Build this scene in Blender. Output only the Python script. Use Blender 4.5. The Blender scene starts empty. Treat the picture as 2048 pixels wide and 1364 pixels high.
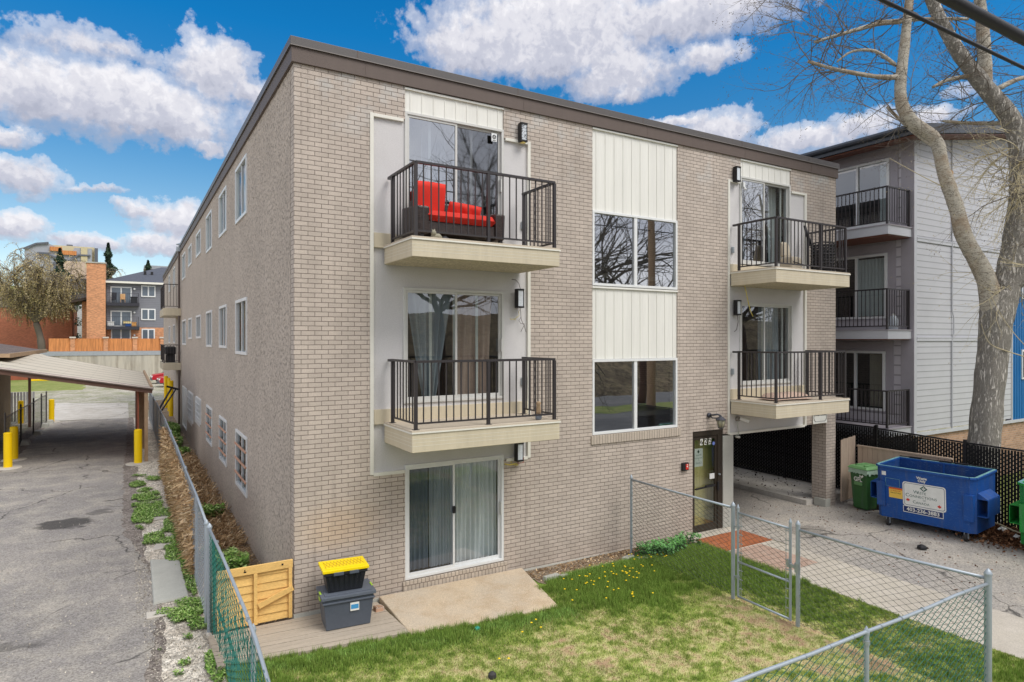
import bpy, math, random
import numpy as np
from mathutils import Vector, Matrix
sc = bpy.context.scene
COL = sc.collection
rnd = random.Random(7)
R = math.radians

# ------------------------------------------------------------------ mesh builder
class MB:
    def __init__(s): s.v = []; s.f = []; s.m = []
    def quad(s, a, b, c, d, m=0):
        n = len(s.v); s.v += [tuple(a), tuple(b), tuple(c), tuple(d)]; s.f.append((n, n+1, n+2, n+3)); s.m.append(m)
    def poly(s, pts, m=0):
        n = len(s.v); s.v += [tuple(p) for p in pts]; s.f.append(tuple(range(n, n+len(pts)))); s.m.append(m)
    def box(s, x0, x1, y0, y1, z0, z1, m=0):
        n = len(s.v)
        s.v += [(x0,y0,z0),(x1,y0,z0),(x1,y1,z0),(x0,y1,z0),(x0,y0,z1),(x1,y0,z1),(x1,y1,z1),(x0,y1,z1)]
        for q in ((0,3,2,1),(4,5,6,7),(0,1,5,4),(1,2,6,5),(2,3,7,6),(3,0,4,7)):
            s.f.append(tuple(n+i for i in q)); s.m.append(m)
        return s
    def hexa(s, P, m=0):
        n = len(s.v); s.v += [tuple(p) for p in P]
        for q in ((0,3,2,1),(4,5,6,7),(0,1,5,4),(1,2,6,5),(2,3,7,6),(3,0,4,7)):
            s.f.append(tuple(n+i for i in q)); s.m.append(m)
        return s
    def bar(s, a, b, w, h=None, m=0):
        a = Vector(a); b = Vector(b); h = h or w
        d = (b-a).normalized(); up = Vector((0,0,1)) if abs(d.z) < .95 else Vector((0,1,0))
        r = d.cross(up).normalized(); u = r.cross(d)
        P = [p + r*sx*w/2 + u*sy*h/2 for p in (a, b) for sx, sy in ((-1,-1),(1,-1),(1,1),(-1,1))]
        return s.hexa(P, m)
    def tube(s, path, rad, sides=8, m=0, cap=True):
        P = [Vector(p) for p in path]; N = len(P)
        if not hasattr(rad, '__len__'): rad = [rad]*N
        n0 = len(s.v); r = None
        for i, p in enumerate(P):
            d = (P[min(i+1, N-1)] - P[max(i-1, 0)])
            d = d.normalized() if d.length > 1e-9 else Vector((0,0,1))
            if r is None:
                r = d.cross(Vector((0,0,1)) if abs(d.z) < .9 else Vector((1,0,0))).normalized()
            else:
                r = (r - d*r.dot(d)); r = r.normalized() if r.length > 1e-6 else d.orthogonal().normalized()
            u = d.cross(r)
            for k in range(sides):
                a = 2*math.pi*k/sides
                s.v.append(tuple(p + (r*math.cos(a) + u*math.sin(a))*rad[i]))
        for i in range(N-1):
            for k in range(sides):
                k2 = (k+1) % sides
                s.f.append((n0+i*sides+k, n0+i*sides+k2, n0+(i+1)*sides+k2, n0+(i+1)*sides+k)); s.m.append(m)
        if cap and sides > 2:
            s.f.append(tuple(n0+k for k in range(sides-1, -1, -1))); s.m.append(m)
            s.f.append(tuple(n0+(N-1)*sides+k for k in range(sides))); s.m.append(m)
        return s
    def lathe(s, prof, c=(0,0,0), sides=16, m=0, axis='z'):
        return s.tube([(c[0], c[1], c[2]+z) for r, z in prof], [r for r, z in prof], sides, m)
    def obj(s, name, mats, parent=None, smooth=False, bevel=0):
        me = bpy.data.meshes.new(name); me.from_pydata(s.v, [], s.f)
        if not isinstance(mats, (list, tuple)): mats = [mats]
        for mt in mats: me.materials.append(mt)
        if len(mats) > 1: me.polygons.foreach_set('material_index', s.m)
        if smooth: me.polygons.foreach_set('use_smooth', [True]*len(s.f))
        me.update()
        o = bpy.data.objects.new(name, me); COL.objects.link(o)
        if parent is not None: adopt(o, parent)
        if bevel:
            b = o.modifiers.new('bevel', 'BEVEL'); b.width = bevel; b.segments = 2; b.limit_method = 'ANGLE'
        return o

def origin(p):
    return Vector(p.get('_o', (0,0,0))) if '_o' in p.keys() else Vector((0,0,0))
WORLD = {}
def adopt(o, parent):
    o.parent = parent
    o.matrix_parent_inverse = WORLD.get(parent.name, Matrix.Identity(4)).inverted()
    WORLD[o.name] = Matrix.Identity(4)

def thing(name, label, cat, loc=(0,0,0), group=None, rz=0.0, local=False):
    """Empty at the base of a thing.  local=True: its parts are modelled round (0,0,0)."""
    o = bpy.data.objects.new(name, None); COL.objects.link(o); o.empty_display_size = .3
    o.location = loc; o.rotation_euler = (0, 0, rz)
    o['label'] = label; o['category'] = cat
    if group: o['group'] = group
    WORLD[o.name] = Matrix.Identity(4) if local else Matrix.Translation(loc) @ Matrix.Rotation(rz, 4, 'Z')
    return o
def tag(o, label, cat, group=None, kind=None):
    o['label'] = label; o['category'] = cat
    if group: o['group'] = group
    if kind: o['kind'] = kind
    return o
def struct(o): o['kind'] = 'structure'; return o
def kids(o): return [c for c in COL.objects if c.parent == o]
def dup(root, loc, rz=None, label=None, sub=None):
    def cp(o, par):
        c = o.copy(); COL.objects.link(c)
        if par is not None: c.parent = par; c.matrix_parent_inverse = o.matrix_parent_inverse.copy()
        for k in kids(o): cp(k, c)
        return c
    r = cp(root, None); r.location = loc
    if rz is not None: r.rotation_euler = (0, 0, rz)
    if label: r['label'] = label
    return r

# ------------------------------------------------------------------ materials
def srgb(r, g, b, k=1.0):
    f = lambda c: ((c/255)/12.92 if c/255 <= .04045 else ((c/255+.055)/1.055)**2.4)
    return (f(r)*k, f(g)*k, f(b)*k, 1)
class NT:
    def __init__(s, tree): s.t = tree; s.L = tree.links
    def n(s, typ, **kw):
        nd = s.t.nodes.new(typ)
        for k, v in kw.items():
            if k == 'inp':
                for a, b in v.items():
                    if hasattr(b, 'is_linked') or isinstance(b, bpy.types.NodeSocket): s.L.new(b, nd.inputs[a])
                    else: nd.inputs[a].default_value = b
            else: setattr(nd, k, v)
        return nd
    def math(s, op, a, b=None, c=None, clamp=False):
        nd = s.n('ShaderNodeMath', operation=op, use_clamp=clamp)
        for i, x in enumerate((a, b, c)):
            if x is None: continue
            if isinstance(x, bpy.types.NodeSocket): s.L.new(x, nd.inputs[i])
            else: nd.inputs[i].default_value = x
        return nd.outputs[0]
    def vm(s, op, a, b=None):
        nd = s.n('ShaderNodeVectorMath', operation=op)
        for i, x in enumerate((a, b)):
            if x is None: continue
            if isinstance(x, bpy.types.NodeSocket): s.L.new(x, nd.inputs[i])
            else: nd.inputs[i].default_value = x
        return nd.outputs['Value'] if op in ('LENGTH', 'DOT_PRODUCT') else nd.outputs[0]
    def mix(s, fac, a, b, blend='MIX'):
        nd = s.n('ShaderNodeMixRGB', blend_type=blend)
        for i, x in enumerate((fac, a, b)):
            if isinstance(x, bpy.types.NodeSocket): s.L.new(x, nd.inputs[i])
            else: nd.inputs[i].default_value = x
        return nd.outputs[0]
    def ramp(s, fac, stops, interp='LINEAR'):
        nd = s.n('ShaderNodeValToRGB'); e = nd.color_ramp; e.interpolation = interp
        while len(e.elements) < len(stops): e.elements.new(.5)
        for el, (p, c) in zip(e.elements, stops):
            el.position = p; el.color = c if hasattr(c, '__len__') else (c, c, c, 1)
        s.L.new(fac, nd.inputs[0]); return nd.outputs[0]
    def noise(s, vec, scale, detail=4, rough=.55, dist=0, dim='3D'):
        nd = s.n('ShaderNodeTexNoise', noise_dimensions=dim, inp={'Scale': scale, 'Detail': detail, 'Roughness': rough, 'Distortion': dist})
        if vec is not None: s.L.new(vec, nd.inputs['Vector'])
        return nd.outputs[0]
def newmat(name):
    m = bpy.data.materials.new(name); m.use_nodes = True; m.node_tree.nodes.clear()
    t = NT(m.node_tree); out = t.n('ShaderNodeOutputMaterial'); b = t.n('ShaderNodeBsdfPrincipled')
    t.L.new(b.outputs[0], out.inputs[0]); t.bsdf = b; t.out = out
    t.obj = t.n('ShaderNodeTexCoord').outputs['Object']
    t.pos = t.n('ShaderNodeNewGeometry').outputs['Position']
    return m, t
def setb(t, **kw):
    for k, v in kw.items():
        i = t.bsdf.inputs[k.replace('_', ' ')]
        if isinstance(v, bpy.types.NodeSocket): t.L.new(v, i)
        else: i.default_value = v
def bump(t, h, dist=.01, strength=1.0):
    nd = t.n('ShaderNodeBump', inp={'Distance': dist, 'Strength': strength, 'Height': h})
    t.L.new(nd.outputs[0], t.bsdf.inputs['Normal'])
MATS = {}
def mat(name, col, rough=.6, metal=0.0, var=.12, vs=3.0, fine=60.0, fv=.06, bmp=0.0, bs=40.0, spec=.4, stretch=None):
    """plain surface with two scales of tone variation and optional bump"""
    if name in MATS: return MATS[name]
    m, t = newmat(name)
    vec = t.pos
    if stretch: vec = t.vm('MULTIPLY', vec, stretch)
    a = t.noise(vec, vs, 5, .6); b = t.noise(vec, fine, 3, .6)
    f = t.math('ADD', t.math('MULTIPLY', t.math('SUBTRACT', a, .5), var*3), t.math('MULTIPLY', t.math('SUBTRACT', b, .5), fv*3))
    f = t.math('ADD', f, 1.0)
    c = t.vm('SCALE', col[:3]); t.L.new(f, c.node.inputs['Scale'])
    setb(t, Base_Color=c, Roughness=rough, Metallic=metal)
    t.bsdf.inputs['Specular IOR Level'].default_value = spec
    if bmp: bump(t, t.noise(vec, bs, 4, .6), bmp)
    MATS[name] = m; return m

def brick_mat(name, col, mortar, bw=.226, rh=.0795, ms=.0048, var=.14, bmp=.008, weather=True, contrast=.35):
    m, t = newmat(name)
    s = t.n('ShaderNodeSeparateXYZ', inp={0: t.pos}); g = t.n('ShaderNodeNewGeometry')
    n = t.n('ShaderNodeSeparateXYZ', inp={0: g.outputs['True Normal']})
    isx = t.math('GREATER_THAN', t.math('ABSOLUTE', n.outputs[0]), .5)
    u = t.math('ADD', t.math('MULTIPLY', s.outputs[0], t.math('SUBTRACT', 1.0, isx)), t.math('MULTIPLY', s.outputs[1], isx))
    v = t.n('ShaderNodeCombineXYZ', inp={0: t.math('ADD', u, 40.0), 1: t.math('ADD', s.outputs[2], .0)})
    # slight wobble so the joints are not ruler straight
    wob = t.n('ShaderNodeTexNoise', inp={'Scale': 6.0, 'Detail': 3.0, 'Vector': t.pos})
    vv = t.vm('ADD', v.outputs[0], t.vm('MULTIPLY', t.vm('SUBTRACT', wob.outputs['Color'], (.5,.5,.5)), (.006,.006,0)))
    bt = t.n('ShaderNodeTexBrick', offset=.5, inp={'Scale': 1.0, 'Mortar Size': ms, 'Mortar Smooth': .25, 'Bias': 0.0,
        'Brick Width': bw, 'Row Height': rh, 'Color1': (0,0,0,1), 'Color2': (1,1,1,1), 'Mortar': (.5,.5,.5,1), 'Vector': vv})
    k = t.math('ADD', 1-var/2, t.math('MULTIPLY', bt.outputs['Color'], var))
    big = t.noise(t.pos, .55, 5, .65); fine = t.noise(t.pos, 45, 4, .7); mid = t.noise(t.vm('MULTIPLY', t.pos, (1,1,.35)), 2.2, 4, .65)
    k = t.math('MULTIPLY', k, t.math('ADD', .78, t.math('MULTIPLY', big, .44)))
    k = t.math('MULTIPLY', k, t.math('ADD', .84, t.math('MULTIPLY', mid, .32)))
    k = t.math('MULTIPLY', k, t.math('ADD', .70, t.math('MULTIPLY', fine, .60)))
    c = t.vm('SCALE', col[:3]); t.L.new(k, c.node.inputs['Scale'])
    mc = t.vm('SCALE', mortar[:3]); t.L.new(t.math('ADD', .75, t.math('MULTIPLY', fine, .5)), mc.node.inputs['Scale'])
    if weather:
        zz = s.outputs[2]
        pale_top = t.math('MULTIPLY', t.ramp(t.math('DIVIDE', zz, 10.0), [(.78, 0), (.90, 1)]), t.ramp(t.noise(t.pos, 1.7, 5, .65), [(.5, 0), (.66, .55)]))  # paler bluish patches towards the roof line
        c = t.mix(pale_top, c, srgb(196, 200, 200))
        streak = t.ramp(t.noise(t.vm('MULTIPLY', t.pos, (5, 5, .3)), 1.0, 5, .6), [(.58, 0), (.74, .32)])
        c = t.mix(streak, c, srgb(132, 122, 114))
        splash = t.math('MULTIPLY', t.ramp(t.math('DIVIDE', zz, 10.0), [(.0, 1), (.07, 0)]), t.ramp(t.noise(t.pos, 2.6, 5, .7), [(.4, .1), (.7, .55)]))
        c = t.mix(splash, c, srgb(150, 138, 124))
        ochre = t.math('MULTIPLY', t.ramp(t.vm('LENGTH', t.vm('MULTIPLY', t.vm('SUBTRACT', t.pos, (.75, 0, 1.5)), (1, 0, 1.8))), [(.3, .22), (.9, 0)]), 1.0)  # faint orange tint patch on the brick around the totes
        c = t.mix(ochre, c, srgb(214, 176, 132))
    full = t.mix(bt.outputs['Fac'], c, mc)
    setb(t, Base_Color=full, Roughness=.88)
    t.bsdf.inputs['Specular IOR Level'].default_value = .25
    h = t.math('ADD', t.math('MULTIPLY', bt.outputs['Fac'], -1.0), t.math('MULTIPLY', fine, .25))
    bump(t, h, bmp)
    return m

def stucco_mat():
    """dashed stucco: fine grit, small hollows with dark edges, faint trowel tone, dirt runs under the windows"""
    m, t = newmat('rough stucco')
    grit = t.noise(t.pos, 30, 5, .8); lump = t.noise(t.pos, 11, 4, .7, .4); tone = t.noise(t.pos, .7, 5, .6)
    pit = t.ramp(t.noise(t.pos, 17, 5, .72, .8), [(.40, 1), (.47, 0)])
    k = t.math('ADD', .80, t.math('MULTIPLY', tone, .40))
    k = t.math('MULTIPLY', k, t.math('ADD', .62, t.math('MULTIPLY', grit, .76)))
    k = t.math('MULTIPLY', k, t.math('ADD', .76, t.math('MULTIPLY', lump, .48)))
    k = t.math('MULTIPLY', k, t.math('SUBTRACT', 1.0, t.math('MULTIPLY', pit, .42)))
    c = t.vm('SCALE', srgb(192, 179, 166)[:3]); t.L.new(k, c.node.inputs['Scale'])
    setb(t, Base_Color=c, Roughness=.95)
    h = t.math('ADD', t.math('MULTIPLY', grit, .5), t.math('ADD', t.math('MULTIPLY', lump, .7), t.math('MULTIPLY', pit, -.5)))
    bump(t, h, .014, 1.0)
    return m

def glass_mat(name, refl=.28, tint=(.80, .86, .86), rough=.0):
    m, t = newmat(name); t.t.nodes.remove(t.bsdf)
    gl = t.n('ShaderNodeBsdfGlossy', inp={'Roughness': rough, 'Color': (.92, .95, 1, 1)})
    tr = t.n('ShaderNodeBsdfTransparent', inp={'Color': tint+(1,)})
    lw = t.n('ShaderNodeLayerWeight', inp={'Blend': .35})
    fac = t.math('ADD', refl, t.math('MULTIPLY', lw.outputs['Facing'], .22), clamp=True)
    # old float glass: very slight waviness
    b = t.n('ShaderNodeBump', inp={'Distance': .0035, 'Strength': .5, 'Height': t.noise(t.pos, 1.1, 1, .4)})
    t.L.new(b.outputs[0], gl.inputs['Normal'])
    mx = t.n('ShaderNodeMixShader', inp={0: fac, 1: tr.outputs[0], 2: gl.outputs[0]})
    t.L.new(mx.outputs[0], t.out.inputs[0]); return m

def attr_mat(name, rough=.8, trans=.0, nv=.2, bmp=0):
    m, t = newmat(name)
    a = t.n('ShaderNodeVertexColor', layer_name='Col')
    n = t.noise(t.pos, 30, 3, .6)
    c = t.vm('SCALE', a.outputs[0]); t.L.new(t.math('ADD', 1-nv/2, t.math('MULTIPLY', n, nv)), c.node.inputs['Scale'])
    setb(t, Base_Color=c, Roughness=rough); t.bsdf.inputs['Specular IOR Level'].default_value = .15
    if bmp: bump(t, n, bmp)
    return m
def np_mesh(name, V, F, mats, colors=None, mi=None, smooth=False):
    """V (n,3), F (k,3|4) arrays"""
    me = bpy.data.meshes.new(name); V = np.asarray(V, np.float32); F = np.asarray(F, np.int32)
    me.vertices.add(len(V)); me.vertices.foreach_set('co', V.ravel())
    k = F.shape[1]; me.loops.add(F.size); me.loops.foreach_set('vertex_index', F.ravel())
    me.polygons.add(len(F)); me.polygons.foreach_set('loop_start', np.arange(0, F.size, k, dtype=np.int32))
    me.polygons.foreach_set('loop_total', np.full(len(F), k, np.int32))
    for mt in (mats if isinstance(mats, list) else [mats]): me.materials.append(mt)
    if mi is not None: me.polygons.foreach_set('material_index', np.asarray(mi, np.int32))
    if smooth: me.polygons.foreach_set('use_smooth', np.ones(len(F), bool))
    me.update(calc_edges=True); me.validate()
    if colors is not None:
        at = me.color_attributes.new('Col', 'FLOAT_COLOR', 'POINT')
        C = np.ones((len(V), 4), np.float32); C[:, :3] = colors; at.data.foreach_set('color', C.ravel())
    o = bpy.data.objects.new(name, me); COL.objects.link(o); return o

def text(name, body, size, mt, loc, rot, parent=None, ext=.001, align='CENTER', sx=1.0, spacing=1.0, bold=0.0, shear=0):
    cu = bpy.data.curves.new(name, 'FONT'); cu.body = body; cu.size = size; cu.align_x = align; cu.align_y = 'CENTER'
    cu.extrude = ext; cu.offset = bold; cu.space_character = spacing; cu.resolution_u = 3; cu.shear = shear
    o = bpy.data.objects.new(name+'_tmp', cu); COL.objects.link(o)
    dg = bpy.context.evaluated_depsgraph_get(); dg.update()
    me = bpy.data.meshes.new_from_object(o.evaluated_get(dg))
    COL.objects.unlink(o); bpy.data.objects.remove(o)
    M = Matrix.Translation(loc) @ rot.to_4x4() @ Matrix.Diagonal((sx, 1, 1, 1))
    me.transform(M); me.materials.clear(); me.materials.append(mt)
    n = bpy.data.objects.new(name, me); COL.objects.link(n)
    if parent is not None: adopt(n, parent)
    return n
ROT_Y = Matrix(((1,0,0),(0,0,-1),(0,1,0)))       # text on a wall facing -y
ROT_X = Matrix(((0,0,-1),(-1,0,0),(0,1,0)))      # text on a face looking to -x

def wall_holes(mb, ax, c, t, a0, a1, z0, z1, holes, m=0, mrev=None):
    """wall in plane ax=c, thickness t going inward (+), spanning a (other axis) and z, with rectangular holes"""
    A = sorted({a0, a1, *[h for q in holes for h in q[:2] if a0 < h < a1]}); Z = sorted({z0, z1, *[h for q in holes for h in q[2:4] if z0 < h < z1]})
    P = (lambda a, d, z: (a, c+d, z)) if ax == 'y' else (lambda a, d, z: (c+d, a, z))
    def solid(i, j):
        if i < 0 or j < 0 or i >= len(A)-1 or j >= len(Z)-1: return None
        ca = (A[i]+A[i+1])/2; cz = (Z[j]+Z[j+1])/2
        return not any(h[0] < ca < h[1] and h[2] < cz < h[3] for h in holes)
    mr = m if mrev is None else mrev
    for i in range(len(A)-1):
        for j in range(len(Z)-1):
            if not solid(i, j): continue
            x0, x1, q0, q1 = A[i], A[i+1], Z[j], Z[j+1]
            mb.quad(P(x0,0,q0), P(x1,0,q0), P(x1,0,q1), P(x0,0,q1), m)
            mb.quad(P(x1,t,q0), P(x0,t,q0), P(x0,t,q1), P(x1,t,q1), m)
            if not solid(i-1, j): mb.quad(P(x0,t,q0), P(x0,0,q0), P(x0,0,q1), P(x0,t,q1), mr)
            if not solid(i+1, j): mb.quad(P(x1,0,q0), P(x1,t,q0), P(x1,t,q1), P(x1,0,q1), mr)
            if not solid(i, j-1): mb.quad(P(x0,t,q0), P(x1,t,q0), P(x1,0,q0), P(x0,0,q0), mr)
            if not solid(i, j+1): mb.quad(P(x0,0,q1), P(x1,0,q1), P(x1,t,q1), P(x0,t,q1), mr)
# ------------------------------------------------------------------ camera, sun, sky
cam = bpy.data.cameras.new('camera'); co = bpy.data.objects.new('camera', cam); COL.objects.link(co)
co.location = (-2.353, -10.999, 4.6955); co.rotation_euler = (R(90) - .0018, 0, -.5378)
cam.sensor_width = 36; cam.lens = 22.595; cam.clip_end = 4000; cam.clip_start = .05
sc.camera = co
sc.view_settings.view_transform = 'Standard'; sc.view_settings.look = 'None'; sc.view_settings.exposure = 0
SUN_EL, SUN_AZ = 52, 157          # azimuth from +y clockwise: high, in front of the facade and to the right
su = bpy.data.lights.new('sun', 'SUN'); so = bpy.data.objects.new('sun', su); COL.objects.link(so)
su.energy = 2.45; su.angle = R(30); su.color = (1.0, .955, .89)
d = Vector((math.sin(R(SUN_AZ))*math.cos(R(SUN_EL)), math.cos(R(SUN_AZ))*math.cos(R(SUN_EL)), math.sin(R(SUN_EL))))
so.rotation_euler = (-d).to_track_quat('-Z', 'Y').to_euler(); so.location = (0, -20, 30)

w = bpy.data.worlds.new('World'); sc.world = w; w.use_nodes = True; w.node_tree.nodes.clear()
t = NT(w.node_tree)
dirv = t.vm('NORMALIZE', t.n('ShaderNodeTexCoord').outputs['Generated'])
sky = t.n('ShaderNodeTexSky', sky_type='NISHITA', sun_disc=False, sun_elevation=R(SUN_EL), sun_rotation=R(SUN_AZ), altitude=1000, air_density=1.0, dust_density=.3, ozone_density=4.0)
hs = t.n('ShaderNodeHueSaturation', inp={'Hue': .492, 'Saturation': 1.25, 'Value': .86, 'Color': sky.outputs[0]})
sp = t.n('ShaderNodeSeparateXYZ', inp={0: dirv})
az = t.math('MULTIPLY', t.math('ARCTAN2', sp.outputs[0], sp.outputs[1]), 180/math.pi)
el = t.math('MULTIPLY', t.math('ARCSINE', sp.outputs[2]), 180/math.pi)
P = t.n('ShaderNodeCombineXYZ', inp={0: az, 1: el, 2: 0.0}).outputs[0]
def nz(scale, detail, rough, off=0, dist=0):
    q = t.n('ShaderNodeTexNoise', inp={'Scale': scale, 'Detail': detail, 'Roughness': rough, 'Distortion': dist})
    t.L.new(t.vm('ADD', P, (off, off*.7, 0)), q.inputs['Vector']); return q
w1 = nz(.22, 6, .62).outputs['Color']; w2 = nz(.9, 5, .6, 30).outputs['Color']
PW = t.vm('ADD', P, t.vm('MULTIPLY', t.vm('SUBTRACT', w1, (.5,.5,.5)), (5.5, 3.0, 0)))
PW = t.vm('ADD', PW, t.vm('MULTIPLY', t.vm('SUBTRACT', w2, (.5,.5,.5)), (1.5, .9, 0)))
BL = [(-0.9,17.6,9.0,2.4,1.00),(6.0,20.9,3.2,2.2,1.00),(-5.7,17.5,3.6,2.4,1.00),(2.5,16.6,5.4,1.4,1.00),(8.9,19.6,2.2,0.9,0.85),(-3.7,20.9,4.8,1.2,0.60),(-0.5,20.9,3.7,0.7,0.5),
(6.0,15.4,1.5,0.7,1.00),(-7.3,14.2,1.8,0.7,1.00),(-6.2,11.5,2.3,1.2,0.95),(-2.2,11.0,2.3,0.3,0.60),(-6.8,8.0,1.8,1.1,0.95),(0.3,9.8,1.5,0.6,0.85),
(3.3,9.4,2.7,1.5,1.00),(2.1,7.5,2.2,0.8,0.95),(-3.4,7.2,2.3,0.7,1.00),(-1.5,7.2,1.3,0.6,0.90),
(35.1,25.7,11.2,3.3,1.00),(28.0,24.4,5.1,2.1,1.00),(40.3,22.5,4.7,2.2,1.00),(47.9,22.6,2.8,1.0,0.95),(46.3,26.0,7.9,2.0,1.00),(33.3,23.5,5.3,1.2,0.90),(40.8,20.6,2.1,0.8,0.80),
(48.5,17.2,3.6,1.7,1.00),(45.0,18.2,1.9,0.6,0.90),(55.3,15.8,2.9,1.2,1.00),(59.2,16.3,3.2,1.0,0.95),(63.5,15.9,2.3,0.7,0.90),(65.8,17.5,1.5,0.6,0.45),
(10,36,14,5,.9),(44,42,16,5,.9),(-24,14,9,3,.95),(-38,22,12,4,.95),(82,17,9,3,.95),(100,26,12,5,.95),(80,40,12,5,.9)]
dens = None; sw = None; sy = None
for a, e, ra, re, wt in BL:
    q = t.vm('MULTIPLY', t.vm('SUBTRACT', PW, (a, e, 0)), (1/(ra*1.12), 1/(re*1.15), 0))
    ln = t.vm('LENGTH', q); dn = t.math('MULTIPLY', t.math('SUBTRACT', 1.25, ln), wt)
    dens = dn if dens is None else t.math('MAXIMUM', dens, dn)
    wk = t.math('MAXIMUM', dn, 0.001); wk = t.math('MULTIPLY', wk, wk)
    yk = t.math('MULTIPLY', wk, t.n('ShaderNodeSeparateXYZ', inp={0: q}).outputs[1])
    sw = wk if sw is None else t.math('ADD', sw, wk); sy = yk if sy is None else t.math('ADD', sy, yk)
ygr = t.math('DIVIDE', sy, sw)
fb = nz(.75, 8, .56, 11).outputs[0]; fb2 = nz(3.2, 6, .6, 5).outputs[0]
dd = t.math('ADD', dens, t.math('MULTIPLY', t.math('SUBTRACT', fb, .5), 1.0))
dd = t.math('ADD', dd, t.math('MULTIPLY', t.math('SUBTRACT', fb2, .5), .14))
alpha = t.ramp(dd, [(.08, 0), (.30, .5), (.72, 1)], 'EASE')
# cloud tone: bright crowns, lilac-grey bases
puff = nz(1.3, 6, .6, 60, .4).outputs[0]
sh = t.math('ADD', t.math('MULTIPLY', ygr, .55), t.math('MULTIPLY', t.math('SUBTRACT', puff, .5), 1.1))
sh = t.math('ADD', t.math('MULTIPLY', t.math('SUBTRACT', nz(.3, 4, .6, 90).outputs[0], .5), 1.1), sh)
sh = t.math('ADD', sh, .55)
ccol = t.ramp(sh, [(0.0, (2.7, 2.85, 3.5, 1)), (.38, (3.5, 3.6, 4.2, 1)), (.70, (4.6, 4.6, 5.0, 1)), (1.0, (5.5, 5.45, 5.7, 1))], 'EASE')
# deeper blue overhead, paler at the skyline (a haze tint over the physical sky)
grad = t.ramp(t.math('DIVIDE', el, 40.0), [(0.0, (1.9, 1.25, .95, 1)), (.25, (1.45, 1.05, .88, 1)), (.45, (.6, .9, .95, 1)), (.62, (.14, .92, 1.1, 1)), (1.0, (.05, .82, 1.06, 1))])
blue = t.mix(1.0, hs.outputs[0], grad, 'MULTIPLY')
front = t.mix(alpha, blue, ccol)
# overcast behind the viewer, widened sideways and brightened as added fill light
ov = t.ramp(nz(.05, 7, .6, 40).outputs[0], [(.3, (3.6, 3.9, 4.7, 1)), (.55, (6.2, 6.3, 6.7, 1)), (.75, (9.0, 8.9, 8.9, 1))])
fwd = t.vm('DOT_PRODUCT', dirv, (.51, .86, 0.0))
bmask = t.ramp(t.math('SUBTRACT', 1.0, fwd), [(.38, 0), (.72, 1)])
final = t.mix(bmask, front, ov)
bg = t.n('ShaderNodeBackground', inp={'Color': final, 'Strength': .168})
t.L.new(bg.outputs[0], t.n('ShaderNodeOutputWorld').inputs[0])
w.cycles.sampling_method = 'MANUAL'; w.cycles.sample_map_resolution = 512
sc.cycles.max_bounces = 8; sc.cycles.transparent_max_bounces = 24; sc.cycles.caustics_reflective = False; sc.cycles.caustics_refractive = False

# ------------------------------------------------------------------ shared materials
M = {}
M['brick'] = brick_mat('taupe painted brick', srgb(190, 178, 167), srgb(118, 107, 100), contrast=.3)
M['brick_orange'] = brick_mat('orange brown brick', srgb(206, 146, 106), srgb(200, 166, 138), bw=.25, rh=.085, ms=.008, var=.5, weather=False)
M['brick_red'] = brick_mat('red brick', srgb(196, 124, 98), srgb(186, 136, 114), bw=.22, rh=.08, ms=.006, var=.3, weather=False)
M['brick_tan'] = brick_mat('tan brick plinth', srgb(176, 142, 118), srgb(190, 172, 158), bw=.21, rh=.075, ms=.008, var=.45, weather=False)
M['sill_brick'] = brick_mat('upright brick sill', srgb(188, 176, 162), srgb(124, 112, 104), bw=.076, rh=.24, ms=.006, weather=False)
M['stucco'] = stucco_mat()
M['stucco_fine'] = mat('fine grey stucco', srgb(208, 206, 206), .95, var=.07, vs=1.2, fine=55, fv=.13, bmp=.006, bs=90)
M['fascia_low'] = mat('brown metal fascia', srgb(100, 88, 82), .55, var=.08, vs=.8, fine=8, fv=.06, stretch=(1,1,.2), spec=.35)
M['fascia_cap'] = mat('dark metal roof cap', srgb(88, 84, 83), .42, var=.08, vs=.8, spec=.5)
M['cream'] = mat('cream aluminium', srgb(203, 192, 168), .5, var=.11, vs=1.4, fine=9, fv=.06, stretch=(4,4,.5))
M['cream_trim'] = mat('cream trim', srgb(226, 224, 214), .5, var=.06, vs=2)
M['panel'] = mat('off white vertical siding', srgb(230, 229, 222), .5, var=.09, vs=1.2, fine=7, fv=.05, stretch=(4,4,.25))
M['white'] = mat('white window paint', srgb(226, 228, 228), .4, var=.05, vs=5)
M['alu'] = mat('pale aluminium frame', srgb(206, 206, 202), .35, var=.06, vs=4)
M['rail'] = mat('black painted rail', srgb(52, 48, 50), .42, var=.08, vs=5, spec=.5)
M['black'] = mat('black metal', srgb(34, 33, 36), .5, var=.1)
M['dark'] = mat('unlit interior', (.03, .03, .032, 1), .9, var=.1)  # near-black colour stands in for the shade of the rooms
M['interior'] = mat('interior wall', (.16, .145, .125, 1), .9, var=.1)
M['glass'] = glass_mat('window glass', .15)
M['glass_dim'] = glass_mat('dim patio glass', .05, (.56,.60,.64))
M['glass_low'] = glass_mat('clear patio glass', .10, (.86,.90,.92))
M['glass_soft'] = glass_mat('insect screened glass', .20, (.5, .52, .54), .03)
M['galv'] = mat('galvanised steel', srgb(172, 180, 186), .38, .55, var=.12, vs=9, fine=60, fv=.12)
M['galv_pipe'] = mat('galvanised pipe', srgb(168, 178, 186), .42, .35, var=.08, vs=7, fine=40, fv=.08)
M['wire_dark'] = mat('weathered wire', srgb(62, 70, 64), .55, .0, var=.2, vs=6)
M['wire_green'] = mat('green coated wire', srgb(40, 104, 92), .5, var=.2, vs=4)
M['concrete'] = mat('pale concrete', srgb(196, 190, 180), .9, var=.14, vs=1.3, fine=50, fv=.12, bmp=.004, bs=60)
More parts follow.
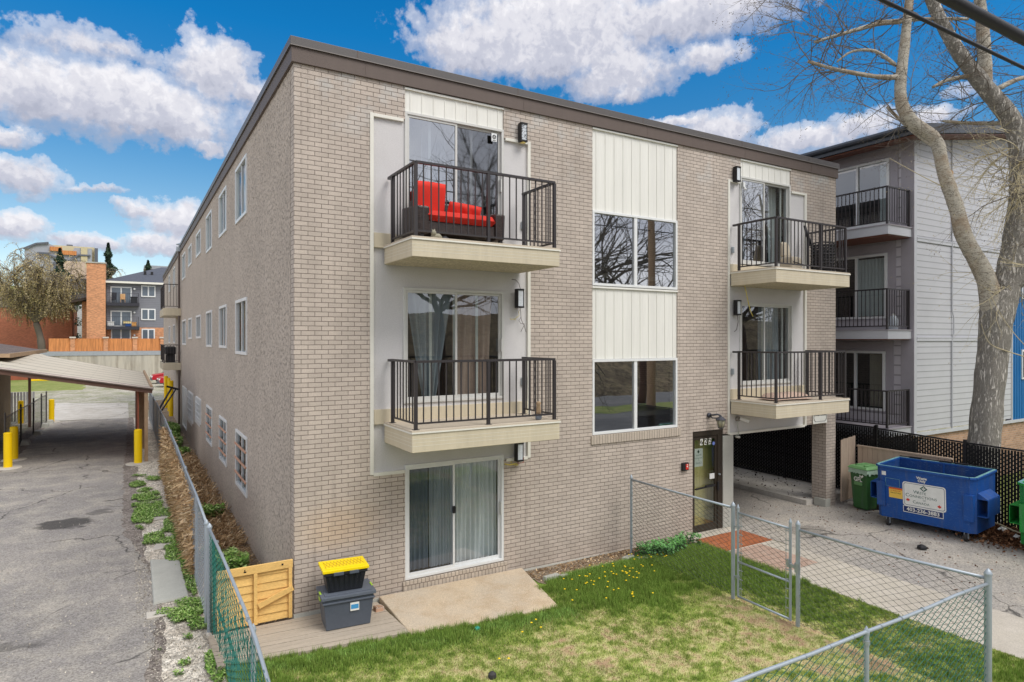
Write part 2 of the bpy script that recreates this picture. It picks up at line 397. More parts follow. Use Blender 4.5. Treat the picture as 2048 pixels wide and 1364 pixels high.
M['conc_grey'] = mat('grey concrete', srgb(176, 176, 168), .9, var=.16, vs=1.6, fine=40, fv=.12, bmp=.004, bs=40)
M['yellow'] = mat('yellow bollard paint', srgb(246, 205, 0), .45, var=.05, vs=3, fv=.04)
M['curtain_white'] = mat('white curtain', srgb(214, 218, 218), .9, var=.08, vs=2)
M['curtain_brown'] = mat('brown curtain', srgb(176, 150, 138), .9, var=.12, vs=3)
M['curtain_grey'] = mat('grey curtain', srgb(150, 157, 164), .9, var=.12, vs=3)

# ------------------------------------------------------------------ ground
def sheet(name, pts, z, mt, thick=0):
    mb = MB(); mb.poly([(x, y, z) for x, y in pts]); o = mb.obj(name, mt); return struct(o)
def ground_mat(name, c1, c2, c3, s1=.35, s2=3.0, speck=70, sp_amt=.35, rough=.95, bmp=.012, crack=0, leaf=0, stain=None):
    m, t = newmat(name); a = t.noise(t.pos, s1, 6, .62); b = t.noise(t.pos, s2, 5, .65)
    c = t.mix(t.ramp(a, [(.36, 0), (.64, 1)]), c1, c2); c = t.mix(t.ramp(b, [(.45, 0), (.75, 1)]), c, c3)
    vo = t.n('ShaderNodeTexVoronoi', inp={'Scale': speck, 'Vector': t.pos}); sv = t.math('ADD', 1-sp_amt*.5, t.math('MULTIPLY', t.n('ShaderNodeSeparateXYZ', inp={0: vo.outputs['Color']}).outputs[0], sp_amt))
    sc_ = t.vm('SCALE', c); t.L.new(sv, sc_.node.inputs['Scale']); c = sc_
    f = t.noise(t.pos, 150, 3, .7); q = t.vm('SCALE', c); t.L.new(t.math('ADD', .72, t.math('MULTIPLY', f, .56)), q.node.inputs['Scale']); c = q
    if crack:
        cw = t.vm('ADD', t.pos, t.vm('MULTIPLY', t.n('ShaderNodeTexNoise', inp={'Scale': 1.3, 'Detail': 5.0, 'Vector': t.pos}).outputs['Color'], (.9,.9,0)))
        cv = t.n('ShaderNodeTexVoronoi', feature='DISTANCE_TO_EDGE', inp={'Scale': crack, 'Vector': cw})
        line = t.ramp(cv.outputs['Distance'], [(0, 1), (.010, 0)]); line = t.math('MULTIPLY', line, t.ramp(t.noise(t.pos, .5, 3, .6), [(.46, 0), (.56, .85)]))
        c = t.mix(line, c, (.03,.03,.03,1))
    for (sx, sy_, rx, ry, k) in (stain or []):
        qq = t.vm('MULTIPLY', t.vm('SUBTRACT', t.vm('ADD', t.pos, t.vm('MULTIPLY', t.n('ShaderNodeTexNoise', inp={'Scale': 2.2, 'Detail': 4.0, 'Vector': t.pos}).outputs['Color'], (.7,.9,0))), (sx+.35, sy_+.45, 0)), (1/rx, 1/ry, 0))
        mk = t.ramp(t.vm('LENGTH', qq), [(.75, k), (1.0, 0)]); c = t.mix(mk, c, (.045,.044,.043,1))
    setb(t, Base_Color=c, Roughness=rough); t.bsdf.inputs['Specular IOR Level'].default_value = .2
    bump(t, t.math('ADD', f, vo.outputs['Distance']), bmp); return m
M['gravel'] = ground_mat('pale gravel', srgb(216, 208, 194), srgb(190, 180, 166), srgb(236, 230, 218), .5, 2.5, 22, .9, bmp=.006)
M['rough_gravel'] = ground_mat('patchy gravel and moss', srgb(176, 170, 156), srgb(142, 144, 112), srgb(196, 190, 178), .3, .9, 9, .5, bmp=.02)
M['asphalt'] = ground_mat('weathered asphalt', srgb(174, 168, 162), srgb(150, 146, 143), srgb(194, 187, 175), .22, 1.2, 48, .6, bmp=.014, crack=.33, stain=[(-3.75, 8.9, .72, .62, .75), (-3.0, 9.7, .35, .3, .45), (-4.6, 1.3, 1.3, .22, .45), (-4.2, 29, 2.2, 5.5, .35)])
M['asphalt_old'] = ground_mat('crumbling asphalt edge', srgb(160, 150, 142), srgb(134, 125, 119), srgb(182, 173, 163), .6, 3, 30, .9, bmp=.02)
M['drive'] = ground_mat('grey tan driveway', srgb(178, 172, 166), srgb(192, 184, 172), srgb(166, 161, 156), .3, 1.4, 40, .5, crack=.3, stain=[(10.7, -8.2, .5, .3, .3), (12.0, -1.2, .7, .45, .35), (13.0, -3.1, .5, .3, .25), (11.6, 5.5, 1.6, 2.6, .45)])
M['dirt'] = ground_mat('dry dirt bed', srgb(176, 156, 134), srgb(148, 128, 108), srgb(196, 182, 162), .8, 4, 30, .6, bmp=.04)
M['walk'] = ground_mat('concrete walkway', srgb(196, 188, 174), srgb(182, 174, 162), srgb(206, 198, 186), .5, 2, 70, .18, bmp=.004)
M['pad'] = ground_mat('concrete pad', srgb(200, 196, 188), srgb(178, 172, 162), srgb(208, 204, 198), .3, 1.6, 60, .2, bmp=.004, crack=.2)
M['moss_grass'] = ground_mat('short far grass', srgb(138, 146, 84), srgb(112, 128, 62), srgb(158, 156, 104), .12, 1.0, 12, .35, bmp=.01)
M['road'] = ground_mat('street asphalt', srgb(120, 120, 120), srgb(104, 104, 104), srgb(130, 128, 126), .2, 1.2, 50, .3)
M['brushbank'] = ground_mat('brown brush bank', srgb(140, 124, 100), srgb(110, 98, 80), srgb(160, 146, 112), .2, 1.1, 3, .8, bmp=.1)

gm = MB(); gm.quad((-700,-700,0),(700,-700,0),(700,900,0),(-700,900,0)); struct(gm.obj('ground', M['rough_gravel']))
def wavy(pts, amp, step, seed):
    r = random.Random(seed); out = []
    for (x0, y0), (x1, y1) in zip(pts[:-1], pts[1:]):
        n = max(1, int(math.hypot(x1-x0, y1-y0)/step))
        for i in range(n):
            k = i/n; out.append((x0+(x1-x0)*k+r.uniform(-amp, amp), y0+(y1-y0)*k+r.uniform(-amp*.3, amp*.3)))
    out.append(pts[-1]); return out
sheet('gravel_verge', [(-2.9,-10),(-1.1,-10),(-1.1,34),(-2.9,34)], .004, M['gravel'])
sheet('planting_bed', [(-1.22,-.05),(.02,-.05),(.02,46),(-1.22,46)], .008, M['dirt'])
left_edge = [(-14,-10),(-14,10),(-7.2,13),(-6.25,16),(-6.15,24),(-6.2,34)]
right_edge = [(-2.38,34),(-2.45,24),(-2.52,17.2),(-2.5,8.6),(-2.46,7.2),(-2.0,4.2),(-1.95,1.2),(-2.2,-1.0),(-2.1,-10)]
sheet('asphalt_shoulder', wavy([(-15,-10),(-15,11),(-7.6,13),(-6.8,17),(-6.9,34.2)], .05, .3, 5) + wavy([(-2.1,34.2),(-2.1,17),(-2.14,9),(-2.05,5.5),(-1.9,3.5),(-1.86,1.0),(-1.96,-1),(-1.98,-10)], .05, .2, 6), .008, M['asphalt_old'])
sheet('alley_road', wavy(left_edge, .04, .3, 3) + wavy(right_edge, .05, .15, 4), .012, M['asphalt'])
sheet('driveway_slab', [(-6.15,34.5),(-2.35,33.9),(-2.4,44.7),(-7.0,47.2)], .012, M['pad'])
sheet('far_lawn', wavy([(-60,61),(-6.3,61.5),(-6.1,72),(-9,83),(-60,83),(-60,61)], .3, 1, 8), .008, M['moss_grass'])
sheet('driveway', [(10.42,-10),(17.4,-10),(17.4,26),(10.6,26),(10.6,-.02),(10.62,-1.5),(10.35,-5.2)], .008, M['drive'])
mb = MB(); mb.box(8.86,10.52,-10,.12,-.02,.03); struct(mb.obj('walkway', M['walk']))
mb = MB(); mb.hexa([(14.12,.35,0),(16.6,.35,0),(16.6,26,0),(14.35,26,0),(14.12,.35,.15),(16.6,.35,.15),(16.6,26,.15),(14.35,26,.15)]); struct(mb.obj('raised_concrete_kerb', M['pad']))
sheet('soil_edge', [(14.9,-10),(18,-10),(18,-1),(16.0,-1),(15.6,-3.4),(15.3,-6)], .012, M['dirt'])
sheet('side_yard', [(16.35,-10),(60,-10),(60,0),(16.35,0)], .016, M['moss_grass'])
# street side, seen only in the window reflections
sheet('pavement', [(-80,-12.5),(120,-12.5),(120,-10),(-80,-10)], .02, M['walk'])
sheet('street', [(-80,-21),(120,-21),(120,-12.5),(-80,-12.5)], .006, M['road'])
sheet('street_verge', [(-80,-24.5),(120,-24.5),(120,-21),(-80,-21)], .016, M['moss_grass'])
sheet('far_street', [(-80,-31),(120,-31),(120,-24.5),(-80,-24.5)], .01, M['road'])
# terrain: brush bank beyond the street
def terrain(name, x0, x1, nx, y0, y1, ny, h, mt):
    X, Y = np.meshgrid(np.linspace(x0, x1, nx), np.linspace(y0, y1, ny)); Z = h(X, Y)
    V = np.stack([X.ravel(), Y.ravel(), Z.ravel()], 1); i = np.arange((ny-1)*nx).reshape(ny-1, nx)[:, :-1].ravel()
    o = np_mesh(name, V, np.stack([i, i+1, i+nx+1, i+nx], 1), mt, smooth=True); return struct(o)
def bank(X, Y):
    return np.clip((-Y-31)/22, 0, 1)**.8*7.5 + .35*np.sin(X*.7+Y)*np.clip((-Y-31)/6, 0, 1) - .02
terrain('brush_bank', -90, 140, 120, -75, -31, 24, bank, M['brushbank'])
def hill(X, Y):
    k = np.clip((Y-112)/50, 0, 1); k = k*k*(3-2*k)
    return 3.28 + k*13 + np.clip((Y-165)/150, 0, 1)*6 + .5*np.sin(X*.13)*k
terrain('hillside', -150, 130, 60, 84.6, 420, 60, hill, M['moss_grass'])
sheet('rear_ground', [(-60,45),(17,45),(17,84.5),(-60,84.5)], .004, M['rough_gravel'])

# lawn ------------------------------------------------------------
rg = np.random.default_rng(3)
def vnoise(x, y, s, seed):
    r = np.random.default_rng(seed); g = r.random((64, 64)); xs = x*s; ys = y*s
    xi = np.floor(xs).astype(int); yi = np.floor(ys).astype(int); fx = xs-xi; fy = ys-yi; fx = fx*fx*(3-2*fx); fy = fy*fy*(3-2*fy)
    G = lambda a, b: g[a % 64, b % 64]
    return (G(xi, yi)*(1-fx)+G(xi+1, yi)*fx)*(1-fy)+(G(xi, yi+1)*(1-fx)+G(xi+1, yi+1)*fx)*fy
def fbm(x, y, s, seed): return .5*vnoise(x, y, s, seed)+.3*vnoise(x, y, s*2.1, seed+1)+.2*vnoise(x, y, s*4.5, seed+2)
GRASS = np.array(srgb(134, 160, 72)[:3]); LIME = np.array(srgb(166, 182, 92)[:3]); STRAW = np.array(srgb(212, 206, 150)[:3]); SOIL = np.array(srgb(190, 160, 128)[:3]); DEEP = np.array(srgb(112, 146, 62)[:3])
def lawn_state(x, y):
    n = fbm(x, y, .55, 10); n2 = fbm(x, y, 2.6, 20)
    d_edge = np.minimum(np.abs(x+1.2), 9)                   # dist to the left fence
    slab = (y + 1.75 - (x-1.5)*-.115)                        # distance below the deck / patio front edge
    n3 = fbm(x, y, 8.5, 44); g = .45 + (n-.5)*.9 + (n2-.5)*.9 + (n3-.5)*1.5
    g += np.exp(-np.maximum(-slab, 0)/.4)*.6               # lush band along slab edge
    g += np.exp(-((x-6.0)**2/1.5+(y+.9)**2/.8))*.9 + np.exp(-((x-8.0)**2/.5+(y+1.2)**2/1.0))*.9
    g += np.where(x > 7.15, .36, 0) - np.exp(-((x-7.0)**2)/.09)*np.where(y < -2.2, .9, 0)*np.clip(n*2.4-.55, 0, 1.2)
    g -= np.exp(-((x-6.3)**2/1.0+(y+4.6)**2/1.6))*.25
    g += np.exp(-((x-5.2)**2/4+(y+6.9)**2/.9))*.45
    return np.clip(g, -.35, 1.2), n2
def lawn_col(g, n2):
    k1 = np.clip((g+.25)/.35, 0, 1)[..., None]; k2 = np.clip((g-.05)/.45, 0, 1)[..., None]; k3 = np.clip((g-.5)/.5, 0, 1)[..., None]
    c = SOIL*(1-k1)+STRAW*k1; c = c*(1-k2)+LIME*k2; c = c*(1-k3)+(GRASS*.6+DEEP*.4)*k3
    return c*(.82+.36*n2[..., None])
def in_lawn(x, y):
    front_slab = np.where(x < 1.45, -1.08-(x+1.2)*.145, np.where(x < 4.15, -1.49-(x-1.5)*.12, np.where(x < 4.5, -.9, -.72)))
    a = (x > -1.18) & (x < 8.86) & (y > -9.9) & (y < front_slab)
    return a & ((x < 6.95) | (y < -.45))
nx, ny = 202, 196; X, Y = np.meshgrid(np.linspace(-1.2, 8.86, nx), np.linspace(-10, -.25, ny)); G_, N_ = lawn_state(X, Y)
i = np.arange((ny-1)*nx).reshape(ny-1, nx)[:, :-1].ravel()
lm = attr_mat('lawn soil and thatch', .95, nv=.5, bmp=.02)
struct(np_mesh('lawn', np.stack([X.ravel(), Y.ravel(), np.full(X.size, .016)+.012*N_.ravel()], 1), np.stack([i, i+1, i+nx+1, i+nx], 1), lm, lawn_col(G_, N_).reshape(-1, 3)*.9, smooth=True))
def blades(name, x, y, z0, h, wd, col, mt, lean=.5, bend=.4):
    n = len(x); a = rg.random(n)*2*np.pi; dx = np.cos(a); dy = np.sin(a); b = rg.random(n)*2*np.pi
    lx = np.cos(b)*lean*h*rg.random(n); ly = np.sin(b)*lean*h*rg.random(n)
    V = np.zeros((n, 3, 3)); V[:, 0] = np.stack([x-dx*wd/2, y-dy*wd/2, z0], 1); V[:, 1] = np.stack([x+dx*wd/2, y+dy*wd/2, z0], 1); V[:, 2] = np.stack([x+lx, y+ly, z0+h], 1)
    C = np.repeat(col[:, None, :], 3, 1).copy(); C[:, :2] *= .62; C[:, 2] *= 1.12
    o = np_mesh(name, V.reshape(-1, 3), np.arange(3*n).reshape(-1, 3), mt, C.reshape(-1, 3)); return o
GM = attr_mat('grass blades', .6, nv=.2)
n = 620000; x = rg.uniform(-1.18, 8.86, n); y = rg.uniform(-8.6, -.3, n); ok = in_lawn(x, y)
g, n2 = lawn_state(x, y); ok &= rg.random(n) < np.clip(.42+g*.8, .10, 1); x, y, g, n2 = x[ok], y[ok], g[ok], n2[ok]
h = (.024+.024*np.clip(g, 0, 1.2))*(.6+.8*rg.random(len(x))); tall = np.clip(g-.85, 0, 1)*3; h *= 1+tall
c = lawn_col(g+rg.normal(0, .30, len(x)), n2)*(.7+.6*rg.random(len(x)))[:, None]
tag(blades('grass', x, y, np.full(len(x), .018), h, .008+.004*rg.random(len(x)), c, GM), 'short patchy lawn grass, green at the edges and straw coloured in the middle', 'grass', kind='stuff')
# ------------------------------------------------------------------ main apartment building
B = thing('apartment_building', 'three storey taupe brick and stucco apartment block with dark flat roof edge', 'building', (0, 0, 0))
XA, XB, XC, XD = 1.324, 4.605, 1.95, 4.02          # left bay: stucco infill, door column
XI, XJ, XK, XL = 10.49, 13.56, 10.93, 12.93        # right bay
ZF = 9.288; XR = 14.94; YB = 46.2; ZT = 8.69
F = MB()   # brick skin of the street front; holes: bays, stair window column, door, car opening
holes = [(XA, XB, 2.312, ZT), (XC, XD, 8.0, ZF), (XC, XD, .326, 2.5),
         (6.221, 8.746, 2.63, ZF), (9.245, 10.303, -.2, 2.49),
         (XI, XJ, 2.344, ZT), (XK, XL, 8.0, ZF), (10.303, 14.50, -.2, 2.36)]
wall_holes(F, 'y', 0, .24, 0, XR, -.1, 9.3, holes)
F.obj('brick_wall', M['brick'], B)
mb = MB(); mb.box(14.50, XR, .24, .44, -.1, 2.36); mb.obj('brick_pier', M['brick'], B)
mb = MB(); mb.box(14.40, 14.62, -.05, .30, 0, .22); mb.obj('pier_footing', M['conc_grey'], B)
mb = MB(); mb.hexa([(-.01,-.05,-.1),(9.2,-.05,-.1),(9.2,.05,-.1),(-.01,.05,-.1),(-.01,-.02,.14),(9.2,-.02,-.0),(9.2,.05,-.0),(-.01,.05,.14)]); mb.obj('foundation', M['conc_grey'], B)
# east side brick, upper floors, and ceiling of the car opening
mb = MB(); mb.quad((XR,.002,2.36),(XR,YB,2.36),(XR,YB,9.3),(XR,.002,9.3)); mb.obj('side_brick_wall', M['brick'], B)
mb = MB(); mb.quad((0,YB,9.3),(XR,YB,9.3),(XR,YB,-.1),(0,YB,-.1)); mb.obj('rear_wall', M['stucco'], B)
mb = MB(); mb.box(10.64, XR-.002, .25, YB-.1, 2.42, 2.62); mb.obj('carport_ceiling', mat('carport ceiling', srgb(120,112,106), .9), B)
mb = MB(); mb.box(10.55, 10.75, .26, YB-.1, -.05, 2.42); mb.obj('carport_wall', M['conc_grey'], B)
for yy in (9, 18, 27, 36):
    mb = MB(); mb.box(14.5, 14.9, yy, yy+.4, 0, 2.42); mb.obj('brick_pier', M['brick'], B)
for z in (3.0, 6.2):
    mb = MB(); mb.box(.3, XR-.3, .45, YB-.3, z-.1, z); mb.obj('floor_slab', M['interior'], B)
for yy in (1.9,):
    for (a, b) in ((.3, 5.4), (5.5, 9.1), (10.4, 14.6)):
        for z in (.05, 3.02, 6.22):
            if a > 10 and z < 1: continue
            mb = MB(); mb.box(a, b, yy, yy+.1, z, z+2.85); mb.obj('inner_wall', M['interior'], B)
# long stucco side
WIN = [ # y0,y1,z0,z1,kind
 (4.88,6.61,7.64,8.98,'w'),(8.45,10.07,7.76,8.98,'w'),(12.14,13.81,7.73,8.96,'w'),(15.89,17.75,8.0,8.88,'w'),(19.98,21.69,8.0,8.86,'w'),(23.59,25.6,7.71,8.93,'w'),
 (4.88,6.61,4.36,5.67,'w'),(8.45,10.07,4.48,5.67,'w'),(12.14,13.81,4.47,5.66,'w'),(15.89,17.75,4.77,5.64,'w'),(19.98,21.69,4.75,5.64,'w'),(23.3,25.6,4.46,5.66,'w'),
 (4.88,6.61,1.06,2.42,'b'),(8.45,10.07,1.16,2.42,'b'),(12.14,13.81,1.2,2.42,'b'),(15.89,17.75,1.5,2.42,'g'),(19.3,21.69,1.14,2.38,'g'),(22.9,25.4,.42,2.38,'d'),
 (31.5,33.2,7.9,9.0,'w'),(36.8,38.4,7.9,9.0,'w'),(31.5,33.2,4.5,5.6,'w'),(36.8,38.4,4.5,5.6,'w')]
mb = MB(); wall_holes(mb, 'x', 0, .24, .26, YB, -.1, 9.3, [q[:4] for q in WIN]); mb.obj('stucco_wall', M['stucco'], B)
# roof edge
M['drip'] = mat('drip edge metal', srgb(128,122,118), .4)  # paler than the cap, so its colour paints the highlight line there
def fascia():
    mb = MB(); lo = MB(); o1, o2 = .045, .07
    for (m_, z0, z1, o) in ((lo, ZF, 9.552, o1), (mb, 9.552, 9.70, o2)):
        m_.box(-o, XR+o, -o, .3, z0, z1); m_.box(-o, .3, .3, YB+o, z0, z1); m_.box(XR-.3, XR+o, .3, YB+o, z0, z1); m_.box(.3, XR-.3, YB-.3, YB+o, z0, z1)
    lo.obj('roof_fascia', M['fascia_low'], B, bevel=.004); mb.obj('roof_cap', M['fascia_cap'], B, bevel=.006)
    mb = MB(); mb.box(-.075, XR+.075, -.078, -.0701, 9.548, 9.562); mb.box(-.078, -.0701, -.078, YB, 9.548, 9.562); mb.obj('drip_edge', M['drip'], B)
    # sheet joints
    mb = MB()
    for x in (1.05, 4.3, 7.6, 10.9, 13.6): mb.box(x, x+.012, -.0745, -.07, 9.565, 9.70); mb.box(x+.15, x+.16, -.049, -.045, ZF, 9.547)
    for y in (3, 6.2, 9.4, 12.6, 16, 20, 24): mb.box(-.0745, -.07, y, y+.012, 9.565, 9.70); mb.box(-.049, -.045, y, y+.01, ZF, 9.547)
    mb.obj('cap_joint', M['fascia_low'], B)
    mb = MB(); mb.box(.2, XR-.2, .2, YB-.2, 9.31, 9.36); mb.obj('roof_deck', mat('roof gravel', srgb(140,136,130), .95), B)
fascia()
# stucco infill of the bays
def bay(xa, xb, xc, xd, z0, doors):
    mb = MB(); wall_holes(mb, 'y', .035, .2, xa, xb, z0, ZT, [(xc, xd, 6.60, 9.5)] + doors); mb.obj('stucco_infill', M['stucco_fine'], B)
    mb = MB()
    for x0, x1 in ((xa-.03, xa+.035), (xb-.035, xb+.03)): mb.box(x0, x1, -.022, .034, z0, ZT+.01)
    for x0, x1 in ((xa+.036, xc-.03), (xd+.03, xb-.036)): mb.box(x0, x1, -.018, .034, ZT-.05, ZT+.006)
    if z0 < 2.33:
        mb.box(xa+.036, xc-.01, -.02, .034, z0-.03, z0+.03); mb.box(xd+.05, xb-.036, -.02, .034, z0-.03, z0+.03)
    else: mb.box(xa+.036, xb-.036, -.02, .034, z0-.03, z0+.03)
    mb.obj('bay_trim', M['cream_trim'], B, bevel=.003)
bay(XA, XB, XC, XD, 2.312, [(1.92, 4.03, 3.54, 5.65), (XC, XD, .3, 2.42)])
bay(XI, XJ, XK, XL, 2.344, [(XK, 13.02, 3.54, 5.65)])
def vsiding(x0, x1, z0, z1, pitch=.243):
    p = MB(); p.box(x0, x1, .03, .1, z0, z1)
    n = int(round((x1-x0)/pitch))
    for i in range(n):
        a = x0+(x1-x0)*(i+.5)/n; p.box(a-.009, a+.009, .019, .029, z0+.0, z1-.0)
    p.box(x0, x1, -.012, .028, z1-.05, z1-.012)
    p.obj('siding_panel', M['panel'], B, bevel=.002)
vsiding(XC, XD, 8.85, ZF); vsiding(XK, XL, 8.85, ZF)
vsiding(6.221, 8.746, 7.50, ZF); vsiding(6.221, 8.746, 4.275, 5.865)
def window(x0, x1, z0, z1, y=-.005, mull=None, fr=.055, name='window'):
    mb = MB(); mb.box(x0, x1, y, y+.1, z0, z0+fr); mb.box(x0, x1, y, y+.1, z1-fr, z1)
    mb.box(x0, x0+fr, y, y+.1, z0+fr, z1-fr); mb.box(x1-fr, x1, y, y+.1, z0+fr, z1-fr)
    mm = mull if mull is not None else (x0+x1)/2
    mb.box(mm-.045, mm+.045, y+.012, y+.09, z0+fr, z1-fr)
    f = mb.obj(name, M['white'], B, bevel=.004)
    for a, b in ((x0+fr, mm-.045), (mm+.045, x1-fr)):
        g = MB(); g.quad((a, y+.05, z0+fr), (b, y+.05, z0+fr), (b, y+.05, z1-fr), (a, y+.05, z1-fr)); g.obj('pane', M['glass_win'], f)
    return f
M['glass_win'] = glass_mat('stair window glass', .40, (.62,.66,.66), .012)
window(6.225, 8.742, 5.872, 7.497, mull=7.46); window(6.225, 8.742, 2.64, 4.27, mull=7.46)
mb = MB(); mb.box(6.18, 8.83, -.03, -.001, 2.44, 2.63); mb.obj('window_sill', M['sill_brick'], B, bevel=.006)
mb = MB(); mb.box(1.90, 4.08, -.035, -.001, .12, .315); mb.obj('door_sill', M['sill_brick'], B, bevel=.006)
mb = MB(); mb.box(6.1, 8.85, .25, .28, 2.4, 9.2); 
# sliding patio doors
def curtain(x0, x1, z0, z1, y, mt, waves=9, amp=.03, taper=None):
    mb = MB(); n = max(24, waves*8); rows = 10
    for j in range(rows+1):
        for i in range(n+1):
            k = i/n; v = j/rows
            xx = x0+(x1-x0)*k
            if taper: xx = taper(k, 1-v, x0, x1)
            mb.v.append((xx, y+amp*math.sin(k*waves*2*math.pi+math.sin(v*3+k*5)*.7)+amp*.5*math.sin(k*waves*4.6+2*v), z0+(z1-z0)*v))
    for j in range(rows):
        for i in range(n):
            a = j*(n+1)+i; mb.f.append((a, a+1, a+n+2, a+n+1)); mb.m.append(0)
    return mb.obj('curtain', mt, B, smooth=True)
def slider(x0, x1, z0, z1, y, fm, screen=None, mid=None, bar_left=None, bar_right=None, handle=True, gm=('glass', 'glass')):
    f = .05; mb = MB()
    mb.box(x0, x1, y, y+.12, z0, z0+f); mb.box(x0, x1, y, y+.12, z1-f, z1); mb.box(x0, x0+f, y, y+.12, z0+f, z1-f); mb.box(x1-f, x1, y, y+.12, z0+f, z1-f)
    m_ = mid or (x0+x1)/2
    fr = mb.obj('sliding_door', fm, B, bevel=.004)
    for k, (a, b, dy) in enumerate(((x0+f, m_+.03, .02), (m_-.03, x1-f, .065))):
        s = MB(); e = .042; z_0 = z0+f; z_1 = z1-f
        s.box(a, a+e, y+dy, y+dy+.035, z_0, z_1); s.box(b-e, b, y+dy, y+dy+.035, z_0, z_1)
        s.box(a+e, b-e, y+dy, y+dy+.035, z_0, z_0+.06); s.box(a+e, b-e, y+dy, y+dy+.035, z_1-.045, z_1)
        s.obj('door_leaf', fm, fr, bevel=.003)
        g = MB(); g.quad((a+e, y+dy+.018, z_0+.06), (b-e, y+dy+.018, z_0+.06), (b-e, y+dy+.018, z_1-.045), (a+e, y+dy+.018, z_1-.045)); g.obj('pane', M[gm[k]], fr)
    for bx in (bar_left, bar_right):
        if bx: s = MB(); s.box(bx-.025, bx+.025, y+.16, y+.19, z0+f, z1-f); s.obj('inner_stile', M['alu'], fr)
    if handle:
        h = MB(); h.box(x1-f-.03, x1-f-.008, y-.028, y+.064, (z0+z1)/2-.13, (z0+z1)/2+.12); h.obj('handle', M['black'] if handle == 1 else M['alu'], fr, bevel=.005)
    return fr
# upper left
slider(XC, XD, 6.48, 8.845, .0, M['alu'], mid=3.02, bar_left=2.42, bar_right=3.42, gm=('glass_sky', 'glass_sky')) if False else None
M['glass_sky'] = glass_mat('reflective patio glass', .40, (.6,.66,.7))
slider(XC, XD, 6.62, 8.848, .0, M['alu'], mid=2.98, bar_left=2.50, bar_right=3.38, gm=('glass_sky', 'glass_soft'), handle=2)
curtain(2.45, 2.95, 6.5, 8.8, .42, M['curtain_grey'], 5); curtain(2.0, 2.4, 6.5, 8.8, .6, M['dark'], 3)
mb = MB(); mb.box(3.74, 3.86, -.003, .001, 8.58, 8.74); mb.obj('door_sticker', M['white'], B)
ring = MB(); ring.tube([(3.80+.035*math.cos(a), -.006, 8.67+.035*math.sin(a)) for a in [k*math.pi/8 for k in range(17)]], .006, 5); ring.tube([(3.765,-.006,8.60),(3.835,-.006,8.60)], .005, 4); ring.tube([(3.78,-.006,8.69),(3.80,-.006,8.65),(3.825,-.006,8.69)], .006, 4); ring.obj('sticker_emblem', M['black'], B)
# middle left: brown curtains drawn aside
slider(1.92, 4.03, 3.54, 5.65, .0, M['alu'], mid=2.98, bar_left=2.52, bar_right=3.5, handle=2)
curtain(2.0, 2.95, 3.62, 5.6, .24, M['curtain_grey'], 5, taper=lambda k, v, a, b: (a+.06) + (b-a)*(k*(1-.72*v) + .34*v))
curtain(3.02, 3.95, 3.62, 5.6, .24, M['curtain_brown'], 6, taper=lambda k, v, a, b: a + (b-a)*(k*(.93-.12*v)))
# ground left: pale curtains
slider(XC, XD, .33, 2.42, .0, M['white'], mid=2.93, handle=2, gm=('glass_dim', 'glass_low'))
curtain(2.0, 2.50, .4, 2.4, .24, M['curtain_grey'], 6, .02); curtain(2.52, 2.98, .4, 2.4, .22, M['curtain_white'], 8, .025)
curtain(3.0, 3.97, .4, 2.4, .20, M['curtain_white'], 10, .04)
mb = MB(); mb.box(2.90, 2.96, -.03, .02, 1.42, 1.55); mb.obj('door_latch', M['black'], B, bevel=.01)
# right bay doors
slider(XK, XL, 6.62, 8.848, .0, M['alu'], mid=11.86, bar_right=12.72, handle=2, gm=('glass_sky', 'glass'))
curtain(12.55, 12.85, 6.6, 8.8, .4, M['curtain_white'], 3); curtain(11.5, 11.8, 6.6, 8.8, .55, M['curtain_grey'], 3)
slider(XK, 13.02, 3.54, 5.65, .0, M['alu'], mid=11.88, bar_right=12.8, handle=2)
curtain(11.95, 12.75, 3.62, 5.6, .25, M['curtain_grey'], 7)
# base strips under balcony doors
for x0, x1, z in ((XA+.04, XB-.04, 3.2), (XA+.04, XB-.04, 6.33), (XI+.04, XJ-.04, 3.2), (XI+.04, XJ-.04, 6.33)): mb = MB(); mb.box(x0, x1, -.03, .034, z, z+.26); mb.obj('threshold_board', M['cream'], B, bevel=.004)
# side windows
def side_win(y0, y1, z0, z1, kind):
    f = .055; p = .03; mb = MB()
    mb.box(-p, .06, y0-.02, y1+.02, z0-.02, z0+f); mb.box(-p, .06, y0-.02, y1+.02, z1-f, z1+.02)
    mb.box(-p, .06, y0-.02, y0+f, z0+f, z1-f); mb.box(-p, .06, y1-f, y1+.02, z0+f, z1-f)
    w_ = mb.obj('window' if kind != 'd' else 'side_door', M['white'], B, bevel=.004)
    ym = (y0+y1)/2
    mm = MB(); mm.box(-.005, .05, ym-.03, ym+.03, z0+f, z1-f); mm.obj('mullion', M['white'], w_)
    g = MB(); g.quad((.02, y1-f, z0+f), (.02, y0+f, z0+f), (.02, y0+f, z1-f), (.02, y1-f, z1-f)); g.obj('pane', M['glass'] if kind != 'd' else M['white'], w_)
    if kind == 'b':
        r = MB()
        for k in (.24, .5, .76): z = z0+(z1-z0)*k; r.box(-.055, -.025, y0-.02, y1+.02, z-.022, z+.022)
        r.obj('security_bar', M['copper'], w_)
    if kind == 'g':
        r = MB()
        for k in (.2, .4, .6, .8): z = z0+(z1-z0)*k; r.tube([(-.06, y0-.05, z), (-.06, y1+.05, z)], .012, 5)
        for k in (.0, .2, .4, .6, .8, 1): y = y0+(y1-y0)*k; r.tube([(-.06, y, z0-.1), (-.06, y, z1+.02)], .012, 5)
        r.obj('security_grille', M['white'], w_)
    if kind == 'w' and z0 > 3:
        c = MB(); c.box(.1, .12, ym+.1, y1-.08, z0+f, z1-f); c.obj('blind', M['curtain_white'] if z0 > 6 else M['curtain_brown'], w_)
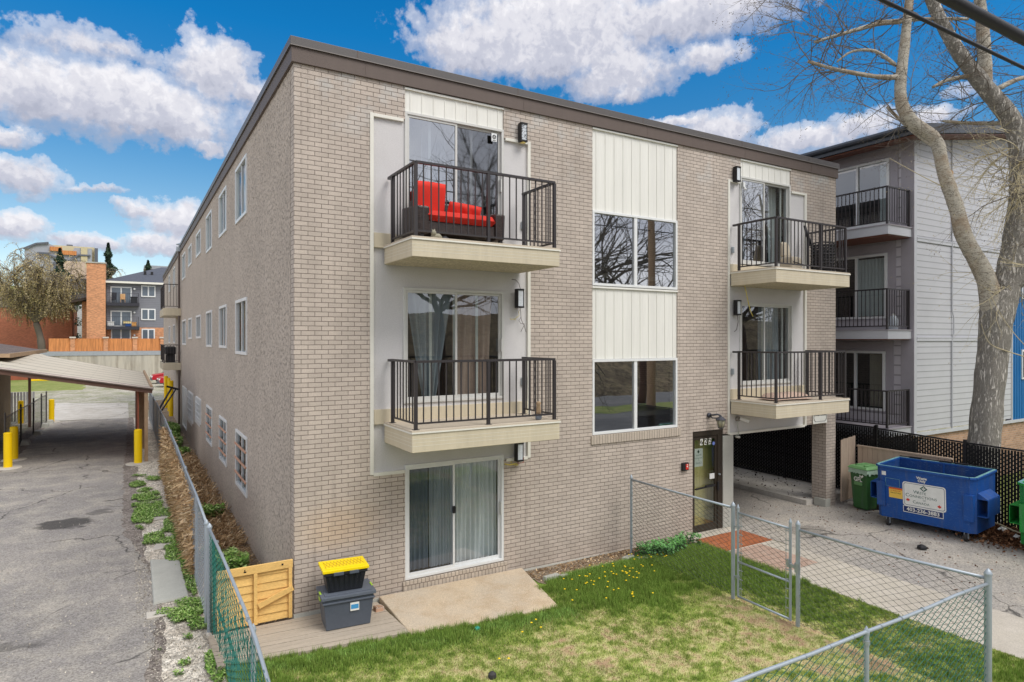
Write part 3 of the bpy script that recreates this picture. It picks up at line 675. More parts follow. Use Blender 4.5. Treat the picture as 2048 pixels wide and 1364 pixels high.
M['copper'] = mat('copper coloured wood bar', srgb(204, 158, 132), .6, var=.15, vs=6)
for q in WIN: side_win(*q)
mb = MB(); mb.box(.5, .55, .3, YB-.3, -.05, 9.2); mb.obj('inner_wall', M['dark'], B)  # dark backing sheet behind the side windows, coloured as room shade
dp = MB(); dp.tube([(-.09, 26.75, 9.5), (-.09, 26.75, .3)], .05, 8); dp.obj('downpipe', M['fascia_low'], B)
mb = MB(); mb.box(-.22,.05,26.6,26.9,9.3,9.55); mb.tube([(.15,26.2,9.6),(.15,26.2,10.0)], .05, 8); mb.lathe([(.02,0),(.22,.02),(.22,.06),(.02,.14)], (.15,29.5,10.0), 12); mb.tube([(.15,29.5,9.4),(.15,29.5,10.02)], .09, 8); mb.obj('roof_vent', M['galv'], B)
# rear side balconies
def rail_run(mb, pts, z0, z1, posts, pick=.137, brackets=True):
    """pts: polyline of (x,y); full railing geometry into one mesh"""
    for (a, b) in zip(pts[:-1], pts[1:]):
        mb.bar((a[0], a[1], z1-.02), (b[0], b[1], z1-.02), .055, .04)
        mb.bar((a[0], a[1], z0+.10), (b[0], b[1], z0+.10), .028, .028)
        L = math.hypot(b[0]-a[0], b[1]-a[1]); n = max(2, round(L/pick))
        for i in range(1, n):
            k = i/n; x = a[0]+(b[0]-a[0])*k; y = a[1]+(b[1]-a[1])*k; mb.box(x-.009, x+.009, y-.009, y+.009, z0+.115, z1-.041)
    for x, y in posts:
        mb.box(x-.026, x+.026, y-.026, y+.026, z0+.006, z1-.041); mb.box(x-.05, x+.05, y-.05, y+.05, z0, z0+.006)
def balcony(x0, x1, dep, zt, th, rz, posts_front, name='balcony'):
    s = MB(); s.box(x0, x1, -dep, -.024, zt-th, zt-.04)
    sl = s.obj(name, M['cream'], B, bevel=.006)
    s = MB(); s.box(x0-.012, x1+.012, -dep-.012, -.024, zt-.039, zt); s.obj('deck_surface', M['deckvinyl'], sl, bevel=.004)
    s = MB(); s.box(x0-.016, x1+.016, -dep-.018, -dep-.0125, zt-.055, zt-.03); s.box(x0-.018, x0-.0125, -dep-.018, -.03, zt-.055, zt-.03)
    for k in (.32, .5, .68):   # grooves of the fascia boards
        z = zt-.04-(th-.04)*k; s.box(x0+.004, x1-.004, -dep-.002, -dep-.0005, z, z+.004); s.box(x0-.002, x0-.0005, -dep+.004, -.03, z, z+.004)
    s.obj('edge_strip', M['cream_trim'], sl)
    s = MB()
    n = int(dep/.1)
    for i in range(n): y = -dep+.06+i*.1; s.box(x0+.03, x1-.03, y, y+.085, zt-th-.006, zt-th-.001)
    s.obj('soffit', M['soffit'], sl)
    r = MB(); a = x0+.09; b = x1-.07; yf = -dep+.07
    rail_run(r, [(a, -.16), (a, yf), (b, yf), (b, -.16)], zt, rz, [(a, yf), (b, yf), (a, -.2), (b, -.2)] + [(p, yf) for p in posts_front])
    r.box(a-.03, a+.03, -.16, -.02, rz-.05, rz-.005); r.obj('railing', M['rail'], sl)
    return sl
M['deckvinyl'] = mat('sandy deck vinyl', srgb(196, 184, 166), .85, var=.08, vs=2, fine=120, fv=.22)
M['soffit'] = ground_mat('perforated soffit', srgb(196,186,164), srgb(186,176,156), srgb(200,190,170), 1, 3, 30, .45, bmp=.0)
balcony(1.55, 4.43, 1.33, 3.235, .36, 4.36, [2.98]); balcony(1.55, 4.43, 1.33, 6.37, .33, 7.60, [2.98])
balcony(10.55, 13.42, 1.33, 3.215, .36, 4.42, [12.33]); balcony(10.55, 13.44, 1.33, 6.40, .36, 7.58, [12.33])
for zt, rz in ((6.34, 7.6), (3.5, 4.45)):
    s = MB(); s.box(-.82, -.002, 26.7, 31.0, zt-.38, zt); sl = s.obj('balcony', M['cream'], B)
    r = MB(); rail_run(r, [(-.05, 26.76), (-.78, 26.76), (-.78, 30.9)], zt, rz, [(-.78, 26.76), (-.78, 28.8)]); r.obj('railing', M['rail'], sl)
mb = MB(); mb.box(-.012, .02, 27.2, 28.3, 3.55, 5.6); mb.obj('side_door', M['white'], B)
# yellow posts under the rear overhang
for (x, y) in ((-.12, 33.6), (-.05, 36.8), (-.14, 39.4)):
    mb = MB(); mb.tube([(x, y, 0), (x, y, 2.2)], .12, 12); mb.obj('support_post', M['yellow'], B)

# entrance
E = MB(); E.box(9.245, 10.303, .02, .14, 2.36, 2.49); E.box(9.245, 9.305, .02, .14, 0, 2.36); E.box(10.13, 10.303, .02, .14, 0, 2.36)
bronze = mat('dark bronze door frame', srgb(62, 54, 46), .4, .3, var=.1)
ent = E.obj('entrance_door', bronze, B, bevel=.004)
e = MB(); e.box(9.306, 9.355, .04, .085, .03, 2.35); e.box(10.05, 10.129, .04, .085, .03, 2.35); e.box(9.355, 10.05, .04, .085, 2.27, 2.35); e.box(9.355, 10.05, .04, .085, .03, .20); e.obj('door_leaf', bronze, ent, bevel=.003)
e = MB(); e.bar((9.36, .02, 1.09), (10.05, .02, 1.13), .03, .035); e.box(9.70, 10.0, -.01, .035, 1.10, 1.15); e.obj('push_bar', M['black'], ent)
e = MB(); e.box(9.86, 10.02, .025, .037, 1.29, 1.42); e.obj('notice_card', M['white'], ent); e = MB(); e.tube([(10.17,.02,1.38),(10.17,-.02,1.38)], .022, 10); e.obj('door_lock', M['galv'], ent); e = MB(); e.box(10.11, 10.17, .0, .02, .98, 1.20); e.obj('door_handle', M['black'], ent)
g = MB(); g.quad((9.355, .06, .20), (10.05, .06, .20), (10.05, .06, 2.27), (9.355, .06, 2.27)); g.obj('pane', M['glass_low'], ent)
# the lobby behind the door: yellow-green panelling
lob = mat('olive wood panelling', srgb(206, 196, 128), .5, var=.3, vs=5, stretch=(4, 4, .25)); lob.node_tree.nodes
mb = MB(); mb.box(9.1, 10.5, .34, .38, 0, 2.6); mb.obj('lobby_wall', lob, B)
mb = MB(); mb.box(10.304, 10.68, .0, .24, -.1, 2.312); mb.obj('concrete_column', M['conc_grey'], B, bevel=.012)
stk = mat('sticker white', srgb(232, 232, 224), .5, var=.03)
ink = mat('sign ink black', srgb(24, 24, 28), .6); green_ink = mat('sign ink green', srgb(28, 84, 74), .6); red_ink = mat('sign ink red', srgb(206, 50, 36), .6); navy = mat('sign ink navy', srgb(28, 48, 104), .5)
for i, ch in enumerate('622'):
    x = 9.575+i*.145
    mb = MB(); mb.hexa([(x-.045,.030,2.14),(x+.035,.030,2.14),(x+.035,.036,2.14),(x-.045,.036,2.14),(x-.03,.030,2.29),(x+.05,.030,2.29),(x+.05,.036,2.29),(x-.03,.036,2.29)])
    s_ = mb.obj('house_number_tile', stk, ent)
    text('house_number', ch, .165, ink, Vector((x+.002, .028, 2.213)), ROT_Y, s_, bold=.002)
mb = MB(); mb.tube([(10.0,.034,2.15),(10.0,.03,2.15)], .045, 14); mb.obj('alarm_sticker', mat('blue sticker', srgb(110,130,200), .5), ent)
# poster seen from behind inside the glass
mb = MB(); mb.box(9.36, 9.66, .068, .072, 1.62, 2.06); ps = mb.obj('window_poster', mat('back of paper poster', srgb(196,200,186), .8), ent)
for bod, z, s_ in (('Waste', 1.90, .075), ('Connections', 1.83, .062), ('of', 1.78, .04), ('Canada', 1.71, .07)):
    text('poster_text', bod, s_, mat('faded ink', srgb(120,130,120), .8), Vector((9.52, .0665, z)), ROT_Y, ps, sx=-1 if bod != 'of' else -1, ext=.0002)
mb = MB(); mb.poly([(9.47,.0655,1.98),(9.51,.0655,1.94),(9.55,.0655,1.98),(9.51,.0655,2.03)]); mb.obj('poster_emblem', M['black'], ps)

# ------------------------------------------------------------------ wall lamps, cameras, alarm, sign
lampglass_t = mat('seeded lamp glass', srgb(214, 220, 226), .25, var=.2, vs=30); bl = M['black']
def wall_lamp(x, z, label, tilt=0, tall=.31, speck=False, drop=.0):
    r = thing('wall_lamp', label, 'wall lamp', (x, -.02, z), 'box lanterns beside the balcony doors')
    y = -.02
    mb = MB(); mb.box(x-.075, x-.055, y-.12, y, z-tall/2, z+tall/2); mb.box(x+.055, x+.075, y-.12, y, z-tall/2, z+tall/2)
    mb.box(x-.075, x+.075, y-.13, y, z+tall/2, z+tall/2+.035); mb.box(x-.075, x+.075, y-.13, y, z-tall/2-.035, z-tall/2); mb.box(x-.07, x+.07, y-.02, y-.001, z-tall/2, z+tall/2)
    mb.obj('lamp_frame', bl, r, bevel=.004)
    g = MB(); g.box(x-.054, x+.054, y-.115, y-.03, z-tall/2+.001, z+tall/2-.001)
    g.obj('lamp_glass', M['seeded'] if speck else lampglass_t, r)
    if drop: g = MB(); g.box(x-.04, x+.04, y-.11, y-.03, z-tall/2-.055, z-tall/2-.036); g.obj('lamp_diffuser', mat('warm diffuser', srgb(250,226,130), .4), r)
m, t = newmat('black speckled lamp glass'); v = t.noise(t.pos, 55, 3, .6); setb(t, Base_Color=t.ramp(v, [(.44, srgb(50,52,56)), (.5, srgb(210,216,222))]), Roughness=.3); M['seeded'] = m
wall_lamp(4.41, 8.83, 'black framed box lantern with speckled glass, on brick at the top left balcony', speck=True, drop=1)
wall_lamp(4.33, 5.52, 'black framed box lantern on pale stucco right of the brown curtained balcony door')
wall_lamp(4.32, 2.47, 'black framed box lantern hanging over dangling red wires, above the ground floor patio door')
wall_lamp(10.70, 8.83, 'black framed box lantern on brick at the top right balcony')
wall_lamp(10.72, 5.50, 'black framed box lantern beside the yellow wire over the middle right balcony')
# loose wires
def wires(name, label, runs, cat='wire'):
    root = MB(); cols = []
    for pts, rad, mt in runs:
        if mt not in cols: cols.append(mt)
        root.tube(pts, rad, 5, m=cols.index(mt))
    return tag(root.obj(name, cols, smooth=True), label, cat)
wy = mat('yellow wire', srgb(214, 196, 96), .5); wr = mat('red wire', srgb(170, 50, 50), .5); wb = mat('brown wire', srgb(60, 48, 40), .5)
def squig(x, z, n, seed, s=.08, y=-.03):
    r = random.Random(seed); P = [Vector((x, y, z))]
    for i in range(n): P.append(P[-1]+Vector((r.uniform(-s, s), r.uniform(-.02, .01), r.uniform(-s*1.1, s*.5))))
    return P
wires('loose_wire', 'thin brown cable looping from a wall hole down to the middle left lantern', [([(4.20,-.0,5.90),(4.26,-.05,5.89),(4.33,-.06,5.82),(4.37,-.05,5.72)], .006, wb)])
wires('loose_wire', 'tangle of thin yellow and brown wire below the middle left lantern', [(squig(4.38,5.3,9,3), .005, wy), ([(4.38,-.03,5.33),(4.40,-.04,5.1),(4.46,-.05,4.98),(4.52,-.03,4.85)], .005, wb), (squig(4.40,5.15,6,8), .005, wb)])
wires('loose_wire', 'red and yellow wires dangling under the lantern over the patio door', [(squig(4.30,2.31,6,5,.06), .006, wr), (squig(4.15,2.28,7,6,.07), .006, wy), ([(4.02,-.03,2.25),(4.12,-.06,2.22),(4.25,-.08,2.24),(4.32,-.05,2.2)], .012, wy), ([(4.35,-.04,2.36),(4.42,-.1,2.34),(4.40,-.12,2.25),(4.30,-.1,2.24),(4.27,-.05,2.32)], .006, wr)])
wires('loose_wire', 'long yellow wire hanging from the underside of the top right balcony', [([(10.72,-.3,6.04),(10.80,-.28,5.9),(10.90,-.26,5.65),(11.0,-.25,5.42),(11.1,-.25,5.28)], .011, wy)])
wires('loose_wire', 'short grey cable hanging beneath the middle right lantern', [([(10.78,-.03,5.32),(10.80,-.04,5.15),(10.73,-.05,4.95),(10.66,-.04,4.9)], .007, wb)])
# carriage lantern over the door
r = thing('carriage_lantern', 'small grey carriage lantern with ribbed glass above the entrance door', 'wall lamp', (9.93, 0, 2.60))
mb = MB(); mb.tube([(9.78,-.001,2.86),(9.78,-.05,2.86)], .06, 12); mb.tube([(9.78,-.04,2.86),(9.80,-.14,2.88),(9.84,-.24,2.90),(9.90,-.27,2.86)], .022, 8); mb.tube([(9.78,-.05,2.86),(9.81,-.10,2.80),(9.86,-.18,2.80),(9.90,-.26,2.82)], .015, 6)
iron = mat('weathered iron', srgb(74,76,84), .6, .3, var=.2, vs=12); mb.obj('lamp_bracket', iron, r, smooth=True)
mb = MB(); mb.lathe([(.012,.30),(.03,.27),(.05,.26),(.12,.20),(.125,.185),(.02,.18)], (9.91,-.27,2.58), 12); mb.lathe([(.02,0),(.06,.01),(.07,.03),(.02,.035)], (9.91,-.27,2.55), 12)
for k in range(6): a = k*math.pi/3; mb.tube([(9.91+.07*math.cos(a),-.27+.07*math.sin(a),2.58),(9.91+.105*math.cos(a),-.27+.105*math.sin(a),2.77)], .007, 4)
mb.obj('lamp_cap', iron, r, smooth=False)
mb = MB(); mb.lathe([(.058,0),(.09,.10),(.098,.185)], (9.91,-.27,2.585), 12); mb.obj('lamp_glass', mat('amber grey glass', srgb(170,166,140), .3), r, smooth=True)
# fire alarm pull / buzzer box
r = thing('alarm_box', 'small black box with red front on brick left of the entrance door', 'alarm box', (8.95, 0, 1.7))
mb = MB(); mb.box(8.86, 9.05, -.07, -.001, 1.60, 1.79); mb.obj('box_case', bl, r, bevel=.01)
mb = MB(); mb.box(8.945, 9.03, -.075, -.0705, 1.63, 1.76); mb.obj('red_front', red_ink, r); mb = MB(); mb.tube([(8.99,-.077,1.70),(8.99,-.0755,1.70)], .018, 10); mb.box(8.975,9.005,-.0765,-.0755,1.735,1.75); mb.obj('button', stk, r)
# flood / camera
r = thing('security_camera', 'white bullet camera on stucco over the driveway opening', 'camera', (10.9, 0, 2.7))
mb = MB(); mb.tube([(10.83,.03,2.70),(10.83,-.04,2.70)], .06, 12); mb.tube([(10.83,-.04,2.70),(10.9,-.08,2.69)], .02, 6); mb.obj('mount', mat('grey plastic', srgb(150,146,140), .5), r)
mb = MB(); mb.tube([(10.86,-.05,2.73),(11.02,-.20,2.66)], [.05,.055], 12); mb.obj('camera_body', M['white'], r, smooth=False)
mb = MB(); mb.tube([(10.80,-.02,2.64),(10.80,-.03,2.5),(10.83,-.035,2.40),(10.82,-.03,2.30)], .014, 6); mb.tube([(10.72,-.04,2.27),(10.83,-.06,2.25)], .03, 8); mb.obj('camera_cable', M['conc_grey'], r)
# parking sign under the right balcony
r = thing('parking_sign', 'white sign with black rounded border on brick above the driveway pier', 'sign', (14.17, 0, 2.6))
mb = MB(); mb.box(13.86, 14.50, -.03, -.012, 2.37, 2.98); mb.obj('sign_board', stk, r, bevel=.004)
mb = MB(); zz = 2.42; P_ = [(13.90,2.95),(13.90,2.52),(13.92,2.46),(13.97,2.43),(14.39,2.43),(14.44,2.46),(14.46,2.52),(14.46,2.95)]
for a, b in zip(P_[:-1], P_[1:]): mb.bar((a[0],-.032,a[1]), (b[0],-.032,b[1]), .016, .004)
mb.obj('sign_border', ink, r)
text('sign_text', "OWNER'S EXPENSE", .062, ink, Vector((14.18,-.033,2.60)), ROT_Y, r, bold=.0008)
text('sign_text', "VEHICLES TOWED AT", .055, ink, Vector((14.18,-.033,2.70)), ROT_Y, r) if False else None
# outlet boxes
for x, z, l in ((4.47, 3.86, 'small metal outlet box on stucco beside the middle left balcony rail'), (10.66, 6.95, 'small metal outlet box on stucco at the top right balcony'), (4.47, 7.0, 'small metal outlet box on stucco at the top left balcony'), (10.66, 3.9, 'small metal outlet box on stucco at the middle right balcony')):
    mb = MB(); mb.box(x-.035, x+.035, -.012, .034, z-.075, z+.075); mb.box(x-.02, x+.02, -.018, -.0125, z+.01, z+.05); mb.box(x-.02, x+.02, -.018, -.0125, z-.05, z-.01)
    tag(mb.obj('outlet_box', M['galv'], bevel=.003), l, 'outlet box', 'outlet boxes at the balconies')
# ------------------------------------------------------------------ deck, patio slab, stones
wood_grey = mat('weathered grey deck wood', srgb(178, 166, 150), .9, var=.16, vs=2.2, fine=30, fv=.2, stretch=(.5, 7, 1), bmp=.004, bs=30)
t_ = thing('boardwalk', 'weathered grey wooden boardwalk on the ground beneath the storage totes', 'boardwalk', (0, -.7, 0))
for i in range(9):
    f0 = i/9; f1 = (i+1)/9
    L = lambda f: (-1.30+.02*f, .02-1.12*f); Rr = lambda f: (1.40+.06*f, -.07-1.40*f)
    mb = MB(); a0 = L(f0); a1 = L(f1-.012); b0 = Rr(f0); b1 = Rr(f1-.012); jz = rnd.uniform(-.004, .004)
    mb.hexa([(a1[0],a1[1],.02),(b1[0],b1[1],.02),(b0[0],b0[1],.02),(a0[0],a0[1],.02),(a1[0],a1[1],.085+jz),(b1[0],b1[1],.085+jz),(b0[0],b0[1],.085+jz),(a0[0],a0[1],.085+jz)])
    mb.obj('plank', wood_grey, t_, bevel=.003)
M['patio'] = ground_mat('sandy concrete patio', srgb(208,188,160), srgb(198,184,164), srgb(186,164,136), .8, 2.5, 80, .25, bmp=.004)
mb = MB(); mb.hexa([(1.47,-1.52,.0),(4.12,-1.83,.0),(4.40,-.06,.0),(1.44,-.06,.0),(1.49,-1.50,.035),(4.10,-1.80,.03),(4.40,-.06,.14),(1.44,-.06,.17)])
tag(mb.obj('patio_slab', M['patio'], bevel=.012), 'sloping sandy concrete slab under the ground floor patio door', 'concrete slab')
sheet('soil_strip', wavy([(4.4,-.02),(6.9,-.02),(8.85,-.02),(8.85,-.45),(7.4,-.5)], .04, .2, 9)+wavy([(7.4,-.5),(6.3,-.55),(5.2,-.75),(4.45,-.8),(4.4,-.02)], .05, .15, 10), .034, M['dirt'])
def stone(x, y, w_, d_, h_, rz, label, mt, name='stone_block', cat='stone'):
    mb = MB(); r_ = random.Random(int(x*100)); J = lambda: r_.uniform(-.18, .18)
    P_ = [(sx*w_/2*(1+J()), sy*d_/2*(1+J()), 0) for sx, sy in ((-1,-1),(1,-1),(1,1),(-1,1))]; P_ += [(p[0]*.9, p[1]*.88, h_*(1+J())) for p in P_]
    mb.hexa(P_); o = mb.obj(name, mt, bevel=.012); o.location = (x, y, .03); o.rotation_euler = (0, 0, rz); tag(o, label, cat, 'stones along the wall')
stone(4.75,-.62,.36,.12,.07,.1,'pale flat concrete paver at the patio slab corner, longer of two',M['conc_grey'])
stone(4.98,-.70,.22,.12,.06,-.15,'short flat paver lying beside the longer one in the soil strip',M['conc_grey'])
stone(6.75,-.55,.28,.16,.08,.3,'flat grey stone left of the first chain link post',M['conc_grey'])
stone(6.98,-.72,.22,.14,.06,-.2,'small grey stone in front of the first chain link post',M['conc_grey'])
stone(1.30,-.42,.16,.16,.12,.1,'lone brown brick between the boardwalk and patio slab',M['brick_tan'],'brick','brick')
# bins on the boardwalk
def tote(name, label, cx_, cy_, z, w0, d0, w1, d1, h, rz, body, lid, lidh=.05, rim=.03, ribs=8, ridge=False):
    r = thing(name, label, 'storage tote', (cx_, cy_, z), rz=rz, local=True)
    mb = MB(); b0 = [(sx*w0/2, sy*d0/2, 0) for sx, sy in ((-1,-1),(1,-1),(1,1),(-1,1))]; b1 = [(sx*w1/2, sy*d1/2, h) for sx, sy in ((-1,-1),(1,-1),(1,1),(-1,1))]
    mb.hexa(b0+b1)
    for i in range(ribs):
        k = (i+.5)/ribs*2-1
        mb.hexa([(k*w0/2*.92-.022,-d0/2-.008,.02),(k*w0/2*.92+.022,-d0/2-.008,.02),(k*w0/2*.92+.022,-d0/2+.01,.02),(k*w0/2*.92-.022,-d0/2+.01,.02),
                 (k*w1/2*.92-.022,-d1/2-.008,h*.8),(k*w1/2*.92+.022,-d1/2-.008,h*.8),(k*w1/2*.92+.022,-d1/2+.01,h*.8),(k*w1/2*.92-.022,-d1/2+.01,h*.8)])
    mb.box(-w1/2-.015, w1/2+.015, -d1/2-.015, d1/2+.015, h*.84, h*.84+.035)
    mb.obj('tote_body', body, r, bevel=.012)
    mb = MB(); mb.box(-w1/2-rim, w1/2+rim, -d1/2-rim, d1/2+rim, h, h+lidh); mb.box(-w1/2+.03, w1/2-.03, -d1/2+.03, d1/2-.03, h+lidh, h+lidh+.012)
    mb.obj('tote_lid', lid, r, bevel=.014)
    return r, h+lidh
plas_grey = mat('slate grey tote plastic', srgb(84, 91, 102), .42, var=.1, vs=3, fine=30, fv=.08); plas_black = mat('black plastic', srgb(36, 38, 44), .4, var=.12, vs=3)
plas_yel = mat('yellow plastic lid', srgb(248, 218, 10), .42, var=.06, vs=5); plas_greylid = mat('dusty grey lid', srgb(96,103,114), .5, var=.15, vs=4)
r, hh = tote('storage_tote', 'large grey plastic tote with green clip handles, bottom of the stack of two', .69, -.60, .09, .70, .44, .80, .52, .50, -.09, plas_grey, plas_greylid, ribs=0)
mb = MB(); mb.box(-.43,-.40,-.10,.02,.44,.56); mb.box(.40,.43,-.06,.08,.44,.56); mb.obj('clip_handle', mat('lime plastic', srgb(168,206,60), .4), r, bevel=.006)
mb = MB(); mb.box(.02,.16,-.262,-.250,.27,.40); lb = mb.obj('product_label', stk, r); mb = MB(); mb.box(.03,.15,-.2645,-.2625,.30,.37); mb.obj('label_print', mat('label blue', srgb(70,150,200), .5), lb)
r, h2 = tote('storage_tote', 'black plastic tote with bright yellow lid stacked on the grey one', .66, -.57, .09+hh+.014, .54, .34, .66, .44, .34, -.10, plas_black, plas_yel, .045, .035, 7)
mb = MB()
for k in range(-5, 6): mb.bar((k*.055-.03,-.13,.399), (k*.055+.03,.13,.399), .007, .004); mb.bar((k*.055+.03,-.13,.4), (k*.055-.03,.13,.4), .007, .004)
mb.obj('lid_rib', mat('lid groove amber', srgb(206,166,40), .5), r)
mb = MB(); mb.box(-.20,-.04,-.262,-.245,.29,.345); mb.box(.05,.2,-.262,-.245,.29,.345); mb.obj('lid_clip', plas_grey, r, bevel=.006)
# wooden gate panel leaning between fence and wall
wy_ = mat('yellow pine boards', srgb(232, 190, 116), .7, var=.2, vs=2.5, fine=18, fv=.22, stretch=(1.2, 1, 5), bmp=.004, bs=20)
t_ = thing('wooden_gate', 'yellow pine board gate panel with diagonal brace between chain link fence and wall', 'gate', (-.6, .1, 0))
gx0, gx1, gy = -1.16, -.02, .07
for i in range(7):
    z0 = .10+i*.128; mb = MB(); mb.hexa([(gx0,gy-.012,z0),(gx1,gy-.04,z0),(gx1,gy,z0),(gx0,gy+.02,z0),(gx0,gy+.002,z0+.126),(gx1,gy-.02,z0+.126),(gx1,gy+.01,z0+.126),(gx0,gy+.03,z0+.126)]); mb.obj('board', wy_, t_, bevel=.003)
mb = MB(); mb.box(gx0, gx1, gy-.07, gy-.035, .93, 1.06); mb.obj('top_rail', wy_, t_, bevel=.004)
for x in (-.60, -.06): mb = MB(); mb.box(x-.028, x+.028, gy-.075, gy-.04, .10, .928); mb.obj('upright', wy_, t_, bevel=.004)
mb = MB(); mb.bar((-.56, gy-.092, .40), (-.02, gy-.092, .60), .02, .09); mb.obj('brace', wy_, t_, bevel=.003)
mb = MB(); mb.box(-.78,-.74,gy-.073,gy-.0705,.97,.99); mb.box(-.77,-.755,gy-.073,gy-.0705,.975,1.02); mb.box(-.2,-.17,gy-.073,gy-.0705,.99,1.02); mb.obj('black_mark', ink, t_)

# ------------------------------------------------------------------ chain link fencing
def chain(mb, p0, p1, z0, z1, pitch=.088, rad=.0047, m=0, z1b=None, sag=None, z0b=None):
    """woven diagonals as real wires between p0 and p1 (x,y)"""
    L = math.hypot(p1[0]-p0[0], p1[1]-p0[1]); ux, uy = (p1[0]-p0[0])/L, (p1[1]-p0[1])/L; nx_, ny_ = -uy, ux
    z1b = z1 if z1b is None else z1b; z0b = z0 if z0b is None else z0b; n = int(L/pitch)
    for i in range(n):
        s0 = i*pitch; pts = []
        k = s0/L; top = z1+(z1b-z1)*k; bot = z0+(z0b-z0)*k
        m_ = int((top-bot)/(pitch*.5)); sgn = 1
        for j in range(m_+1):
            s = s0 + (0 if (j+i) % 2 == 0 else pitch)*1.0; o_ = .004*(1 if j % 2 else -1)
            sg = (sag(s, (top-j*pitch*.5-bot)/(top-bot)) if sag else 0)
            pts.append((p0[0]+ux*s+nx_*(o_+sg), p0[1]+uy*s+ny_*(o_+sg), top-j*pitch*.5))
        mb.tube(pts, rad, 3, m, cap=False)
def post(mb, x, y, z1, r_=.03, m=0, cap=True, z0=-.02):
    mb.tube([(x, y, z0), (x, y, z1)], r_, 12, m)
    if cap: mb.lathe([(r_+.004, 0), (r_+.006, .03), (r_+.002, .04), (r_*.8, .06), (r_*.3, .085), (.003, .095)], (x, y, z1), 12, m)
# front yard fence (x = 7.02) in three bays, then the street run
gp = M['galv_pipe']; wd = M['wire_dark']
def fence_piece(name, label, posts, rails, meshes, wire, group='chain link fence bays', ties=()):
    mid = ((posts[0][0] if posts else rails[0][0][0]), (posts[0][1] if posts else rails[0][0][1]), 0)
    r = thing(name, label, 'fence', mid, group)
    for p in posts: mb = MB(); post(mb, *p); mb.obj('post', gp, r, smooth=False)
    for path in rails: mb = MB(); mb.tube(path, .021, 10); mb.obj('top_rail', gp, r, smooth=True)
    for q in meshes: mb = MB(); chain(mb, **q); mb.obj('wire_mesh', wire, r)
    if ties:
        for x, y, z, ax in ties:
            mb = MB()
            if ax == 'z': mb.tube([(x, y, z-.02), (x, y, z+.02)], .036, 10)
            else: mb.tube([(x, y-.006, z), (x, y+.006, z)] if ax == 'y' else [(x-.006, y, z), (x+.006, y, z)], .026, 10)
            mb.obj('tie_band', M['galv'], r)
    return r
FX = 7.02
fence_piece('chain_link_fence', 'chain link bay between the brick wall and the hinge post of the small gate', [(FX,-.34,1.68,.028),(FX,-3.08,1.68,.036)], [[(FX,-.34,1.665),(FX,-1.7,1.655),(FX,-3.08,1.665)]],
    [dict(p0=(FX,-.36), p1=(FX,-3.06), z0=.05, z1=1.66)], wd, ties=[(FX,-.34,1.35,'z'),(FX,-.34,.4,'z'),(FX,-3.08,1.3,'z'),(FX,-3.08,.3,'z'),(FX,-1.0,1.66,'y'),(FX,-2.0,1.655,'y')])
g_ = thing('yard_gate', 'narrow chain link pedestrian gate with mid rail, closed', 'gate', (FX, -3.7, 0))
ya, yb = -3.19, -4.25
mb = MB(); post(mb, FX, ya, 1.66, .022, z0=.10); mb.obj('gate_stile', gp, g_); mb = MB(); post(mb, FX, yb, 1.66, .022, z0=.06); mb.obj('gate_stile', gp, g_)
for z, nm in ((1.60, 'gate_rail'), (.72, 'gate_rail'), (.10, 'gate_rail')):
    mb = MB(); mb.tube([(FX, ya, z), (FX, yb, z-.02)], .019, 10); mb.obj(nm, gp, g_, smooth=True)
mb = MB(); chain(mb, (FX, ya-.02), (FX, yb+.02), .11, 1.60); mb.obj('wire_mesh', wd, g_)
mb = MB(); mb.bar((FX-.02, yb-.10, .98), (FX-.02, yb+.06, 1.0), .03, .05); mb.tube([(FX,yb-.13,.9),(FX,yb-.13,1.05)], .045, 10); mb.box(FX-.05,FX+.02,yb+.0,yb+.03,.95,1.08); mb.obj('latch', M['galv'], g_)
mb = MB()
for z in (1.32, .42): mb.tube([(FX,ya,z),(FX,ya,z+.05)], .03, 8); mb.bar((FX,ya,z+.02),(FX,ya+.11,z+.02), .02, .03)
mb.obj('hinge', M['galv'], g_)
mb = MB()
for i in range(9): z = .25+i*.16; mb.box(FX-.015, FX+.005, ya-.10, ya-.04, z, z+.012); mb.box(FX-.015, FX+.005, yb+.03, yb+.09, z, z+.012)
mb.tube([(FX-.01,ya-.075,.12),(FX-.01,ya-.075,1.58)], .006, 4); mb.tube([(FX-.01,yb+.075,.12),(FX-.01,yb+.075,1.58)], .006, 4); mb.obj('tension_bar', M['galv'], g_)
fence_piece('chain_link_fence', 'longest chain link bay, from the gate latch post to the front corner post', [(FX,-4.39,1.66,.034),(FX,-7.09,1.70,.042)], [[(FX,-4.39,1.60),(FX,-5.7,1.60),(FX,-7.09,1.665)]],
    [dict(p0=(FX,-4.41), p1=(FX,-7.07), z0=.05, z1=1.60, z1b=1.66)], wd, ties=[(FX,-4.39,1.2,'z'),(FX,-4.39,.5,'z'),(FX,-7.09,1.45,'z'),(FX,-7.09,1.2,'z'),(FX,-7.09,.7,'z'),(FX,-5.2,1.6,'y'),(FX,-6.2,1.62,'y')])
fence_piece('chain_link_fence', 'nearest chain link run with green wire and a bent top rail, along the street', [(4.34,-7.09,1.58,.026),(1.6,-7.09,1.6,.026),(-1.05,-7.09,1.58,.03)], [[(7.0,-7.09,1.60),(6.2,-7.09,1.615),(5.6,-7.09,1.60),(5.0,-7.09,1.60),(4.34,-7.09,1.612),(3.4,-7.09,1.61),(2.6,-7.09,1.63),(1.4,-7.09,1.64),(-1.05,-7.09,1.60)]],
    [dict(p0=(6.98,-7.09), p1=(-1.05,-7.09), z0=.04, z1=1.6)], M['wire_green'], ties=[(x,-7.09,1.61,'x') for x in (6.4,5.9,5.45,5.0,4.6,4.1,3.7,3.3,2.9)]+[(4.34,-7.09,1.5,'z')])
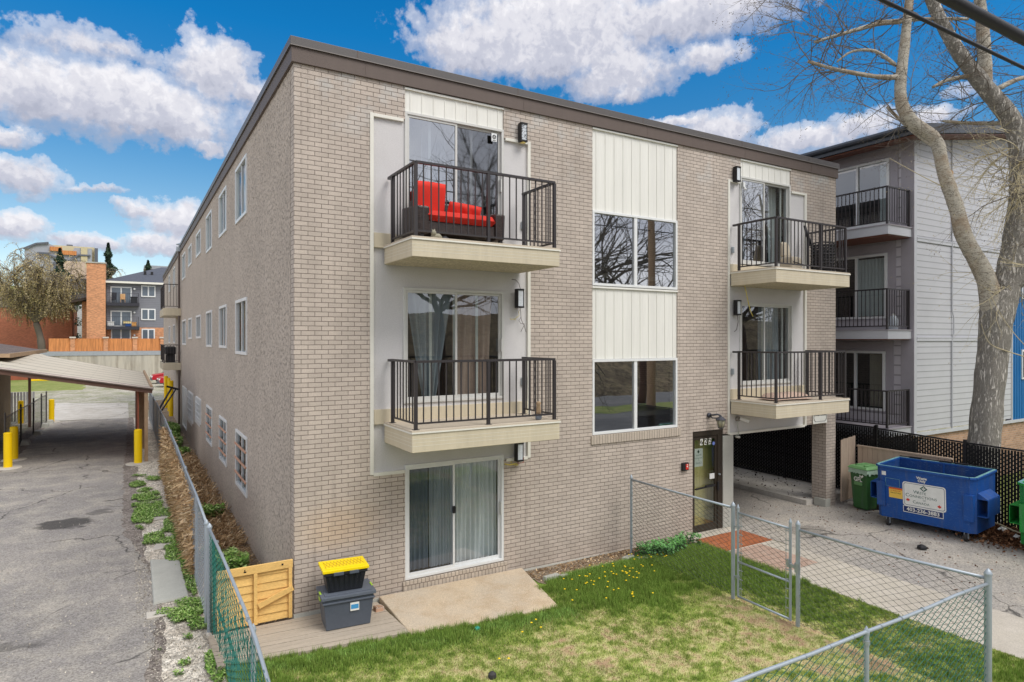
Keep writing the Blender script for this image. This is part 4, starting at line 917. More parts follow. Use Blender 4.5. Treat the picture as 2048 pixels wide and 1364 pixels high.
# left boundary fence
def sagf(s, k): return .05*math.sin(s*1.3)*(1-k)
fence_piece('chain_link_fence', 'left boundary chain link bay nearest the street, green wire with torn green mesh on it', [(-1.24,.36,1.66,.036),(-1.17,-3.42,1.46,.026),(-1.14,-6.9,1.2,.03)], [[(-1.24,.36,1.66),(-1.22,-1.2,1.64),(-1.20,-3.0,1.57),(-1.19,-3.7,1.50),(-1.18,-4.6,1.30),(-1.17,-7.0,1.1)]],
    [dict(p0=(-1.24,.34), p1=(-1.17,-6.9), z0=.02, z1=1.66, z1b=1.25, sag=sagf)], M['wire_green'], ties=[(-1.24,.36,1.2,'z'),(-1.24,.36,.6,'z')]+[(-1.21,y,1.66+y*.03,'y') for y in (-.4,-1.0,-1.6,-2.2,-2.8,-3.3)])
rp = [(-1.26,.62),(-1.24,2.6),(-1.22,5.6),(-1.2,9),(-1.18,12.5),(-1.18,16),(-1.2,19.5),(-1.22,23),(-1.25,27),(-1.3,32)]
fence_piece('chain_link_fence', 'long grey chain link fence running back beside the stucco wall, brush leaning on it', [(x, y, 1.66 if i < 2 else 1.70, .032 if i == 0 else .024) for i, (x, y) in enumerate(rp)], [[(x, y, 1.70+(.03 if i % 2 else -.01)) for i, (x, y) in enumerate(rp)]],
    [dict(p0=rp[0], p1=rp[4], z0=.02, z1=1.68, pitch=.08), dict(p0=rp[4], p1=rp[9], z0=.02, z1=1.7, pitch=.16, rad=.004)], mat('bright galvanised wire', srgb(150,158,164), .4, .4, var=.15, vs=5))
# torn green netting
nm = mat('torn green netting', srgb(34, 104, 90), .8, var=.2, vs=8); rr = random.Random(4); mb = MB()
for k in range(34):
    y = -rr.random()**.9*4.6+.25; x = -1.19; z = rr.uniform(.9, 1.5) if rr.random() < .4 else rr.uniform(.2, .9); p = Vector((x, y, z)); P_ = [p]
    for j in range(rr.randint(5, 12)): P_.append(P_[-1]+Vector((rr.uniform(-.012,.012), rr.uniform(-.09,.05), rr.uniform(-.14,.01)))); 
    P_ = [q for q in P_ if q.z > .02]
    if len(P_) > 2: mb.tube(P_, rr.uniform(.003,.007), 4)
for k in range(5): y0 = .3-k*.06; mb.tube([(-1.2, y0, 1.5), (-1.19, y0-.02, .9), (-1.2, y0-.03, .1)], .009, 4)
mb.tube([(-1.17,-.1,.55),(-1.16,-.7,.50),(-1.15,-1.5,.52),(-1.15,-2.2,.50)], .018, 5)
tag(mb.obj('torn_netting', nm), 'torn dark green plastic netting hanging on the near left fence', 'netting')

# black slatted fence on the right
slat = mat('black privacy slat', srgb(22, 22, 24), .55, var=.15, vs=2); mb_s = mb
def slat_fence(label, pts, tops, z0=.04, pitch=.066, wid=.053):
    r = thing('slatted_fence', label, 'fence', (pts[0][0], pts[0][1], 0), 'black slatted fence lengths')
    P_ = [Vector((x, y, 0)) for x, y in pts]; sl = MB(); wr_ = MB()
    for a, b, ta, tb in zip(P_[:-1], P_[1:], tops[:-1], tops[1:]):
        L = (b-a).length; u = (b-a)/L; n = int(L/pitch); pv = u.cross(Vector((0,0,1)))
        for i in range(n):
            s = (i+.5)*pitch; c = a+u*s; top = ta+(tb-ta)*s/L
            p, q = c-u*wid/2, c+u*wid/2
            sl.quad((p.x,p.y,z0),(q.x,q.y,z0),(q.x,q.y,top-.03),(p.x,p.y,top-.03))
            e_ = a+u*(i*pitch) + pv*.004; m_ = int((top-z0)/.105)
            for j in range(m_):
                z = z0+j*.105 + (.05 if i % 2 else 0)
                f0, f1 = e_-u*.02, e_+u*.02
                for o_ in (-.009, .009): wr_.quad((f0.x+pv.x*o_,f0.y+pv.y*o_,z),(f1.x+pv.x*o_,f1.y+pv.y*o_,z),(f1.x+pv.x*o_,f1.y+pv.y*o_,z+.034),(f0.x+pv.x*o_,f0.y+pv.y*o_,z+.034))
        tr = MB(); tr.bar((a.x,a.y,ta), (b.x,b.y,tb), .04, .04); tr.obj('top_rail', bl, r); br = MB(); br.bar((a.x,a.y,z0+.02), (b.x,b.y,z0+.02), .03, .03); br.obj('bottom_rail', bl, r)
    for (x, y), tt in zip(pts, tops):
        p = MB(); p.box(x-.035, x+.035, y-.035, y+.035, 0, tt+.08); p.obj('post', bl, r, bevel=.004)
    sl.obj('slats', slat, r); wr_.obj('wire_mesh', slat, r); return r
slat_fence('black slatted fence length beside the driveway, behind the blue dumpster', [(16.2,-.42),(16.2,-2.74),(16.2,-4.6),(16.2,-7.0),(16.2,-9.8)], [2.14,2.04,2.0,1.98,1.96])
slat_fence('black slatted fence length seen through the driveway opening under the building', [(16.2,-.45),(16.22,2.6),(16.24,5.6),(16.26,9),(16.28,12.5),(16.3,16),(16.3,20)], [2.16,2.16,2.18,2.2,2.2,2.2,2.2], z0=.17)
slat_fence('short black slatted fence in front of the neighbouring ground floor balcony', [(16.25,-.1),(17.75,-.72)], [1.75,1.68], z0=.04)
# beige board fence
bf = mat('beige fence boards', srgb(186, 166, 148), .8, var=.12, vs=2, fine=20, fv=.08, stretch=(3,3,.4))
r = thing('board_fence', 'tall beige board fence panel against the brick pier', 'fence', (15.2,-.15,0))
A_ = Vector((14.945,-.17,0)); B_ = Vector((15.86,-.03,0)); n = 6
for i in range(n):
    a = A_.lerp(B_, i/n+.004); b = A_.lerp(B_, (i+1)/n-.004); mb = MB(); zt = 1.86+.012*(i % 2)+i*.006
    mb.hexa([(a.x,a.y,.12),(b.x,b.y,.12),(b.x,b.y+.025,.12),(a.x,a.y+.025,.12),(a.x,a.y,zt),(b.x,b.y,zt),(b.x,b.y+.025,zt),(a.x,a.y+.025,zt)]); mb.obj('board', bf, r, bevel=.003)
r = thing('board_fence', 'low beige board fence with cap rail behind the green cart and dumpster', 'fence', (15.88,-1,0))
n = 17
for i in range(n):
    y1 = -.10-i*.145; mb = MB(); mb.box(15.86, 15.885, y1-.139, y1, .12, 1.60); mb.obj('board', bf, r, bevel=.003)
mb = MB(); mb.box(15.835, 15.93, -2.6, -.08, 1.601, 1.64); mb.obj('cap_rail', bf, r)

# ------------------------------------------------------------------ dumpsters and cart
def scuffed(name, col, scratch, amt=.5):
    m, t = newmat(name); a = t.noise(t.pos, 2.2, 6, .65); s1 = t.noise(t.vm('MULTIPLY', t.pos, (3,3,16)), 3.5, 6, .75, .6); s2 = t.noise(t.pos, 26, 5, .75)
    c = t.vm('SCALE', col[:3]); t.L.new(t.math('ADD', .66, t.math('MULTIPLY', a, .68)), c.node.inputs['Scale'])
    c = t.mix(t.math('MULTIPLY', t.ramp(s1, [(.57, 0), (.66, 1)]), amt*.6), c, scratch); c = t.mix(t.ramp(s2, [(.66, 0), (.70, amt)]), c, scratch)
    ru = t.noise(t.pos, 5.5, 6, .75, .4); c = t.mix(t.ramp(ru, [(.63, 0), (.69, .75)]), c, srgb(112, 72, 48))
    gr = t.noise(t.vm('MULTIPLY', t.pos, (7, 7, .6)), 1.0, 5, .65); c = t.mix(t.ramp(gr, [(.52, 0), (.75, .45)]), c, srgb(96, 100, 108))
    setb(t, Base_Color=c, Roughness=t.math('ADD', .40, t.math('MULTIPLY', s1, .3))); t.bsdf.inputs['Specular IOR Level'].default_value = .45; bump(t, a, .02, .5); return m
blue = scuffed('scuffed blue steel', srgb(10, 74, 150), srgb(120, 156, 196), .6); blue_in = scuffed('scuffed blue interior', srgb(12, 62, 124), srgb(120, 150, 180), .8)
rimc = mat('pale worn rim', srgb(110, 158, 162), .6, var=.35, vs=6, fine=20, fv=.2); rub = mat('caster rubber', srgb(50,48,48), .7, var=.15)
def dumpster(label, steel, steel_in, rim_mt, loc, rz, W=2.06, D=1.25, H=1.42, full=True, lean=.10):
    """local frame: front face on -x side at x=0, runs along -y..; z0 = underside"""
    r = thing('dumpster', label, 'dumpster', loc, rz=rz, local=True)
    z0 = .22; ft = .14   # front overhang of the top
    t_ = .012
    def profile(y): return [(.10, y, z0), (-ft+.04, y, z0+.05), (-ft, y, H), ]
    mb = MB()
    # outer tub: front leaning panel with chamfered vertical corner
    c = .10
    bot = [(0,c*0,z0),(0,-W,z0),(D,-W,z0),(D,0,z0)]
    o = [(-.0,-c,z0),(-.0,-W+c,z0),(c,-W,z0),(D,-W,z0),(D,0,z0),(c,0,z0)]
    T = [(-lean,-c,H),(-lean,-W+c,H),(c-lean,-W,H),(D+.02,-W,H+.04),(D+.02,0,H+.04),(c-lean,0,H)]
    n_ = len(o); mb.v += o+T
    for i in range(n_): mb.f.append((i, i+n_, (i+1) % n_+n_, (i+1) % n_)); mb.m.append(0)
    mb.f.append(tuple(range(n_))); mb.m.append(0)
    body = mb.obj('tub', steel, r)
    mb = MB(); ins = [(x*(.96) + .03 if x < .5 else x-.03, y*.97-.03, z+ (.03 if z < .5 else -.02)) for x, y, z in o+T]
    mb.v += ins
    for i in range(n_): mb.f.append((i, (i+1) % n_, (i+1) % n_+n_, i+n_)); mb.m.append(0)
    mb.f.append(tuple(range(n_-1, -1, -1))); mb.m.append(0); mb.obj('tub_lining', steel_in, r)
    mb = MB()
    for i in range(n_):
        a = Vector(T[i]); b = Vector(T[(i+1) % n_]); mb.bar(a, b, .075, .05)
    mb.obj('rim_tube', steel, r, bevel=.006)
    mb = MB()
    for i in range(n_):
        a = Vector(T[i])+Vector((0,0,.0275)); b = Vector(T[(i+1) % n_])+Vector((0,0,.0275)); mb.bar(a, b, .055, .006)
    mb.obj('worn_rim', rim_mt, r)
    mb = MB(); mb.box(D-.045, D-.03, -W/2-.02, -W/2+.02, z0+.1, H+.02); mb.obj('divider_rib', steel, r)
    # hinge rod with black lid stubs along the back
    mb = MB(); mb.tube([(D+.05, .0, H+.09), (D+.05, -W, H+.09)], .012, 6)
    for y in (-.25, -.95, -1.3): mb.box(D+.0, D+.06, y-.28, y, H+.07, H+.11)
    mb.obj('lid_hinge', bl, r)
    # fork pockets on both ends and their front straps
    for s_ in ((-W, -1), (0, 1)):
        y, sg = s_; mb = MB(); x0, x1 = .10, .58; ya_, yb_ = y, y+sg*.20
        zz0, zz1 = .62, 1.02
        for (za, zb, e_) in ((zz1, zz1+.015, 0), (zz0, zz0+.015, 0)):
            mb.hexa([(x0,min(ya_,yb_),za),(x1+.3,min(ya_,yb_),za),(x1+.3,max(ya_,yb_),za),(x0,max(ya_,yb_),za),(x0,min(ya_,yb_),zb+ (0)),(x1+.3,min(ya_,yb_),zb),(x1+.3,max(ya_,yb_),zb),(x0,max(ya_,yb_),zb)])
        mb.box(x0, x1+.3, min(yb_, yb_+sg*.012), max(yb_, yb_+sg*.012), zz0+.015, zz1)
        mb.hexa([(x0,min(ya_,yb_),zz1+.016),(x1+.3,min(ya_,yb_),zz1+.016),(x1+.3,max(ya_,yb_),zz1+.016),(x0,max(ya_,yb_),zz1+.016)] + [(x0, y+sg*.01-.005, zz1+.14),(x1+.3, y+sg*.01-.005, zz1+.14),(x1+.3, y+sg*.01+.005, zz1+.14),(x0, y+sg*.01+.005, zz1+.14)])
        mb.obj('fork_pocket', steel, r)
        mb = MB(); yy = y-sg*.22; mb.hexa([(-.02-.05,min(yy,yy+sg*.2),.50),(.03,min(yy,yy+sg*.2),.50),(.03,max(yy,yy+sg*.2),.50),(-.07,max(yy,yy+sg*.2),.50),(-.115,min(yy,yy+sg*.2),1.12),(.02,min(yy,yy+sg*.2),1.12),(.02,max(yy,yy+sg*.2),1.12),(-.115,max(yy,yy+sg*.2),1.12)]); mb.obj('corner_strap', steel, r, bevel=.006)
    for x, y in ((.02,-.26),(.06,-W+.2),(D-.15,-.2),(D-.15,-W+.2)):
        wh = MB(); wh.tube([(x, y-.028, .10), (x, y+.028, .10)], .10, 18); k_ = wh.obj('caster', rub, r, bevel=.008)
        f_ = MB(); f_.box(x-.03, x+.03, y-.045, y-.032, .07, z0-.001); f_.box(x-.03, x+.03, y+.032, y+.045, .07, z0-.001); f_.tube([(x, y-.05, .10), (x, y+.05, .10)], .025, 8); f_.obj('caster_fork', M['galv'], k_)
    return r
D1 = Vector((14.12, -1.66, 0)); ang = R(6)
du = dumpster('blue dumpster on casters with white company sign, behind the driveway kerb', blue, blue_in, rimc, D1, ang, W=2.14, H=1.50)
# signs live on the leaning front plane: local x = -lean*(z-z0)/(H-z0)
lean_a = math.atan2(.10, 1.50-.17)
def ONF(y, z, off=.0): return Vector((-.10*(z-.17)/1.33 - off - .002, y, z))
ROTF = Matrix.Rotation(-lean_a, 3, 'Y') @ ROT_X
def panel_on(name, y0, y1, z0, z1, mt, par, off, rad=0):
    mb = MB(); 
    if rad:
        P_ = []
        for cy_, cz_, a0 in ((y0-rad, z0+rad, 270), (y1+rad, z0+rad, 180), (y1+rad, z1-rad, 90), (y0-rad, z1-rad, 0)):
            seg = [(cy_ + rad*math.cos(R(a0+ (-k)*15 if False else a0+k*15))*1, cz_+rad*math.sin(R(a0+k*15))) for k in range(0, 7)]
            P_.append((cy_, cz_, a0))
        pts = []
        for (cy_, cz_, q) in ((y0-rad, z0+rad, 0), (y1+rad, z0+rad, 1), (y1+rad, z1-rad, 2), (y0-rad, z1-rad, 3)):
            for k in range(7):
                a = R(k*15)
                dy, dz = {0: (math.cos(a-math.pi/2+0)*1, math.sin(a-math.pi/2)), 1: (-math.sin(a), -math.cos(a)), 2: (-math.cos(a), math.sin(a)), 3: (math.sin(a), math.cos(a))}[q]
                pts.append((cy_+rad*dy, cz_+rad*dz, q))
        # order each corner consistently: bottom-right(y0 side) .. use hull by angle
        my, mz = (y0+y1)/2, (z0+z1)/2; pts.sort(key=lambda p: math.atan2(p[1]-mz, -(p[0]-my)))
        mb.poly([ONF(p[0], p[1], off) for p in pts])
    else: mb.poly([ONF(y0, z0, off), ONF(y1, z0, off), ONF(y1, z1, off), ONF(y0, z1, off)])
    return mb.obj(name, mt, par)
sgw = mat('dusty white sign', srgb(232, 234, 230), .5, var=.1, vs=6)
so_ = panel_on('company_sign', -.62, -1.56, .60, 1.20, sgw, du, .003, .06)
panel_on('sign_line', -.645, -1.535, .625, 1.175, navy, so_, .004, .05); panel_on('sign_face', -.655, -1.525, .635, 1.165, sgw, so_, .005, .045)
panel_on('number_plate', -.62, -1.50, .44, .60, sgw, so_, .003); panel_on('number_field', -.632, -1.488, .455, .588, navy, so_, .004)
def txt(body, size, y, z, mt_, par, off=.006, **k): return text('sign_text', body, size, mt_, ONF(y, z, off), ROTF, par, ext=.0006, **k)
txt('403-236-3883', .128, -1.06, .52, stk, so_, bold=.003, off=.005)
gi = green_ink
def caps(word, y_left, z, big, small, par):
    """small capitals: first letter large; y runs to minus as the word goes right"""
    o = text('sign_text', word[0], big, gi, ONF(y_left, z+.010, .006), ROTF, par, ext=.0006, align='LEFT'); 
    wd_ = big*.72; text('sign_text', word[1:], small, gi, ONF(y_left-wd_, z, .006), ROTF, par, ext=.0006, align='LEFT', spacing=1.08)
caps('WASTE', -.86, .965, .115, .085, so_); caps('CONNECTIONS', -.68, .865, .12, .088, so_)
txt('OF', .05, -1.10, .795, gi, so_); caps('CANADA', -.84, .715, .10, .08, so_)
mb = MB(); cy_, cz_ = -1.09, 1.085; mb.poly([ONF(cy_, cz_-.072, .006), ONF(cy_-.085, cz_, .006), ONF(cy_, cz_+.072, .006), ONF(cy_+.085, cz_, .006)]); em = mb.obj('sign_emblem', gi, so_)
mb = MB()
for k in (-1, 1): mb.poly([ONF(cy_+k*.012, cz_-.03, .0075), ONF(cy_+k*.04, cz_-.005, .0075), ONF(cy_+k*.035, cz_+.03, .0075), ONF(cy_+k*.012, cz_, .0075)])
mb.poly([ONF(cy_-.008, cz_-.05, .0075), ONF(cy_+.008, cz_-.05, .0075), ONF(cy_+.008, cz_+.045, .0075), ONF(cy_-.008, cz_+.045, .0075)]); mb.obj('emblem_leaf', sgw, em)
def maple(y, z, s):
    pr_ = [(0,-.5),(.06,-.5),(.05,-.22),(.38,-.28),(.32,-.16),(.5,.05),(.40,.10),(.42,.25),(.25,.20),(.2,.28),(.12,.10),(.15,.42),(.07,.38),(0,.55)]
    full = pr_+[(-a, b) for a, b in reversed(pr_[1:-1])]
    mb = MB(); mb.poly([ONF(y-a*s, z+b*s, .007) for a, b in full]); return mb.obj('maple_leaf', red_ink, so_)
maple(-.735, .755, .09); maple(-1.42, .715, .09)
txt('Waste', .085, -1.05, 1.335, stk, du, off=.004, bold=.003); txt('Only', .085, -1.05, 1.265, stk, du, off=.004, bold=.003)
ys = panel_on('warning_sticker', -.30, -.615, .74, 1.0, mat('yellow warning paper', srgb(240, 200, 90), .6, var=.1, vs=8), du, .0025)
panel_on('sticker_band', -.30, -.615, .955, 1.0, mat('orange band', srgb(228,120,50), .6), ys, .0035)
text('sticker_text', 'DO NOT PARK', .042, red_ink, ONF(-.457, .976, .0045), ROTF, ys, ext=.0003)
text('sticker_text', 'OR BLOCK BIN', .036, red_ink, ONF(-.457, .92, .0045), ROTF, ys, ext=.0003)
text('sticker_text', 'PREVENT FIRES', .036, ink, ONF(-.457, .865, .0045), ROTF, ys, ext=.0003)
panel_on('paper_tag', -.14, -.24, 1.28, 1.38, sgw, du, .003)
mb = MB()
for a, b in (((-.23,1.22),(-.55,1.22)),((-.23,1.02),(-.55,1.02)),((-.23,1.02),(-.23,1.22)),((-.55,1.02),(-.55,1.22))): mb.bar(ONF(a[0],a[1],.001), ONF(b[0],b[1],.001), .006, .006)
mb.obj('sticker_ghost', rimc, du)
dg_ = dumpster('green dumpster with pale worn rim at the right edge of the driveway', scuffed('scuffed green steel', srgb(22, 138, 50), srgb(140, 180, 140), .4), blue_in, rimc, Vector((14.42,-4.60,0)), R(6), W=2.0, H=1.55)
# organics cart
gc = scuffed('green cart plastic', srgb(52, 98, 50), srgb(110, 146, 100), .35); gl_ = mat('faded green lid', srgb(112, 160, 104), .5, var=.12, vs=5)
c_ = thing('waste_cart', 'green wheeled cart with a clear bag under its lid beside the board fence', 'wheeled cart', (15.2, -.72, 0), rz=R(-8), local=True); c_.scale = (1, 1, 1.12)
mb = MB(); hw = .26; hd = .28
mb.hexa([(-hd+.06,-hw+.04,.03),(hd-.04,-hw+.04,.03),(hd-.04,hw-.04,.03),(-hd+.06,hw-.04,.03),(-hd-.02,-hw-.01,1.0),(hd,-hw-.01,1.0),(hd,hw+.01,1.0),(-hd-.02,hw+.01,1.0)]); mb.obj('cart_body', gc, c_, bevel=.035)
mb = MB(); mb.hexa([(-hd-.025,-.12,.62),(-hd+.02,-.12,.62),(-hd+.02,.12,.62),(-hd-.025,.12,.62),(-hd-.035,-.12,.70),(-hd+.0,-.12,.70),(-hd+.0,.12,.70),(-hd-.035,.12,.70)]); mb.obj('grab_bar', gl_, c_, bevel=.01)
mb = MB(); mb.hexa([(-hd-.07,-hw-.05,1.02),(hd+.03,-hw-.04,1.02),(hd+.03,hw+.04,1.02),(-hd-.07,hw+.05,1.02),(-hd-.02,-hw,1.085),(hd+.02,-hw,1.10),(hd+.02,hw,1.10),(-hd-.02,hw,1.085)])
mb.box(-hd+.06, hd-.1, -.16, -.10, 1.09, 1.115); mb.box(-hd+.06, hd-.1, .10, .16, 1.09, 1.115); mb.obj('cart_lid', gl_, c_, bevel=.02)
mb = MB(); rr = random.Random(2)
ring_ = [(-hd-.04,-hw-.03),(hd+.01,-hw-.03),(hd+.01,hw+.03),(-hd-.04,hw+.03)]
for (a, b) in zip(ring_, ring_[1:]+ring_[:1]):
    for i in range(8):
        p = [a[0]+(b[0]-a[0])*i/8, a[1]+(b[1]-a[1])*i/8]; q = [a[0]+(b[0]-a[0])*(i+1)/8, a[1]+(b[1]-a[1])*(i+1)/8]
        mb.quad((p[0],p[1],.90+rr.uniform(-.03,.03)),(q[0],q[1],.90+rr.uniform(-.03,.03)),(q[0]*.97,q[1]*.97,1.015),(p[0]*.97,p[1]*.97,1.015))
mb.obj('bin_bag', mat('clear green bag', srgb(170,196,176), .25, var=.25, vs=20), c_)
mb = MB(); mb.tube([(hd-.02,-.27,.12),(hd-.02,-.21,.12)], .12, 16); mb.obj('wheel', rub, c_); mb = MB(); mb.tube([(hd-.02,.21,.12),(hd-.02,.27,.12)], .12, 16); mb.obj('wheel', rub, c_)
text('cart_logo', 'GFL', .15, stk, Vector((-hd-.026,.0,.76)), Matrix.Rotation(-.083,3,'Y') @ ROT_X, c_, bold=.005, ext=.001)
text('cart_logo_text', 'green for life', .035, stk, Vector((-hd-.020,.0,.675)), Matrix.Rotation(-.083,3,'Y') @ ROT_X, c_)
mb = MB()
for k, (dy, dz) in enumerate(((-.02,.03),(.03,.045),(-.05,.05))):
    y = -.10+dy; z = .80+dz; mb.poly([(-hd-.03,y,z-.03),(-hd-.03,y-.025,z+.01),(-hd-.033,y,z+.045),(-hd-.03,y+.025,z+.01)])
mb.obj('logo_leaf', stk, c_)

# ------------------------------------------------------------------ balcony belongings
wick = None
m, t = newmat('dark brown wicker'); wv = t.n('ShaderNodeTexBrick', offset=.5, inp={'Scale': 1.0, 'Brick Width': .05, 'Row Height': .018, 'Mortar Size': .003, 'Color1': srgb(84,70,66), 'Color2': srgb(58,48,46), 'Mortar': (.008,.007,.007,1)})
s = t.n('ShaderNodeSeparateXYZ', inp={0: t.pos}); t.L.new(t.n('ShaderNodeCombineXYZ', inp={0: t.math('ADD', s.outputs[0], s.outputs[1]), 1: s.outputs[2]}).outputs[0], wv.inputs['Vector'])
setb(t, Base_Color=wv.outputs['Color'], Roughness=.5); bump(t, wv.outputs['Fac'], .004, -1.0); wick = m
red = mat('red cushion fabric', srgb(214, 52, 40), .85, var=.10, vs=3, fine=90, fv=.1)
def cushion(name, c, size, mt, par, rot=(0,0,0), puff=.5, tuft=False):
    """soft rounded pad"""
    nx_, ny_ = 18, 14; V = []; Fc = []
    w_, h_, th = size
    for side in (1, -1):
        for j in range(ny_+1):
            for i in range(nx_+1):
                u = i/nx_*2-1; v = j/ny_*2-1
                e_ = (1-abs(u)**4)**.5*(1-abs(v)**4)**.5; z = side*th/2*max(0, e_)**puff
                if tuft: z *= 1-.45*math.exp(-((u)**2*18+(v+.1)**2*30)); z += .012*math.sin(u*9+v*4)*e_*side
                V.append(Vector((u*w_/2*(1-.02*v*v), z, v*h_/2*(1-.03*u*u))))
    n1 = (nx_+1)*(ny_+1)
    for s_ in (0, 1):
        for j in range(ny_):
            for i in range(nx_):
                a = s_*n1+j*(nx_+1)+i; q = (a, a+1, a+nx_+2, a+nx_+1); Fc.append(q[::-1] if s_ == 0 else q)
    from mathutils import Euler
    E_ = Euler(rot).to_matrix(); mb = MB(); mb.v = [tuple(E_ @ p + Vector(c)) for p in V]; mb.f = Fc; mb.m = [0]*len(Fc)
    return mb.obj(name, mt, par, smooth=True)
L_ = thing('wicker_loveseat', 'dark wicker loveseat with red cushions, one upright and one slumped, on the top left balcony', 'outdoor sofa', (2.6,-.65,6.36))
zb = 6.37
mb = MB(); mb.box(1.95, 3.26, -1.0, -.30, zb+.14, zb+.34); mb.box(1.95,3.26,-.30,-.22,zb+.14,zb+.80); mb.obj('seat_frame', wick, L_, bevel=.02)
for x, nm in ((1.82, 'arm'), (3.28, 'arm')):
    mb = MB(); mb.hexa([(x-.02,-1.03,zb+.10),(x+.16,-1.03,zb+.10),(x+.16,-.22,zb+.10),(x-.02,-.22,zb+.10),(x-.06,-1.06,zb+.56),(x+.16,-1.06,zb+.56),(x+.16,-.22,zb+.66),(x-.02,-.22,zb+.66)]); mb.obj(nm, wick, L_, bevel=.03)
for x in (1.86, 3.38):
    for y in (-.98, -.28): mb = MB(); mb.box(x-.03,x+.03,y-.03,y+.03,zb,zb+.12); mb.obj('leg', bl, L_)
cushion('seat_cushion', (2.60,-.70,zb+.42), (1.34,.76,.19), red, L_, (R(90),0,0), .16)
cushion('back_cushion', (2.27,-.34,zb+.80), (.62,.70,.20), red, L_, (R(10),0,0), .3)
cushion('back_cushion', (2.90,-.46,zb+.60), (.66,.42,.22), red, L_, (R(24),R(4),0), .45, tuft=True)
f_ = thing('stone_figurine', 'small grey stone animal figurine at the edge of the top left balcony deck', 'figurine', (2.02,-1.24,6.37))
stm = mat('mossy grey stone', srgb(150,146,128), .9, var=.25, vs=14)
mb = MB(); mb.tube([(1.93,-1.24,6.395),(1.99,-1.24,6.41),(2.05,-1.24,6.41),(2.11,-1.24,6.39)], [.03,.05,.05,.02], 10); mb.tube([(1.96,-1.25,6.42),(1.955,-1.26,6.47),(1.95,-1.27,6.50)], [.04,.045,.02], 10); mb.tube([(1.93,-1.25,6.49),(1.925,-1.25,6.525)], [.015,.004], 6); mb.tube([(1.975,-1.25,6.49),(1.98,-1.25,6.525)], [.015,.004], 6); mb.obj('figure_body', stm, f_, smooth=True)
mb = MB(); mb.tube([(2.14,-1.23,6.385),(2.20,-1.20,6.395),(2.27,-1.20,6.38)], [.03,.035,.015], 8); mb.obj('figure_tail', mat('dark stone', srgb(84,84,88), .8), f_, smooth=True)
c2 = thing('glass_jar', 'small jar with tan filling at the corner of the middle left balcony deck', 'jar', (4.08,-1.16,3.24))
mb = MB(); mb.lathe([(.045,0),(.06,.02),(.062,.07),(.05,.10)], (4.08,-1.16,3.24), 12); mb.obj('jar_body', mat('blue grey glass', srgb(132,142,156), .2, var=.2, vs=30), c2, smooth=True)
mb = MB(); mb.lathe([(.04,0),(.05,.05),(.035,.16),(.05,.2),(.02,.23)], (4.08,-1.16,3.34), 10); mb.obj('jar_filling', mat('tan filling', srgb(176,150,120), .9, var=.2, vs=30), c2, smooth=True)
# folded mattress topper on middle right balcony
mb = MB(); rr = random.Random(12); NX, NY = 26, 12
for j in range(NY+1):
    for i in range(NX+1):
        u = i/NX; v = j/NY; e_ = min(1, 6*min(u, 1-u))*min(1, 5*min(v, 1-v))
        z = 3.24+.01+e_*(.10+.07*abs(math.sin(u*7.5+v*2))*(.6+.4*math.sin(v*5))+.12*max(0, 1-abs(u-.08)*9)*v); mb.v.append((10.95+u*1.35, -1.1+v*.62+.05*math.sin(u*6), z))
for j in range(NY):
    for i in range(NX): a = j*(NX+1)+i; mb.f.append((a, a+1, a+NX+2, a+NX+1)); mb.m.append(0)
tag(mb.obj('foam_pad', mat('pinkish folded pad', srgb(196,170,154), .9, var=.15, vs=4), smooth=True), 'crumpled pinkish foam pad lying on the middle right balcony deck', 'foam pad')
# top right: black woven basket, covered chair, folding chair back
def lattice_basket(x, y, z, r_, h):
    r = thing('wicker_basket', 'tall black open weave basket in the corner of the top right balcony', 'basket', (x, y, z)); mb = MB()
    for j in range(11): zz = z+.02+j*h/10; mb.tube([(x+r_*math.cos(a*math.pi/9), y+r_*math.sin(a*math.pi/9), zz+.012*((a+j) % 2)) for a in range(19)], .019 if j % 3 else .028, 4)
    for a in range(20): mb.tube([(x+r_*math.cos(a*math.pi/10), y+r_*math.sin(a*math.pi/10), z), (x+r_*math.cos((a+.7)*math.pi/10), y+r_*math.sin((a+.7)*math.pi/10), z+h)], .013, 4)
    mb.obj('basket_weave', bl, r); mb = MB(); mb.tube([(x,y,z+.01),(x,y,z+h*.80)], r_*.8, 14); mb.obj('basket_liner', M['rail'], r)
lattice_basket(13.02, -.86, 6.41, .27, .74)
h_ = thing('folding_umbrella', 'black folded parasol handle leaning above the basket on the top right balcony', 'parasol', (12.95,-.6,7.1)); mb = MB(); mb.tube([(12.98,-.55,7.16),(12.88,-.52,7.45),(12.80,-.50,7.68)], [.035,.045,.03], 8); mb.obj('folded_canopy', bl, h_, smooth=True); mb = MB(); mb.tube([(12.98,-.55,7.16),(13.02,-.62,6.9)], .015, 6); mb.obj('pole', bl, h_)
ch = thing('covered_chair', 'beige cloth covered chair tied with cord on the top right balcony', 'chair', (12.15,-.5,6.4)); cvm = mat('beige chair cover', srgb(178,168,150), .9, var=.15, vs=5)
mb = MB(); mb.hexa([(11.95,-.75,6.42),(12.42,-.75,6.42),(12.38,-.3,6.42),(12.0,-.3,6.42),(11.98,-.72,6.80),(12.38,-.72,6.80),(12.34,-.32,6.84),(12.04,-.32,6.84)]); mb.obj('chair_seat', cvm, ch, bevel=.06); mb = MB(); mb.hexa([(12.03,-.45,6.82),(12.36,-.45,6.82),(12.34,-.3,6.82),(12.05,-.3,6.82),(12.06,-.38,7.22),(12.33,-.38,7.22),(12.31,-.28,7.22),(12.08,-.28,7.22)]); mb.obj('chair_back', cvm, ch, bevel=.05)
mb = MB(); mb.bar((11.97,-.755,6.66),(12.40,-.755,6.60), .012, .02); mb.obj('cord', bl, ch)
